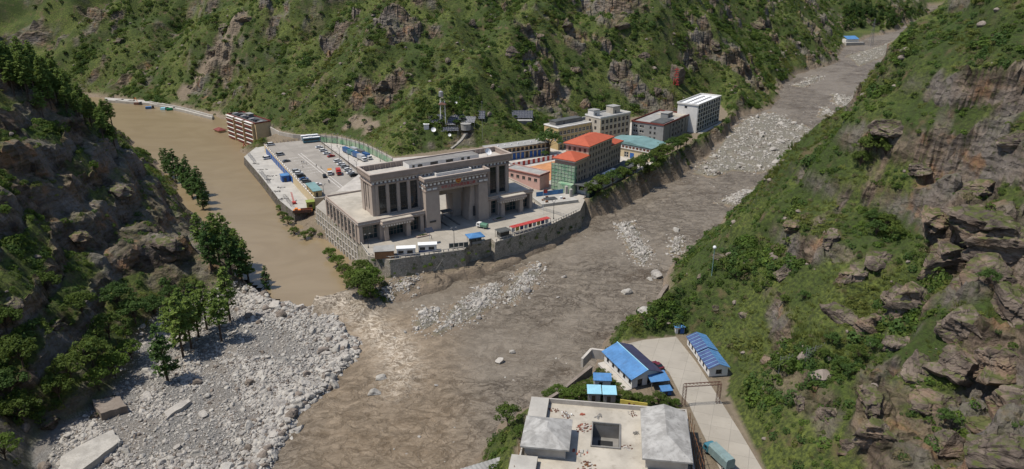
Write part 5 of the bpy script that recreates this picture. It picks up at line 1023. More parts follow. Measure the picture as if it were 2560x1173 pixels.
# ------------------------------------------------------------------ vehicles
for nm, c in dict(white=(.68, .68, .66), silver=(.38, .39, .40), black=(.018, .018, .02), grey=(.12, .125, .13), red=(.30, .02, .018), blue=(.03, .09, .22), orange=(.55, .24, .04), teal=(.05, .16, .20), green=(.10, .22, .15), maroonc=(.11, .012, .015)).items():
    mat('car_' + nm, c, .3, .04, .5, .03, spec=.5, dirt=.06)
def wheel_mesh(r_, w_):
    m = MB(); m.tube((0, -w_ / 2, 0), (0, w_ / 2, 0), r_, 14); m.tube((0, -w_ / 2 - .02, 0), (0, w_ / 2 + .02, 0), r_ * .55, 10, mi=1); return m.mesh('wheel', ['rubber', 'grey_metal'])
WH = {}
def add_wheels(o, xs, ty, r_, w_=.22):
    k = (r_, w_)
    if k not in WH: WH[k] = wheel_mesh(r_, w_)
    for x in xs:
        for s_ in (-1, 1): link('wheel', WH[k], o, (x, s_ * ty, r_))
def profile(m, pts, w_, mi=0, tuck=0.0, zt=None):
    a = [(x, -w_ / 2 + (tuck if zt and z > zt else 0), z) for x, z in pts]; b = [(x, w_ / 2 - (tuck if zt and z > zt else 0), z) for x, z in pts]; n = len(pts)
    m.raw(a + b, [(i, (i + 1) % n, n + (i + 1) % n, n + i) for i in range(n)] + [tuple(range(n))[::-1], tuple(range(n, 2 * n))], mi); return m
CARS = {}
def car_meshes(style):
    if style in CARS: return CARS[style]
    if style == 'sedan': body = [(-2.25, .35), (2.25, .35), (2.3, .7), (2.15, .88), (1.1, .98), (-1.7, 1.02), (-2.25, .95)]; cab = [(1.15, .97), (.45, 1.42), (-1.0, 1.45), (-1.75, 1.02)]; w_ = 1.8
    elif style == 'suv': body = [(-2.3, .4), (2.3, .4), (2.35, .8), (2.2, 1.0), (1.3, 1.12), (-2.25, 1.12)]; cab = [(1.3, 1.11), (.75, 1.68), (-1.9, 1.72), (-2.25, 1.12)]; w_ = 1.9
    else: body = [(-2.5, .4), (2.4, .4), (2.45, .9), (2.1, 1.15), (-2.5, 1.2)]; cab = [(2.1, 1.14), (1.3, 1.95), (-2.4, 2.0), (-2.5, 1.2)]; w_ = 1.9
    b = MB(); profile(b, body, w_); r_ = MB(); x0, x1 = cab[2][0], cab[1][0]; r_.box(x0 + .05, x1 - .05, -w_ / 2 + .2, w_ / 2 - .2, cab[1][1] - .06, cab[1][1] + .04)
    g = MB(); profile(g, cab, w_ - .1, 0, .13, cab[1][1] - .1); l = MB(); l.box(2.2, 2.36, -.2, .2, .65, .82)
    CARS[style] = (b, r_, g, l, w_); return CARS[style]
CM = {}
def car(style, colr, u, v, z, ang, label, group=None, scale=1.0):
    b, r_, g, l, w_ = car_meshes(style); k = (style, colr)
    if k not in CM: CM[k] = (b.mesh('body', 'car_' + colr), r_.mesh('roof', 'car_' + colr), g.mesh('windows', 'glass'), l.mesh('headlights', 'white_paint'))
    p = P(u, v, z); o = thing('parked_car', label, 'car', (p[0], p[1], z + .01), ang, group)
    for nm, me_ in zip(('body', 'roof', 'windows'), CM[k]): link(nm, me_, o)
    for s_ in (-1, 1): link('headlight', CM[k][3], o, (0, s_ * (w_ / 2 - .3), 0))
    add_wheels(o, (-1.4, 1.4), w_ / 2 - .1, .34); return o
aP = math.atan2(gd[1], gd[0]) + math.pi / 2 + R(12)
for i, (u, v, st, cl) in enumerate(((798, 370, 'sedan', 'white'), (808, 378.5, 'suv', 'white'), (817, 385.5, 'sedan', 'white'), (844, 405, 'suv', 'white'), (852, 412, 'sedan', 'white'), (869, 427, 'suv', 'white'), (876, 434, 'sedan', 'white'))):
    car(st, cl, u, v, ZD, aP + random.uniform(-.06, .06), 'white ' + ('saloon' if st == 'sedan' else 'off-roader') + ' in the row under the deck lamp posts', 'cars on the parking deck')
car('sedan', 'red', 828, 392.5, ZD, aP, 'dark red saloon between the white cars under the deck lamp posts', 'cars on the parking deck'); car('suv', 'silver', 861, 419, ZD, aP, 'silver off-roader in the row under the deck lamp posts', 'cars on the parking deck'); car('suv', 'black', 885, 441, ZD, aP, 'black off-roader at the row end beside the gate building', 'cars on the parking deck')
car('suv', 'black', 811.5, 443, ZD, aP + 1.2, 'black off-roader standing beside the small orange truck', 'cars on the parking deck')
car('van', 'white', 677, 364, ZD, aP - .1, 'white van at the corner of the deck near the flooded block', 'cars on the parking deck'); car('van', 'silver', 701, 389, ZD, aP, 'silver van alone on the quay side of the deck', 'cars on the parking deck'); car('sedan', 'grey', 716, 405, ZD, aP, 'grey saloon alone on the quay side of the deck', 'cars on the parking deck')
for u, v, st, cl, lab in ((741, 430, 'suv', 'silver', 'silver off-roader first in the tight row on the quay side'), (747, 436, 'suv', 'white', 'white off-roader in the tight row on the quay side'), (753, 443, 'suv', 'black', 'black off-roader behind the white one in the quay side row'), (760, 450, 'sedan', 'blue', 'dark blue saloon in the tight row on the quay side'), (766, 456, 'suv', 'grey', 'dark grey off-roader next to the teal roofed cabin'), (793, 464, 'sedan', 'white', 'white saloon parked beside the teal roofed cabin')):
    car(st, cl, u, v, ZD, aP - .15, lab, 'cars on the parking deck')
car('sedan', 'maroonc', 1643, 918, ZB, R(118), 'dark red car parked beside the blue roofed house')
car('van', 'white', 668, 398, ZQ, aP, 'white van parked on the quay below the garage doors')
mat('tarp', (.17, .235, .23), .8, .12, .8, .15, dirt=.2)
def bus(u, v, z, ang, cl, label, L=11.0):
    p = P(u, v, z); o = thing('bus', label, 'bus', (p[0], p[1], z + .01), ang, 'buses on the deck'); m = MB(); profile(m, [(-L / 2, .45), (L / 2, .45), (L / 2 + .1, 1.4), (L / 2 - .15, 3.2), (-L / 2, 3.25)], 2.5); m.build('body', 'car_' + cl, o)
    m = MB(); m.box(-L / 2 + .4, L / 2 - .9, -1.27, 1.27, 1.55, 2.65).box(L / 2 - .12, L / 2 + .1, -1.1, 1.1, 1.5, 2.9); m.build('windows', 'glass', o); MB().box(-L / 2 + .1, L / 2 - .3, -1.15, 1.15, 3.25, 3.38).build('roof', 'white_paint', o); MB().box(-2, .5, -.8, .8, 3.38, 3.6).build('roof_unit', 'white_paint', o); add_wheels(o, (-L * .3, L * .34), 1.12, .48, .3)
bus(775, 350, ZD, R(24), 'white', 'white coach parked against the back of the deck'); bus(780, 356, ZD, R(24), 'teal', 'teal coach with white roof beside the white coach')
def truck(u, v, z, ang, cab_c, box_m, label, L=7.0, h=2.8, tarp=False, w_=2.3):
    p = P(u, v, z); o = thing('truck', label, 'truck', (p[0], p[1], z + .01), ang); m = MB(); profile(m, [(L / 2 - 1.9, .6), (L / 2, .6), (L / 2 + .05, 1.3), (L / 2 - .2, 2.3), (L / 2 - 1.9, 2.35)], w_); c = m.build('cab', cab_c, o)
    MB().box(L / 2 - .14, L / 2 + .06, -w_ / 2 + .15, w_ / 2 - .15, 1.4, 2.15).build('windscreen', 'glass', c); MB().box(L / 2 - 1.5, L / 2 - .5, -w_ / 2 - .02, w_ / 2 + .02, 1.45, 2.1).build('side_window', 'glass', c)
    MB().box(-L / 2, L / 2 - .1, -.5, .5, .5, .8).build('chassis', 'dark_metal', o)
    if tarp:
        rg = []
        for k in range(12): x = -L / 2 + (L - 2.1) * k / 11; b_ = .06 if k % 2 else 0; rg.append([(x, -w_ / 2, .8), (x, -w_ / 2 - b_, h - .5), (x, -w_ / 2 + .35, h + b_), (x, w_ / 2 - .35, h + b_), (x, w_ / 2 + b_, h - .5), (x, w_ / 2, .8)])
        MB().loft(rg).build('tarpaulin', box_m, o)
    else: MB().box(-L / 2, L / 2 - 2.0, -w_ / 2, w_ / 2, .8, h).build('cargo_box', box_m, o)
    add_wheels(o, (-L / 2 + 1.3, L / 2 - 1.1), w_ / 2 - .12, .46, .28); return o
aT = math.atan2(-1, .25)
truck(825, 436, ZD, R(-75), 'car_white', 'car_orange', 'small truck with white cab and orange box on the deck', 6, 2.6); truck(847, 436, ZD, R(-70), 'car_red', 'red_paint', 'red truck parked on the deck next to the orange one', 6.5, 3.0); truck(1206, 570, ZP, R(150), 'car_white', 'car_green', 'small pickup truck with pale green tarpaulin on the forecourt', 5.2, 2.3, True, 2.0)
t_ = truck(1795, 1150, ZB + .06, R(112), 'car_teal', 'tarp', 'lorry with ribbed teal tarpaulin on the near road', 9, 3.4, True, 2.5)
for k in range(4): MB().tube((-3 + k * 1.6, -1.34, 1.0), (-2.2 + k * 1.6, -1.34, 2.7), .16, 5).build('painted_swirl', 'white_paint', t_)
for i, (u, v, cl) in enumerate(((868, 374, 'blue'), (880, 380, 'teal'), (893, 386, 'blue'), (905, 392, 'silver'), (888, 374, 'silver'), (905, 380, 'grey'), (918, 388, 'blue'))):
    truck(u, v + 9, ZP, R(-52), 'car_white', 'car_' + cl, ('lorry with %s box crowded in the yard behind the deck' % cl), 8, 3.3)['group'] = 'lorries behind the deck'
# ------------------------------------------------------------------ people
def ring(cx, cy, z, rx, ry, n=8): return [(cx + rx * math.cos(2 * math.pi * i / n), cy + ry * math.sin(2 * math.pi * i / n), z) for i in range(n)]
def person_mesh(top, bot, stride=.12):
    m = MB()
    for s_ in (-1, 1):
        f = s_ * stride; m.loft([ring(f + .05, s_ * .1, 0, .13, .05), ring(f, s_ * .1, .1, .06, .055), ring(f * .8, s_ * .1, .3, .065, .06), ring(f * .45, s_ * .1, .5, .065, .065), ring(0, s_ * .09, .88, .1, .09)], 1)
    m.loft([ring(0, 0, .82, .12, .17), ring(0, 0, .98, .11, .15), ring(0, 0, 1.2, .12, .18), ring(0, 0, 1.4, .11, .2), ring(0, 0, 1.46, .06, .08), ring(0, 0, 1.52, .05, .05), ring(.01, 0, 1.58, .085, .07), ring(.01, 0, 1.68, .095, .078), ring(0, 0, 1.76, .06, .05)], mis=[1, 0, 0, 0, 2, 2, 2, 3, 3])
    for s_ in (-1, 1):
        f = -s_ * stride * .6; m.loft([ring(0, s_ * .2, 1.4, .055, .05), ring(f * .5, s_ * .25, 1.12, .045, .042), ring(f + .06, s_ * .26, .88, .036, .034)], 0)
        m.loft([ring(f + .06, s_ * .26, .89, .034, .026), ring(f + .09, s_ * .26, .80, .045, .02), ring(f + .1, s_ * .255, .72, .03, .014)], 2)
    return m.mesh('person', [top, bot, 'skin', 'rubber'], True)
PM = [person_mesh('car_black', 'car_grey'), person_mesh('car_blue', 'car_black'), person_mesh('car_grey', 'car_black', .2), person_mesh('car_red', 'car_grey', .06)]
for i, (u, v, z, k, lab) in enumerate(((755, 409, ZD, 0, 'person in dark clothes in the group on the open deck'), (760, 410, ZD, 1, 'person in a blue jacket in the group on the open deck'), (766, 411.5, ZD, 0, 'person in dark clothes in the group on the open deck'), (757.5, 420, ZD, 2, 'person in grey walking alone near the group on the deck'), (803, 422, ZD, 2, 'person in grey walking across the deck'), (791, 418, ZD, 0, 'person in black standing near the bay lines on the deck'), (822, 457, ZD, 1, 'person in blue beside the black off-roader'), (824, 458.5, ZD, 0, 'person in black beside the one in blue'),
        (1322, 516, ZP, 3, 'person in red among those at the right wing corner'), (1327, 514, ZP, 0, 'person in black among those at the right wing corner'), (1331, 517, ZP, 1, 'person in blue among those at the right wing corner'), (1336, 513, ZP, 3, 'person in red among those at the right wing corner'), (1079, 598, ZP, 0, 'person in black near the solar lamp on the forecourt'))):
    p = P(u, v, z); o = tag(link('person', PM[k], None, (p[0], p[1], z + .01), random.uniform(0, 6)), lab, 'person', 'people on the deck and forecourt')
# ------------------------------------------------------------------ street furniture
def lamp(u, v, z, label, h=8.0, group='double arm lamp posts'):
    p = P(u, v, z); o = thing('lamp_post', label, 'lamp post', (p[0], p[1], z), R(A0), group); MB().tube((0, 0, 0), (0, 0, h * .86), .14, 7, .09).build('post', 'dark_metal', o); MB().tube((0, 0, 0), (0, 0, .6), .26, 7).build('base', 'dark_metal', o)
    for s_ in (-1, 1): a_ = MB().tube((0, 0, h * .84), (s_ * 1.1, 0, h), .07, 5).build('arm', 'dark_metal', o); MB().box(s_ * 1.0 - .35, s_ * 1.0 + .35, -.16, .16, h - .02, h + .12).build('lamp_head', 'grey_metal', a_)
for u, v in ((812, 371), (830, 384), (850, 400), (873, 418), (893, 436)): lamp(u, v, ZD, 'dark double arm lamp post along the edge of the parking deck')
for u, v in ((843, 366), (875, 373), (899, 383), (924, 394), (951, 404)): lamp(u, v, ZP, 'dark double arm lamp post along the netted wall')
lamp(1384, 548, ZP, 'double arm lamp post by the railing right of the red canopy', 9, 'forecourt lamps'); lamp(1136, 622, ZP, 'tall post beside the blue tent roof', 9, 'forecourt lamps'); lamp(811, 500, ZP, 'lamp post on the wall beside the yellow cabin', 8, 'forecourt lamps'); lamp(921, 620, ZP, 'lamp post before the left wing glass front', 6, 'forecourt lamps')
def at(x, y): return tuple(LW(x, y))
mat('timber_light', (.30, .15, .07), .8, .2, .6, .2, .2)
# brown hut and white containers
o = thing('brown_hut', 'brown timber hut with grey flat roof at the forecourt corner', 'hut', at(2.0, -18.5), R(A0 - 22)); block(o, -2.6, 0, 0, 7.4, 4.4, 3.1, 'timber_light', {'right': [(1, 2.2, .2, 2.4, 'b')]}); MB().raw([(-3, -.4, 3.1), (5.2, -.4, 3.1), (5.2, 4.8, 3.6), (-3, 4.8, 3.6), (-3, -.4, 3.25), (5.2, -.4, 3.25), (5.2, 4.8, 3.75), (-3, 4.8, 3.75)], [(3, 2, 1, 0), (4, 5, 6, 7), (0, 1, 5, 4), (1, 2, 6, 5), (2, 3, 7, 6), (3, 0, 4, 7)]).build('roof', 'grey_roof', o)
for x, y, lab in ((8.6, -19.6, 'white container cabin beside the brown hut'), (17.4, -20.6, 'white container cabin beside the solar lamp')):
    o = thing('container_cabin', lab, 'cabin', at(x, y), R(A0 - 24)); block(o, -.6, 0, 0, 7.2, 2.8, 3.0, 'white_wall', {'front': [(.5, 2.6, 1.2, 2.3, 'b'), (4.0, 6.2, 1.2, 2.3, 'b')], 'right': [(.6, 1.6, .2, 2.3, 'b')]}); MB().box(-.8, 6.8, -.25, 3.0, 3.01, 3.3).build('roof', 'white_paint', o); MB().box(-.62, 6.62, -.05, -.01, .1, .9).build('blue_band', 'blue_dark', o)
o = thing('glazed_panels', 'row of dark glazed panel frames by the parapet', 'panel', at(29.0, -23.0), R(A0 - 18))
for k in range(4): f_ = MB().box(k * 2.0, k * 2.0 + 1.9, 0, .1, 0, 2.3).build('frame', 'grey_metal', o); MB().box(k * 2.0 + .15, k * 2.0 + 1.75, -.02, -.002, .2, 2.1).build('pane', 'glass_teal', f_)
m = MB(); m.loft([ring(0, 0, 0, .7, .7), ring(0, 0, .8, .6, .6), ring(0, 0, .81, .42, .42), ring(0, 0, 2.0, .38, .34), ring(0, 0, 2.8, .42, .36), ring(0, 0, 3.0, .16, .16), ring(0, 0, 3.2, .2, .2), ring(0, 0, 3.5, .1, .1)]); tag(m.build('statue', 'dark_metal', None, at(38.2, -24.2)), 'small dark statue on a plinth beside the tall post', 'statue')
o = thing('blue_tent', 'booth with bright blue hipped canopy roof on slim posts', 'booth', at(41.2, -22.6), R(A0 - 8)); hip(o, -2.9, -2.3, 3.3, 5.8, 4.6, 1.1, .5, 'blue_steel', 'canopy')
for x in (-2.7, 0, 2.7):
    for y in (-2.1, 2.1): MB().tube((x, y, 0), (x, y, 3.0), .09, 6).build('post', 'grey_metal', o)
MB().box(-2.3, 2.3, -1.6, 1.6, 0, 1.1).build('counter', 'grey_wall', o); MB().box(-2.25, 2.25, -1.55, 1.55, 1.1, 2.9).build('glazing', 'glass_teal', o)
o = thing('dark_booth', 'guard booth with dark flat canopy beside the red canopy', 'booth', at(54.2, -23.2), R(A0)); MB().box(-2.9, 2.9, -2.3, 2.3, 3.2, 3.55, 0, .4, .4).build('canopy', 'dark_roof', o); MB().box(-2.2, 2.2, -1.7, 1.7, 0, 1.1).build('counter', 'concrete_dark', o); MB().box(-2.1, 2.1, -1.6, 1.6, 1.1, 2.9).build('glazing', 'glass', o)
for x in (-2.6, 2.6):
    for y in (-2.0, 2.0): MB().tube((x, y, 0), (x, y, 3.2), .09, 6).build('post', 'dark_metal', o)
o = thing('red_canopy', 'long red roofed walkway canopy with display boards under it', 'canopy', at(59.0, -21.8), R(A0 + 5)); n_ = 9
for k in range(n_): MB().box(k * 2.3, k * 2.3 + 2.12, -1.4, 1.4, 3.0, 3.18, 0, .02, .1).build('roof_panel', 'red_paint', o); MB().box(k * 2.3 + .2, k * 2.3 + 1.9, -.1, .1, .8, 2.4).build('display_board', ('white_paint', 'sign_yellow', 'blue_dark', 'white_paint', 'maroon')[k % 5], o)
for k in range(n_ + 1): MB().tube((k * 2.3 - .1, -1.2, 0), (k * 2.3 - .1, -1.2, 3.0), .09, 5).build('post', 'blue_dark', o); MB().tube((k * 2.3 - .1, 1.2, 0), (k * 2.3 - .1, 1.2, 3.0), .09, 5).build('post', 'blue_dark', o)
o = thing('solar_lamp', 'solar panel lamp on a white post before the left gate pier', 'lamp post', at(25.0, -13.5), R(A0)); MB().tube((0, 0, 0), (0, 0, 5.2), .1, 6).build('post', 'white_paint', o); MB().raw([(-1.7, -1.2, 5.0), (1.7, -1.2, 5.0), (1.7, 1.2, 6.4), (-1.7, 1.2, 6.4), (-1.7, -1.2, 5.1), (1.7, -1.2, 5.1), (1.7, 1.2, 6.5), (-1.7, 1.2, 6.5)], [(3, 2, 1, 0), (4, 5, 6, 7), (0, 1, 5, 4), (1, 2, 6, 5), (2, 3, 7, 6), (3, 0, 4, 7)]).build('panel', 'solar', o)
o = thing('flag_pole', 'white flag pole with a red flag beside the right wing', 'flag', at(84.5, -8.0), R(A0)); MB().tube((0, 0, 0), (0, 0, 12), .09, 7, .05).build('pole', 'white_paint', o); m = MB()
for k in range(6): x0, x1 = k * .4, (k + 1) * .4; m.face([(x0, .25 * math.sin(k * 1.1), 9.9), (x1, .25 * math.sin(k * 1.1 + 1.1), 9.85), (x1, .25 * math.sin(k * 1.1 + 1.1) + .05, 11.5), (x0, .25 * math.sin(k * 1.1) + .05, 11.6)])
m.build('flag_cloth', 'red_paint', o)
o = thing('railing', 'metal crowd railing across the right end of the forecourt', 'railing', at(86, 2), R(A0 - 75))
for k in range(11): r_ = MB().tube((k * 2.0, 0, 0), (k * 2.0, 0, 1.4), .06, 5).tube((k * 2.0, 0, 1.4), (k * 2.0 + 2, 0, 1.4), .05, 5).tube((k * 2.0, 0, .3), (k * 2.0 + 2, 0, .3), .05, 5); [r_.tube((k * 2.0 + .25 * j, 0, .3), (k * 2.0 + .25 * j, 0, 1.4), .025, 4) for j in range(1, 8)]; r_.build('rail_panel', 'grey_metal', o)
o = thing('edge_railing', 'pale parapet rail along the top of the front retaining wall', 'railing', (0, 0, 0)); rp_ = [P(u, v, ZP) for u, v in ((895, 601), (921, 638), (975, 648), (1060, 638), (1158, 622))]
for a, c in zip(rp_[:-1], rp_[1:]):
    L_ = float(np.hypot(*(c - a)[:2])); an_ = math.atan2(c[1] - a[1], c[0] - a[0]); MB().box(0, L_, -.12, .12, .9, 1.1).build('rail', 'concrete_pale', o, (a[0], a[1], ZP), an_)
    for k in range(int(L_ / 2)): MB().box(k * 2.0, k * 2.0 + .3, -.12, .12, 0, .9).build('post', 'concrete_pale', o, (a[0], a[1], ZP), an_)
rp_ = [P(u, v, ZP) for u, v in ((1240, 604), (1300, 585), (1370, 564), (1448, 527))]; o = thing('edge_railing', 'rail along the broken wall edge right of the dark booth', 'railing', (0, 0, 0))
for a, c in zip(rp_[:-1], rp_[1:]):
    L_ = float(np.hypot(*(c - a)[:2])); an_ = math.atan2(c[1] - a[1], c[0] - a[0]); MB().box(0, L_, -.12, .12, .9, 1.1).build('rail', 'concrete', o, (a[0], a[1], ZP), an_)
    for k in range(int(L_ / 2)): MB().box(k * 2.0, k * 2.0 + .3, -.12, .12, 0, .9).build('post', 'concrete', o, (a[0], a[1], ZP), an_)
o = thing('blue_hoarding_yard', 'raised concrete pad ringed by blue hoarding in front of the scaffold', 'hoarding', at(98, 8), R(A0 - 10)); MB().box(-7, 12, -9, 3, 0, 1.4).build('pad', 'concrete_pale', o)
for k in range(6): MB().box(-5 + 2.4 * k + .03, -5 + 2.4 * k + 2.37, 2.6, 2.75, 1.4, 3.6).build('panel', 'blue_steel', o)
MB().box(10, 11.2, -4, -2.8, 1.4, 5.2).build('concrete_post', 'concrete', o); MB().box(10, 11.2, 1, 2.2, 1.4, 5.2).build('concrete_post', 'concrete', o); MB().box(-3, 3, -5, -1, 1.41, 1.7).build('pallet', 'dark_metal', o)
for k in range(5): x = random.uniform(-6, 8); y = random.uniform(-8, 0); MB().box(x, x + 1.2, y, y + .8, 1.41, 1.41 + random.uniform(.3, 1)).build('material_pile', random.choice(('timber', 'white_paint', 'rust')), o)
o = thing('flower_bed', 'dark planted bed at the foot of the left wing porch', 'planter', at(23.5, -4.6), R(A0)); MB().box(-.5, 5.5, -1.2, 1.2, 0, .5).build('kerb', 'gate_trim', o); link('plants', bush_mesh('plants', 301, 160, 'leaf_dark', .4, .25), o, (2.5, 0, .4)).scale = (2.6, 1, 1.4)
o = thing('flower_bed', 'dark planted bed at the foot of the right wing porch', 'planter', at(61.5, -3.6), R(A0)); MB().box(-.5, 5.0, -1.2, 1.2, 0, .5).build('kerb', 'gate_trim', o); link('plants', bush_mesh('plants', 302, 160, 'leaf_dark', .4, .25), o, (2.3, 0, .4)).scale = (2.4, 1, 1.4)
# deck cabin, quay things
p = P(786, 482, ZD); o = thing('deck_cabin', 'long yellow cabin with teal sheet roof at the deck edge', 'cabin', (p[0], p[1], ZD), eang); block(o, -7.5, -2, 0, 15, 4, 3.0, 'yellow_wall', {'left': [(1, 2, .2, 2.3, 'b')], 'front': [(1.5 + 3 * k, 2.8 + 3 * k, 1, 2.2, 'b') for k in range(4)], 'back': [(1.5 + 3 * k, 2.8 + 3 * k, 1, 2.2, 'b') for k in range(4)]}, 'b'); MB().box(-7.9, 7.9, -2.4, 2.4, 3.0, 3.25).build('roof', 'teal_dark' if False else 'teal_roof', o)
p = P(713, 452, ZQ); o = thing('blue_shed', 'blue steel shed on the quay against the deck wall', 'shed', (p[0], p[1], ZQ), eang); block(o, -2.5, -2, 0, 5, 4, 3.4, 'blue_paint', {'left': [(1, 2.4, .2, 2.4, 'b')]}); MB().box(-2.8, 2.8, -2.3, 2.3, 3.4, 3.6).build('roof', 'blue_steel', o)
p = P(777, 520, ZQ); o = thing('green_kiosk', 'olive green kiosk at the near end of the quay', 'kiosk', (p[0], p[1], ZQ), R(20)); block(o, -1.8, -1.8, 0, 3.6, 3.6, 3.4, 'green_paint', {'front': [(1, 2.6, 1.2, 2.4, 'b')], 'left': [(1, 2.2, 1.2, 2.4, 'b')]}); MB().box(-2.1, 2.1, -2.1, 2.1, 3.4, 3.7).build('roof', 'green_paint', o)
p = P(757, 528, ZQ); o = thing('orange_platform', 'orange steel platform with rust red girders on the stone bastion', 'platform', (p[0], p[1], ZQ), R(12)); MB().box(-4.5, 4.5, -2.2, 2.2, .05, .5).build('deck_plate', 'orange', o); MB().box(-4.5, 4.5, -2.5, -2.25, 0, 1.4).box(-1, 4.5, .5, .9, .5, 1.3).build('girder', 'rust', o); MB().box(-3.6, -2.2, -1.6, .4, .5, 1.9).build('engine_box', 'orange', o)
p = P(733, 505, ZQ); o = thing('red_boom', 'red lattice boom leaning on the quay', 'crane boom', (p[0], p[1], ZQ), R(115)); m = MB()
for k in range(7): m.tube((k * .9 - 3, -.3, .3 + k * .55), (k * .9 - 2.1, .3, .85 + k * .55), .07, 4).tube((k * .9 - 3, .3, .3 + k * .55), (k * .9 - 2.1, -.3, .85 + k * .55), .07, 4)
m.tube((-3, -.3, .3), (3.4, -.3, 4.2), .1, 5).tube((-3, .3, .3), (3.4, .3, 4.2), .1, 5); m.build('lattice', 'red_paint', o); MB().box(-4.2, -2.2, -.9, .9, 0, 1.1).build('base', 'red_paint', o)
p = P(607, 372, ZL + .5); o = thing('red_boom', 'red excavator arm sticking out of the water by the flooded block', 'crane boom', (p[0], p[1], ZL - .2), R(60)); MB().tube((0, 0, 0), (1.5, 0, 4), .3, 6).tube((1.5, 0, 4), (3.5, 0, 1.0), .25, 6).build('arm', 'red_paint', o)
for k, (u, v, n) in enumerate(((630, 398, 16), (663, 446, 18), (722, 506, 14))):
    p = P(u, v, ZQ); m = MB(); pts_ = [Vector((i * .16 - n * .7, .8 * math.cos(i * .7) + .2 * math.sin(i * .13), .85 + .8 * math.sin(i * .7))) for i in range(n * 9)]
    for a, c in zip(pts_[:-1], pts_[1:]): m.tube(a, c, .06, 3, cap=False)
    tag(m.build('wire_coil', 'grey_metal', None, (p[0], p[1], ZQ + .05), eang), 'tangled coil of collapsed fence wire along the quay edge', 'wire', 'collapsed fence coils')
for k, (u, v) in enumerate(((640, 410), (668, 450), (690, 480), (710, 498), (655, 425), (700, 470), (680, 440))):
    p = P(u, v, ZQ); m = MB(); 
    for i in range(14): x, y = random.gauss(0, 1.3), random.gauss(0, .8); s_ = random.uniform(.15, .5); m.box(x - s_, x + s_, y - s_ * .6, y + s_ * .6, 0, s_ * random.uniform(.4, 1), 0, s_ * .2, s_ * .1)
    tag(m.build('rubble_heap', 'concrete_dark', None, (p[0], p[1], ZQ + .01)), 'small heap of broken concrete on the quay strip', 'rubble', 'rubble on the quay')
# ------------------------------------------------------------------ on the knoll behind: solar arrays, mast, dishes
def array(u, v, rows, cols, rz, label, tilt=35, pw=1.05, ph=1.7, h=1.2):
    p = hit(u, v); o = thing('solar_array', label, 'solar panels', (p[0], p[1], p[2]), rz, 'solar arrays on the knoll'); t = R(tilt); W = cols * pw; D = rows * ph
    me_ = MB().box(.03, pw - .03, .03, ph - .03, 0, .06, 0).box(0, pw, 0, .03, -.01, .08, 1).box(0, .03, 0, ph, -.01, .08, 1).mesh('panel', ['solar', 'white_paint'])
    for i in range(cols):
        for j in range(rows): q = link('panel', me_, o, (i * pw - W / 2, j * ph * math.cos(t), h + j * ph * math.sin(t))); q.rotation_euler = (t, 0, 0)
    for i in (0, cols // 2, cols): x = i * pw - W / 2; MB().tube((x, 0, -1.5), (x, 0, h), .08, 5).build('support', 'grey_metal', o); MB().tube((x, D * math.cos(t), -1.5), (x, D * math.cos(t), h + D * math.sin(t)), .08, 5).build('support', 'grey_metal', o)
    return o
array(1090, 312, 4, 8, R(8), 'solar array left of the water tower'); array(1122, 318, 5, 8, R(-8), 'solar array right in front of the water tower'); array(1118, 334, 2, 14, R(12), 'long low solar array before the water tower'); array(1152, 305, 3, 6, R(20), 'small solar array above the round tank'); array(1170, 312, 3, 8, R(-14), 'solar array on the roof of the round tank shed'); array(1200, 302, 4, 6, R(0), 'square solar array beside the thin mast'); array(1297, 300, 4, 18, R(0), 'wide solar array over a grey shed')
p = hit(1310, 312); o = thing('array_shed', 'grey shed under the wide solar array', 'shed', p, 0); MB().box(-4, 5, 0, 4, -1, 2.4).build('wall', 'concrete_dark', o); MB().box(-4.3, 5.3, -.3, 4.3, 2.4, 2.6).build('roof', 'grey_roof', o)
p = hit(1165, 322); o = thing('round_tank', 'round grey concrete tank below the small arrays', 'tank', p, 0); MB().loft([[(r_ * math.cos(2 * math.pi * i / 20), r_ * math.sin(2 * math.pi * i / 20), z_) for i in range(20)] for r_, z_ in ((3.2, -1), (3.2, 2.6), (3.35, 2.65), (3.35, 2.9), (.2, 3.3))]).build('tank_wall', 'grey_roof', o); MB().tube((0, 0, 3.2), (0, 0, 3.6), .4, 10).build('hatch', 'grey_metal', o)
p = hit(1108, 306); o = thing('water_tower', 'steel lattice water tower with orange platform and grey tank', 'tower', p, 0)
for x in (-1.6, 1.6):
    for y in (-1.6, 1.6): MB().tube((x, y, -1.5), (x * .8, y * .8, 13), .14, 5).build('leg', 'white_paint', o)
for k in range(4): z_ = 2.5 + 3 * k; MB().tube((-1.5, -1.5, z_), (1.5, -1.5, z_ + 2.5), .07, 4).tube((1.5, -1.5, z_), (-1.5, -1.5, z_ + 2.5), .07, 4).tube((-1.5, -1.5, z_), (-1.5, 1.5, z_ + 2.5), .07, 4).tube((1.5, 1.5, z_), (1.5, -1.5, z_ + 2.5), .07, 4).build('brace', 'grey_metal', o)
hip(o, -2.2, -2.2, 11, 4.4, 4.4, 1.4, .2, 'rust', 'orange_roof'); MB().tube((-.8, 0, 12), (-.8, 0, 15.5), .1, 6).build('riser', 'grey_metal', o); MB().loft([ring(-.8, 0, 15.4, 1.3, 1.3, 14), ring(-.8, 0, 15.6, 1.4, 1.4, 14), ring(-.8, 0, 18.4, 1.4, 1.4, 14), ring(-.8, 0, 19, .3, .3, 14)]).build('tank', 'grey_metal', o)
for u, v, r_, lab in ((1084, 333, 1.5, 'white satellite dish on the knoll left of the solar arrays'), (1124, 344, 1.0, 'small white dish below the long low array'), (1140, 262, .8, 'tiny dish on the slope above the water tower')): dish(tuple(hit(u, v)), r_, R(10), lab)
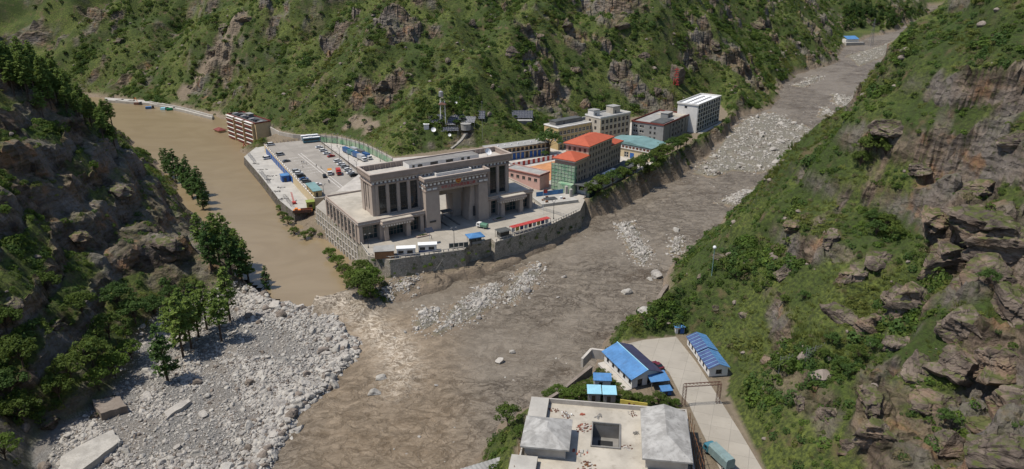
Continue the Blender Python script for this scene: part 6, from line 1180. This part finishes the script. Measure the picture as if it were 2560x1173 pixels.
p = hit(1066, 320); o = thing('white_hut', 'little white hut beside the solar arrays', 'hut', p, R(10)); MB().box(-1.5, 1.5, -1.2, 1.2, -1, 2.2).build('wall', 'white_wall', o); MB().box(-1.8, 1.8, -1.5, 1.5, 2.2, 2.4).build('roof', 'white_paint', o)
def mast(u, v, h, label, mm='grey_metal', r_=.1):
    p = hit(u, v)
    if p is None: return
    o = thing('mast', label, 'mast', p, 0); MB().tube((0, 0, -1), (0, 0, h), r_, 6, r_ * .6).build('pole', mm, o); MB().box(-.5, .5, -.06, .06, h - .6, h - .45).build('crossarm', mm, o)
mast(1206, 350, 24, 'thin tall antenna mast on the knoll beside the square array'); mast(1145, 345, 8, 'short pole beside the round tank'); mast(1448, 330, 9, 'street pole before the yellow block'); mast(1150, 262, 5, 'short pole on the slope above the tower')
p = hit(1779, 690); o = thing('ball_lamp', 'green pole with a white ball camera head on the grassy bank', 'lamp post', p, 0); MB().tube((0, 0, -1), (0, 0, 9.5), .12, 6).build('pole', 'teal_roof', o); MB().loft([ring(0, 0, 9.4, .2, .2, 10), ring(0, 0, 9.7, .5, .5, 10), ring(0, 0, 10.1, .6, .6, 10), ring(0, 0, 10.5, .4, .4, 10), ring(0, 0, 10.6, .1, .1, 10)]).build('ball_head', 'white_paint', o)
# steps down the knoll
pts_ = [hit(u, v) for u, v in ((1165, 338), (1155, 350), (1142, 362), (1128, 372))]; o = thing('hill_steps', 'narrow concrete steps down the knoll', 'steps', (0, 0, 0))
for a, c in zip(pts_[:-1], pts_[1:]):
    for k in range(6): q = a + (c - a) * k / 6; MB().box(-.8, .8, -.9, .9, -.8, .35).build('step', 'concrete_pale', o, tuple(q), math.atan2(c[1] - a[1], c[0] - a[0]))
# pylon and blue board far up the valley
p = np.array([*PR(2176, 116), 0]); p[2] = zr(p[1]) + 1; o = thing('pylon', 'slim lattice pylon by the upper river', 'pylon', p, .3); hP = 33
for x, y in ((-2, -2), (2, -2), (2, 2), (-2, 2)): MB().tube((x, y, -2), (x * .15, y * .15, hP), .22, 4, .12).build('leg', 'grey_metal', o)
for k in range(9): z_ = hP * k / 10; s_ = 2 * (1 - .085 * k); MB().tube((-s_, -s_, z_), (s_ * .92, -s_ * .92, z_ + 3), .1, 4).tube((s_, -s_, z_), (-s_ * .92, -s_ * .92, z_ + 3), .1, 4).build('brace', 'grey_metal', o)
p = np.array([*PR(2127, 112), 0]); p[2] = zr(p[1]) + 3; o = thing('blue_court', 'bright blue sloped roof on a white walled terrace up the valley', 'building', p, R(10)); MB().box(-9, 9, -2, 6, -4, 4).build('wall', 'white_wall', o); MB().raw([(-8, -3, 4.2), (9, -3, 4.2), (9, 7, 7.5), (-8, 7, 7.5)], [(0, 1, 2, 3)]).build('roof', 'blue_steel', o); MB().box(-12, 14, -8, -2.1, -4, .6).build('terrace', 'concrete_pale', o)
# machines stranded on the far lake shore
for u, v, mm, lab in ((330, 258, 'orange', 'orange excavator among the wreckage on the far lake shore'), (346, 262, 'rust', 'rust red machine on the far lake shore'), (375, 272, 'blue_steel', 'blue lorry half sunk at the far lake shore'), (412, 275, 'blue_light', 'pale blue lorry half sunk near the flood wall'), (428, 276, 'tank_green', 'green lorry half sunk near the flood wall'), (300, 256, 'white_paint', 'white lorry on the far lake road')):
    p = P(u, v, ZL); o = thing('stranded_machine', lab, 'vehicle', (p[0], p[1], ZL + .2), random.uniform(-.5, .8)); MB().box(-3.5, 1.5, -1.3, 1.3, 0, 1.8, 0, .2, .1).build('body', mm, o); MB().box(1.55, 3.4, -1.2, 1.2, 0, 2.3, 0, .2, .1).build('cab', 'dark_metal', o)
    if 'excavator' in lab: MB().tube((2, 0, 1.5), (5, 0, 5), .3, 5).tube((5, 0, 5), (7.5, 0, 1.5), .25, 5).build('arm', mm, o)
# painted red characters on the cliff
p = hit(1690, 215); o = thing('inscription_rock', 'smooth dark rock face with tall red painted characters above the settlement', 'rock', p, R(-8)); o.location.z -= 4
me_ = crag_mesh('face', 77); q = link('rock_face', me_, o, (0, 5, 9)); q.scale = (10, 7, 17); m = MB()
for (x0, z0, x1, z1) in ((-2.2, 16.5, 1.2, 16.8), (-.5, 18.2, -.6, 13.6), (-1.8, 14.8, .9, 15.0), (-1.6, 13.2, 1.0, 13.4), (-1.7, 13.2, -1.5, 11.4), (1.0, 13.4, .8, 11.3), (-1.5, 11.4, .9, 11.3), (-2.0, 9.8, -1.9, 5.0), (-1.9, 9.7, -.6, 8.0), (-.4, 9.6, 1.6, 9.5), (.2, 10.2, -.7, 7.4), (-.5, 7.6, 1.8, 7.4), (.6, 8.6, .5, 5.2), (-.4, 6.4, 1.5, 6.2), (-.7, 5.0, 2.0, 4.9)):
    MB().tube((x0, -1.6, z0), (x1, -1.7, z1), .3, 5).build('painted_stroke', 'red_paint', o)
# scree nets on the right slope
for k, (u, v) in enumerate(((1945, 900), (2010, 880))):
    p = hit(u, v + 40)
    if p is None: continue
    o = thing('slope_net', 'torn rockfall net hanging on posts on the right slope', 'net', p, R(25), 'rockfall nets')
    for j in range(4): MB().tube((j * 3, 0, -1), (j * 3, 0, 5.5), .07, 5).build('post', 'grey_metal', o)
    m = MB()
    for j in range(10): m.tube((j, 0, 5.3), (j + random.uniform(-.5, .5), .5, .2), .025, 3).tube((0, 0, .5 * j + .4), (9, 0, .5 * j + .4), .02, 3)
    m.build('mesh', 'grey_metal', o)
# ------------------------------------------------------------------ scatter of what nobody could count
def scatter(name, label, V, rot, scl, pick, protos):
    me = bpy.data.meshes.new(name); me.vertices.add(len(V)); me.vertices.foreach_set('co', V.astype(np.float32).ravel())
    a = me.attributes.new('rot', 'FLOAT_VECTOR', 'POINT'); a.data.foreach_set('vector', rot.astype(np.float32).ravel())
    a = me.attributes.new('scl', 'FLOAT_VECTOR', 'POINT'); a.data.foreach_set('vector', scl.astype(np.float32).ravel())
    a = me.attributes.new('pick', 'INT', 'POINT'); a.data.foreach_set('value', pick.astype(np.int32))
    o = tag(link(name, me), label, kind='stuff')
    g = bpy.data.node_groups.new(name, 'GeometryNodeTree'); g.is_modifier = True
    g.interface.new_socket('Geometry', in_out='INPUT', socket_type='NodeSocketGeometry'); g.interface.new_socket('Geometry', in_out='OUTPUT', socket_type='NodeSocketGeometry')
    gi = g.nodes.new('NodeGroupInput'); go = g.nodes.new('NodeGroupOutput'); ip = g.nodes.new('GeometryNodeInstanceOnPoints'); j = g.nodes.new('GeometryNodeJoinGeometry')
    for pm in reversed(protos):
        po = bpy.data.objects.new('shape', pm); oi = g.nodes.new('GeometryNodeObjectInfo'); oi.inputs['Object'].default_value = po; oi.inputs['As Instance'].default_value = False
        gt = g.nodes.new('GeometryNodeGeometryToInstance'); g.links.new(oi.outputs['Geometry'], gt.inputs[0]); g.links.new(gt.outputs[0], j.inputs[0])
    def na(nm, t):
        x = g.nodes.new('GeometryNodeInputNamedAttribute'); x.data_type = t; x.inputs['Name'].default_value = nm; return x.outputs['Attribute']
    L = g.links.new; L(gi.outputs[0], ip.inputs['Points']); L(j.outputs[0], ip.inputs['Instance']); ip.inputs['Pick Instance'].default_value = True
    L(na('pick', 'INT'), ip.inputs['Instance Index']); L(na('rot', 'FLOAT_VECTOR'), ip.inputs['Rotation']); L(na('scl', 'FLOAT_VECTOR'), ip.inputs['Scale']); L(ip.outputs[0], go.inputs[0])
    md = o.modifiers.new('scatter', 'NODES'); md.node_group = g
    return o
def where(u):
    return 'above the far lake shore' if u < 520 else 'above the flooded block' if u < 760 else 'above the parking deck' if u < 1010 else 'above the solar arrays' if u < 1340 else 'above the yellow block' if u < 1560 else 'above the white block' if u < 1850 else 'beside the upper mud river'
def sizew(a, lo, hi): return 'small' if a < lo else 'big' if a > hi else 'middling'
RK = rock_f; GGr = GG.reshape(shp); GWr = GW.reshape(shp); GDr = GD.reshape(shp)
def candidates(n, x0, x1, y0, y1, seed):
    r = np.random.default_rng(seed); x = r.uniform(x0, x1, n); y = r.uniform(y0, y1, n); z = ground(x, y); u, v, dep = proj(x, y, z)
    k = (u > -260) & (u < 2820) & (v > -160) & (v < 1320) & (dep > 30); return r, x[k], y[k], z[k], dep[k]
allV, allR, allS, allP = [], [], [], []
for (n, x0, x1, y0, y1, seed) in ((150000, -260, 0, 90, 420, 1), (150000, 30, 330, 60, 420, 2), (120000, -420, 330, 380, 760, 3), (90000, 100, 800, 640, 1300, 4)):
    r, x, y, z, dep = candidates(n, x0, x1, y0, y1, seed)
    rk, gv, dw_, slp, dt = bil(RK, x, y), bil(GGr, x, y), bil(GWr, x, y), bil(SL, x, y), bil(GDr, x, y)
    sp = fbm(x, y, 34, 3, 401) + .35 * fbm(x, y, 8, 2, 402); big = fbm(x, y, 22, 3, 411); sp = sp + .30 * sstep(10 - x, 0, 40) * sstep(y, 400, 440) * sstep(x, -260, -190) + .14 * (x > 60) * (y < 420)
    area = (x1 - x0) * (y1 - y0) / n; want = .95 / (1 + (dep / 330) ** 2.2)             # plants per square metre
    lush = sstep(big, -.25, .35)
    p = want * area * (.35 + .9 * lush) * (1 - .9 * sstep(rk, .25, .7)) * (1 - sstep(gv, .1, .4)) * sstep(dw_, 1.5, 4) * (1 - .8 * sstep(slp, 1.6, 2.6)) * (1 - .9 * (dt > .6))
    k = r.random(len(x)) < p; x, y, z, dep, sp, big = (q[k] for q in (x, y, z, dep, sp, big)); m = len(x)
    pk = np.where(sp > .30, r.integers(4, 6, m), np.where(sp > .02, r.choice([0, 1, 4, 6], m), r.integers(0, 4, m)))
    pk = np.where(r.random(m) < .07, 6, pk); pk = np.where(r.random(m) < .02, 7, pk)
    s_ = r.lognormal(-.05, .38, m) * (.85 + .55 * sstep(big, 0, .6)) * (1 + np.maximum(0, dep - 300) / 700) * np.where(pk >= 4, .8, 1.12)
    s_ = np.clip(s_, .35, 3.4); allV.append(np.stack([x, y, z - .12 * s_], 1)); allR.append(np.stack([r.normal(0, .12, m), r.normal(0, .12, m), r.uniform(0, 6.28, m)], 1))
    allS.append(np.stack([s_, s_ * r.uniform(.85, 1.2, m), s_ * r.uniform(.7, 1.25, m)], 1)); allP.append(pk)
protoB = [bush_mesh('bush', 1, 130, 'leaf_green'), bush_mesh('bush', 2, 130, 'leaf_dark', .85), bush_mesh('bush', 3, 120, 'leaf_bright', .7), bush_mesh('bush', 4, 140, 'leaf_green', .95, .3),
          bush_mesh('bush', 5, 110, 'leaf_yellow', .5, .3), grass_mesh('tuft', 6, 'leaf_yellow', 60), bush_mesh('bush', 7, 90, 'leaf_dry', .55, .28), rock_mesh('stone', 8, 'stone_brown', 2, 7)]
Vv = np.concatenate(allV)
scatter('hillside_scrub', 'low green and yellow scrub covering the valley sides', Vv, np.concatenate(allR), np.concatenate(allS), np.concatenate(allP), protoB)
print('scrub', len(Vv))
# ---- cobbles of the gravel bar and of the banks in the river
r = np.random.default_rng(77); bx = np.array(BAR)
x = r.uniform(bx[:, 0].min(), bx[:, 0].max(), 95000); y = r.uniform(125, bx[:, 1].max(), 95000)
sdB = poly_sd(x, y, BAR); edge = np.exp(-((sdB + 5) / 9) ** 2) * (x > -100); band = sstep(fbm(x * .75 + y * .6, (y * .75 - x * .6) * .45, 13, 3, 501), -.15, .35)
p = np.clip(.22 + .5 * band + .5 * edge, 0, .97) * (sdB < 1.0) * np.where(y < 205, 1, .8); k = r.random(len(x)) < p; x, y, edge, band = x[k], y[k], edge[k], band[k]
sz = np.clip(r.lognormal(-1.5, .55, len(x)) * (1 + .75 * edge + .2 * band), .08, 2.6)
o_ = np.argsort(-sz); BIG = o_[:230]; rest = o_[230:36000]
RP = [rock_mesh('boulder', 20 + i, ('stone_pale', 'stone_grey', 'stone_pale', 'stone_brown', 'stone_pale', 'stone_grey')[i], 2 if i < 5 else 3, 6, .2, .7) for i in range(6)]
RB = [rock_mesh('boulder', 40 + i, ('stone_pale', 'stone_grey', 'stone_pale', 'stone_brown')[i], 3, 9, .18, .72) for i in range(4)]
zz = ground(x, y)
def rocks_at(name, label, x, y, s_, r, wet=None):
    z = np.maximum(ground(x, y), np.where(poly_sd(x, y, BAR) < 1, -9, zr(y) - .12)); n = len(x); scatter(name, label, np.stack([x, y, z + .1 * s_], 1), np.stack([r.uniform(-.5, .5, n), r.uniform(-.5, .5, n), r.uniform(0, 6.28, n)], 1), s_[:, None] * r.uniform(.75, 1.25, (n, 3)), r.choice([0, 1, 1, 2, 3, 4, 5, 5], n), RP)
rocks_at('cobbles', 'grey cobbles and gravel strewn over the bar', x[rest], y[rest], sz[rest], r)
for i in BIG:
    o = link('boulder', RB[r.integers(0, 4)], None, (x[i], y[i], zz[i] + sz[i] * .18), r.uniform(0, 6.28)); o.scale = sz[i] * r.uniform(.8, 1.2, 3)
    tag(o, '%s rounded boulder %s' % (('pale', 'grey', 'whitish', 'brown')[RB.index(o.data)], 'on the mud river edge of the gravel bar' if edge[i] > .4 else 'near the lake end of the gravel bar' if y[i] > 225 else 'between the pines and the river on the gravel bar' if y[i] > 185 else 'on the downstream end of the gravel bar'), 'boulder', 'boulders on the gravel bar')
ix, iy, isz = [], [], []
for I in ISL:
    I_ = np.array(I); ar = (np.ptp(I_[:, 0]) + 6) * (np.ptp(I_[:, 1]) + 6); far = I_[:, 1].mean(); n = int(min(20000, ar * (9.0 if far < 420 else 1.5)))
    a = r.uniform(I_[:, 0].min() - 3, I_[:, 0].max() + 3, n); b = r.uniform(I_[:, 1].min() - 3, I_[:, 1].max() + 3, n); d = poly_sd(a, b, I); nz_ = fbm(a, b, 8, 3, 19); q = r.random(n) < np.clip((.8 if far < 330 else .62) + 1.1 * nz_, .04, .97) * np.where(d < -1, 1, np.exp(-np.maximum(d + 1, 0) / 2.2) * .8); q &= d < 8
    ix.append(a[q]); iy.append(b[q]); isz.append(np.clip(r.lognormal(-1.5 if far < 420 else -1.1, .58, q.sum()), .12, 2.6))
a = r.uniform(-70, 330, 26000); b = r.uniform(150, 640, 26000); d = poly_sd(a, b, RIVER); q = (d < -1) & (r.random(26000) < np.clip(.02 + .5 * sstep(fbm(a, b, 30, 3, 23), .25, .6), 0, .35)) & (poly_sd(a, b, LAKE) > 3)
ix.append(a[q]); iy.append(b[q]); isz.append(np.clip(r.lognormal(-1.35, .5, q.sum()), .12, 1.3))
ix, iy, isz = map(np.concatenate, (ix, iy, isz))
rocks_at('river_gravel', 'pale gravel heaps standing out of the mud river', ix, iy, isz, r)
print('cobbles', len(rest), len(ix))
for (u, v, s_, lab) in ((1566, 731, 2.6, 'large white boulder standing alone in the mud river'), (1055, 785, 2.2, 'pale boulder at the head of the river gravel heap'), (952, 946, 2.6, 'flat pale boulder in the river off the gravel bar'), (938, 985, 2.4, 'low pale boulder with a smaller stone on top, in the river'),
        (1690, 578, 2.4, 'big white block stranded in the river below the right slope'), (1640, 690, 3.4, 'grey rock at the foot of the right river bank'), (1612, 835, 3.3, 'big pale rock on the bank above the blue roofed house'), (1395, 745, .9, 'small stone in the middle of the mud river'),
        (1250, 905, 2.0, 'dark stone breaking the mud river surface'), (1280, 880, 1.4, 'small pale stone near the right bank'), (1460, 915, 3.0, 'grey boulder beside the path wall below the house'), (1625, 700, 1.6, 'pale stone at the water line under the slope'), (1090, 965, .8, 'little stone in the shallow river'),
        (1950, 360, 3.6, 'broad flat boulder on the upstream gravel field'), (1905, 345, 2.6, 'pale boulder beside the broad one on the gravel field')):
    if v in (835, 915): p = P(u, v, 8.0); p[2] = ground(p[0], p[1]) + .2
    else: p = np.array([*PR(u, v), 0]); p[2] = max(float(zr(p[1])), float(ground(p[0], p[1]))) + .1 * s_
    o = link('boulder', RB[0] if 'white' in lab or 'pale' in lab else RB[1], None, p, random.uniform(0, 6)); o.scale = (s_, s_ * .9, s_ * .85); tag(o, lab, 'boulder')
# ---- crags that stand out of the slopes
CR = [crag_mesh('crag', 60 + i) for i in range(6)]
def crag(u, v, rx, rz_, label, k=None, sink=.55, yaw=None):
    p = hit(u, v)
    if p is None: return
    o = link('rock_outcrop', CR[random.randrange(6) if k is None else k], None, (p[0], p[1], p[2] - sink * rz_ * .5), random.uniform(0, 6.28) if yaw is None else yaw); o.scale = (rx, rx * .8, rz_); tag(o, label, 'rock', 'rock outcrops on the slopes')
for (u, v, a, b) in ((1282, 128, 8.5, 7), (955, 215, 9, 9), (1610, 140, 13, 11), (1560, 60, 12, 8), (1730, 160, 9, 12), (1790, 110, 10, 8), (1460, 262, 8, 9), (1640, 230, 7, 11), (1530, 195, 10, 8), (1440, 175, 8, 6),
        (1350, 90, 7, 6), (1180, 60, 6, 7), (880, 60, 4, 5), (1700, 300, 7, 7), (1890, 60, 14, 11), (1840, 220, 6, 5), (1900, 215, 7, 5), (560, 70, 12, 8), (620, 45, 13, 10), (530, 130, 7, 6), (300, 100, 10, 6), (480, 215, 8, 5), (1230, 215, 4, 3), (1360, 195, 6, 6), (820, 300, 5, 4), (930, 320, 7, 4), (2070, 130, 9, 8), (1420, 60, 9, 7), (1120, 150, 5, 5)):
    crag(u, v, a * .8, b * .8, '%s %s brown rock outcrop in the scrub %s' % (sizew(a, 6, 10), 'tall' if b >= a else 'broad', where(u)))
for (u, v, a, b) in ((2460, 560, 13, 8), (2540, 600, 12, 9), (2200, 650, 8, 7), (2140, 690, 7, 6), (2300, 760, 9, 9), (2420, 800, 10, 9), (2160, 820, 7, 8), (2250, 860, 6, 5), (2500, 900, 10, 8), (2330, 1000, 8, 6), (2450, 1060, 9, 7), (2060, 1040, 5, 6), (2000, 1010, 3, 4), (2180, 1000, 6, 5), (2230, 320, 9, 6), (1990, 560, 6, 4), (2080, 600, 5, 5), (1960, 680, 4, 5), (1800, 640, 3.5, 2.5), (1860, 790, 2.5, 2.5), (1920, 900, 3, 3.5), (1790, 770, 2.6, 1.8), (1750, 690, 2, 1.6), (2120, 1110, 4, 4), (2540, 350, 6, 4), (2300, 420, 6, 3.5), (2540, 760, 9, 9), (1960, 850, 2.2, 2), (2380, 640, 11, 8), (2250, 740, 8, 7), (2480, 690, 10, 8), (2400, 900, 9, 8), (2290, 920, 7, 6), (2550, 1000, 9, 8), (2380, 1120, 8, 6), (2520, 1130, 9, 7), (2200, 1080, 6, 5), (2100, 780, 6, 7), (2440, 470, 9, 5), (2350, 540, 8, 5)):
    crag(u, v, a * 1.0, b * .9, '%s %s angular crag on the right slope %s' % (sizew(a, 4, 8), 'tall' if b >= a else 'broad', 'above the near road' if v > 950 else 'above the blue panel huts' if v > 740 else 'above the ball headed pole' if v > 540 else 'high over the gravel field'))
for (u, v, a, b) in ((300, 480, 12, 8), (420, 610, 13, 9), (200, 600, 9, 6), (30, 760, 8, 6), (120, 1060, 6, 4), (240, 1040, 6, 3.5), (270, 1000, 7, 3), (140, 820, 5, 4)):
    crag(u, v, a * .7, b * .7, '%s dark crag on the shaded spur %s' % (sizew(a, 8, 11), 'over the gravel bar end' if v > 700 else 'below the crest pines' if v < 500 else 'over the pine clump'), sink=.5)
# ---- trees
PN = [pine_meshes(100 + i, 16, 'needles' if i % 2 else 'needles_light', .125 + .02 * (i % 3), (.16 if i % 2 else .32) + .04 * (i % 3), 20) for i in range(6)]
BT = [broad_meshes(120 + i, 9, ('leaf_green', 'leaf_dark', 'leaf_bright', 'leaf_green')[i], 4.6) for i in range(4)]
def at_ground(u, v, z=None):
    return hit(u, v) if z is None else np.array([*P(u, v, z)[:2], 0])
def gp(u, v, z):
    p = P(u, v, z); return np.array([p[0], p[1], float(ground(p[0], p[1]))])
for u, v, s_, k in ((421, 960, 1.0, 1), (460, 902, 1.1, 0), (481, 884, .95, 2), (500, 858, .85, 4), (556, 864, .95, 2), (578, 818, 1.05, 0), (520, 838, .9, 2), (625, 724, .95, 0), (669, 735, .55, 1), (440, 880, .9, 2), (468, 868, 1.0, 4)):
    plant('pine_tree', PN[k], ('lone dark pine on the gravel bar nearest the pale slabs' if (u, v) == (421, 960) else 'small dark pine at the lake edge of the gravel bar' if u == 669 else 'tall pine at the lake edge of the gravel bar' if u == 625 else '%s pine with bare lower trunk in the gravel bar grove' % ('tall' if s_ > .98 else 'shorter')), 'pine tree', gp(u, v, 1.5), s_ * 1.32, None, 'pines on the gravel bar')
for u, v, s_ in ((540, 740, 1.0), (560, 725, 1.1), (585, 735, 1.0), (600, 705, 1.05), (570, 690, 1.1), (545, 700, 1.0), (610, 735, .9), (520, 720, .9), (595, 680, .9)):
    plant('pine_tree', PN[random.randrange(6)], 'dense pine in the clump at the foot of the dark spur', 'pine tree', gp(u, v, 2), s_ * 1.3, None, 'pine clump below the spur')
for u, v, s_ in ((508, 520, 1.0), (495, 505, 1.1), (480, 490, 1.05), (468, 478, 1.1), (455, 462, 1.0), (440, 452, 1.1), (425, 440, 1.05), (412, 428, .9), (500, 485, 1.0), (470, 455, 1.0), (515, 505, .8)):
    p = P(u, v, 5); p[2] = max(float(ground(p[0], p[1])), ZL - .5); plant('pine_tree', PN[random.choice((1, 3, 5))], 'dark pine on the lake shore behind the spur', 'pine tree', p, s_ * 1.15, None, 'pines on the lake shore')
rr_ = np.random.default_rng(5); cnt = 0
for t_ in range(400):
    f = rr_.random(); u = 5 + 300 * f + rr_.normal(0, 25); v = 165 + 165 * f + rr_.normal(15, 20)
    p = hit(u, v)
    if p is None or u < -20 or p[1] > 420 or p[2] < 8: continue
    s_ = rr_.uniform(.6, 1.05)
    plant('pine_tree', PN[rr_.choice([0, 2, 4])], '%s light green pine on the left spur crest %s' % ('short' if s_ < .75 else 'tall' if s_ > .9 else 'middling', 'over the lake end' if u > 200 else 'above the dark crags'), 'pine tree', p, s_, None, 'pines on the spur crest', sink=.2); cnt += 1
    if cnt >= 75: break
for u, v, s_, k in ((235, 900, 1.05, 0), (290, 930, .95, 2), (180, 940, 1.0, 0), (150, 980, .9, 3), (275, 830, 1.0, 0), (340, 790, 1.05, 1), (390, 775, .95, 1), (210, 780, 1.0, 3), (300, 760, 1.1, 1), (120, 720, .9, 3), (250, 960, .8, 2), (60, 900, 1.0, 3), (30, 980, 1.0, 1), (60, 1040, .9, 0), (20, 820, .9, 3), (330, 880, .8, 2), (430, 740, .8, 1), (15, 1130, .8, 2)):
    p = hit(u, v + 20)
    if p is not None: plant('broadleaf_tree', BT[k], '%s leafy tree in the thicket under the shaded spur' % ('mid green', 'dark green', 'bright green', 'olive')[k], 'tree', p, s_ * 1.12, None, 'trees under the spur', sink=.8)
for u, v, s_ in ((826, 640, .5), (845, 662, .55), (862, 682, .5), (878, 700, .55), (893, 722, .75), (912, 745, 1.0), (905, 705, .7), (922, 728, .85), (706, 540, .4), (720, 556, .45), (735, 580, .4), (762, 592, .42), (778, 585, .35), (700, 520, .35), (930, 745, .5)):
    p = P(u, v, 5.0); p[2] = max(3.2, min(float(ground(p[0], p[1])), 9)); plant('waterside_bush', BT[random.choice((0, 2, 3))], 'round green bush at the foot of the retaining wall beside the lake', 'bush', p, s_ * 1.45, None, 'bushes along the retaining wall', sink=.9)
for u, v, z, s_ in ((1470, 520, 9, .7), (1500, 500, 11, .85), (1530, 490, 11, .8), (1555, 478, 10, .75), (1585, 465, 10, .9), (1610, 452, 11, .9), (1600, 432, 13, .7), (1635, 432, 12, .8), (1655, 415, 13, .9), (1680, 400, 13, .9), (1700, 385, 13, .8), (1640, 395, 14, .8), (1715, 370, 13, .7), (1560, 455, 14, .6), (1665, 440, 8, .6), (1690, 420, 8, .6), (1490, 535, 6, .5), (1440, 540, 11, .45), (1620, 470, 7, .6)):
    p = P(u, v, z); p[2] = float(ground(p[0], p[1])); plant('bank_tree', BT[random.choice((0, 1, 3))], 'low spreading tree on the river bank under the red roofed block', 'tree', p, s_ * 1.3, None, 'trees on the settlement bank', sink=.9)
plant('street_tree', BT[1], 'tall dark tree between the blue doored garages and the yellow block', 'tree', P(1372, 388, ZP), 1.75, 1.0)
plant('street_tree', BT[1], 'small dark tree in front of the blue doored garages', 'tree', P(1362, 397, ZP), .55, 2.0)
for u, v, z, s_ in ((1270, 1095, 6, .8), (1375, 975, 8, .6), (1395, 955, 8, .5), (1440, 985, ZB, .42), (1460, 990, ZB, .45), (1430, 1000, ZB, .5), (1595, 1005, ZB, .4), (1620, 1015, ZB, .45), (1645, 1010, ZB, .5), (1665, 1015, ZB, .4), (1690, 1012, ZB, .3), (1570, 1000, ZB, .4), (1480, 905, ZB, .3), (1500, 892, ZB, .28), (1300, 1120, 8, .5), (1410, 985, ZB, .45)):
    p = P(u, v, z); p[2] = float(ground(p[0], p[1])); plant('garden_bush', BT[random.choice((0, 2, 3))], 'dense green bush growing around the sheds near the unfinished roof', 'bush', p, s_, None, 'bushes around the sheds', sink=.6)
for u, v, s_ in ((2165, 395, 1.0), (2190, 380, .9), (2210, 405, .8), (2150, 415, .8), (2190, 590, .8), (2215, 575, .8), (2235, 600, .7), (2180, 560, .7), (1860, 690, .7), (1840, 700, .6), (1700, 700, .5), (1690, 660, .5), (1730, 640, .5), (2080, 860, .6), (2140, 900, .7), (2100, 930, .6), (2060, 900, .5), (2180, 880, .6), (2470, 720, .7), (2010, 750, .5), (1960, 760, .5), (2120, 940, .6), (2360, 1060, .6), (2510, 980, .6)):
    p = hit(u, v)
    if p is not None: plant('slope_shrub', BT[random.choice((0, 1, 3))], '%s shrub on the right slope %s' % ('big' if s_ > .75 else 'middling' if s_ > .55 else 'low', 'above the blue panel huts' if v > 730 else 'near the ball headed pole' if u < 1900 else 'among the crags facing the gravel field'), 'shrub', p, s_ * .8, None, 'shrubs on the right slope', sink=1.0)
cnt = 0
for t_ in range(2600):
    u = rr_.uniform(2110, 2470); v = rr_.uniform(20, 300)
    p = hit(u, v)
    if p is None or p[2] < zr(p[1]) + 4 or p[1] < 330 or bil(GGr, p[0], p[1]) > .1: continue
    if u > 2440 - .9 * v: continue
    fl_ = rr_.random() < .6
    plant('forest_tree', BT[rr_.choice([1, 3])] if fl_ else PN[rr_.choice([1, 3, 5])], ('%s in the wood beside the upper mud river' % ('dark leafy tree' if fl_ else 'dark pine')), 'tree', p, rr_.uniform(.55, 1.0), None, 'wood beside the upper river', sink=.8); cnt += 1
    if cnt >= 170: break
print('forest', cnt)
cnt = 0
for t_ in range(900):
    u = rr_.uniform(20, 1900); v = rr_.uniform(5, 330); p = hit(u, v)
    if p is None or bil(GWr, p[0], p[1]) < 5 or p[1] < 380 or bil(RK, p[0], p[1]) > .5: continue
    plant('hill_shrub', BT[(1, 0)[cnt % 2]], 'rounded %s green shrub on the mountainside %s' % (('dark', 'mid')[cnt % 2], where(u)), 'shrub', p, rr_.uniform(.25, .55), None, 'shrubs on the mountainside', sink=.6); cnt += 1
    if cnt >= 240: break

x, y = [], []
gpoly = pix([(1335, 998), (1400, 950), (1480, 893), (1500, 905), (1575, 985), (1640, 1000), (1695, 1000), (1700, 1022), (1560, 1008)], ZB); g_ = np.array(gpoly)
x = r.uniform(g_[:, 0].min(), g_[:, 0].max(), 2600); y = r.uniform(g_[:, 1].min(), g_[:, 1].max(), 2600); k = poly_sd(x, y, gpoly) < 0; x, y = x[k], y[k]; m_ = len(x); s_ = r.uniform(.35, .8, m_)
scatter('garden_scrub', 'grass and low scrub around the sheds', np.stack([x, y, ground(x, y)], 1), np.stack([0 * x, 0 * x, r.uniform(0, 6.28, m_)], 1), np.stack([s_, s_, s_], 1), r.choice([0, 2, 3, 4, 5, 5], m_), protoB)
def slab(label, px, z, th, mm='stone_pale'):
    pl = ccw(pix(px, z)); c_ = np.mean(pl, 0); m = MB(); n = len(pl); rs2 = np.random.default_rng(len(label)); pts = []
    for i in range(n):
        a, b = np.array(pl[i]), np.array(pl[(i + 1) % n])
        for k in range(5): pts.append(tuple(a + (b - a) * k / 5 + rs2.normal(0, .18, 2)))
    m.prism(pts, z - th, lambda X, Y: z + .25 * float(fbm(np.array([X]), np.array([Y]), 5, 2, 3)[0]), top=[tuple(c_ + (np.array(q) - c_) * .97) for q in pts]); tag(m.build('rock_slab', mm), label, 'rock')
slab('large flat pale rock slab at the downstream end of the bar', ((148, 1140), (282, 1072), (305, 1100), (200, 1180), (140, 1200)), 3.2, 3.5)
slab('long low pale slab half buried in the middle of the bar', ((405, 1030), (470, 995), (478, 1003), (415, 1045)), 3.0, 3, 'stone_grey')
slab('brown rock ledge at the foot of the thicket', ((228, 1000), (300, 990), (318, 1015), (250, 1035)), 4.5, 4.5, 'stone_brown')

for i in range(26):
    u = r.uniform(800, 1440); f = (u - 800) / 640; vt = np.interp(u, [800, 895, 920, 975, 1160, 1235, 1370, 1440], [527, 602, 640, 650, 624, 604, 565, 533]); p = P(u, vt, ZP); dz = r.uniform(.5, 7)
    o = link('wall_plant', protoB[int(r.integers(0, 4))], None, (p[0] - .1, p[1] - .5 - dz * .09, ZP - dz), r.uniform(0, 6)); o.scale = (r.uniform(.5, 1.2),) * 3; tag(o, 'small green plant rooted in the masonry retaining wall', 'plant', 'plants on the retaining wall')
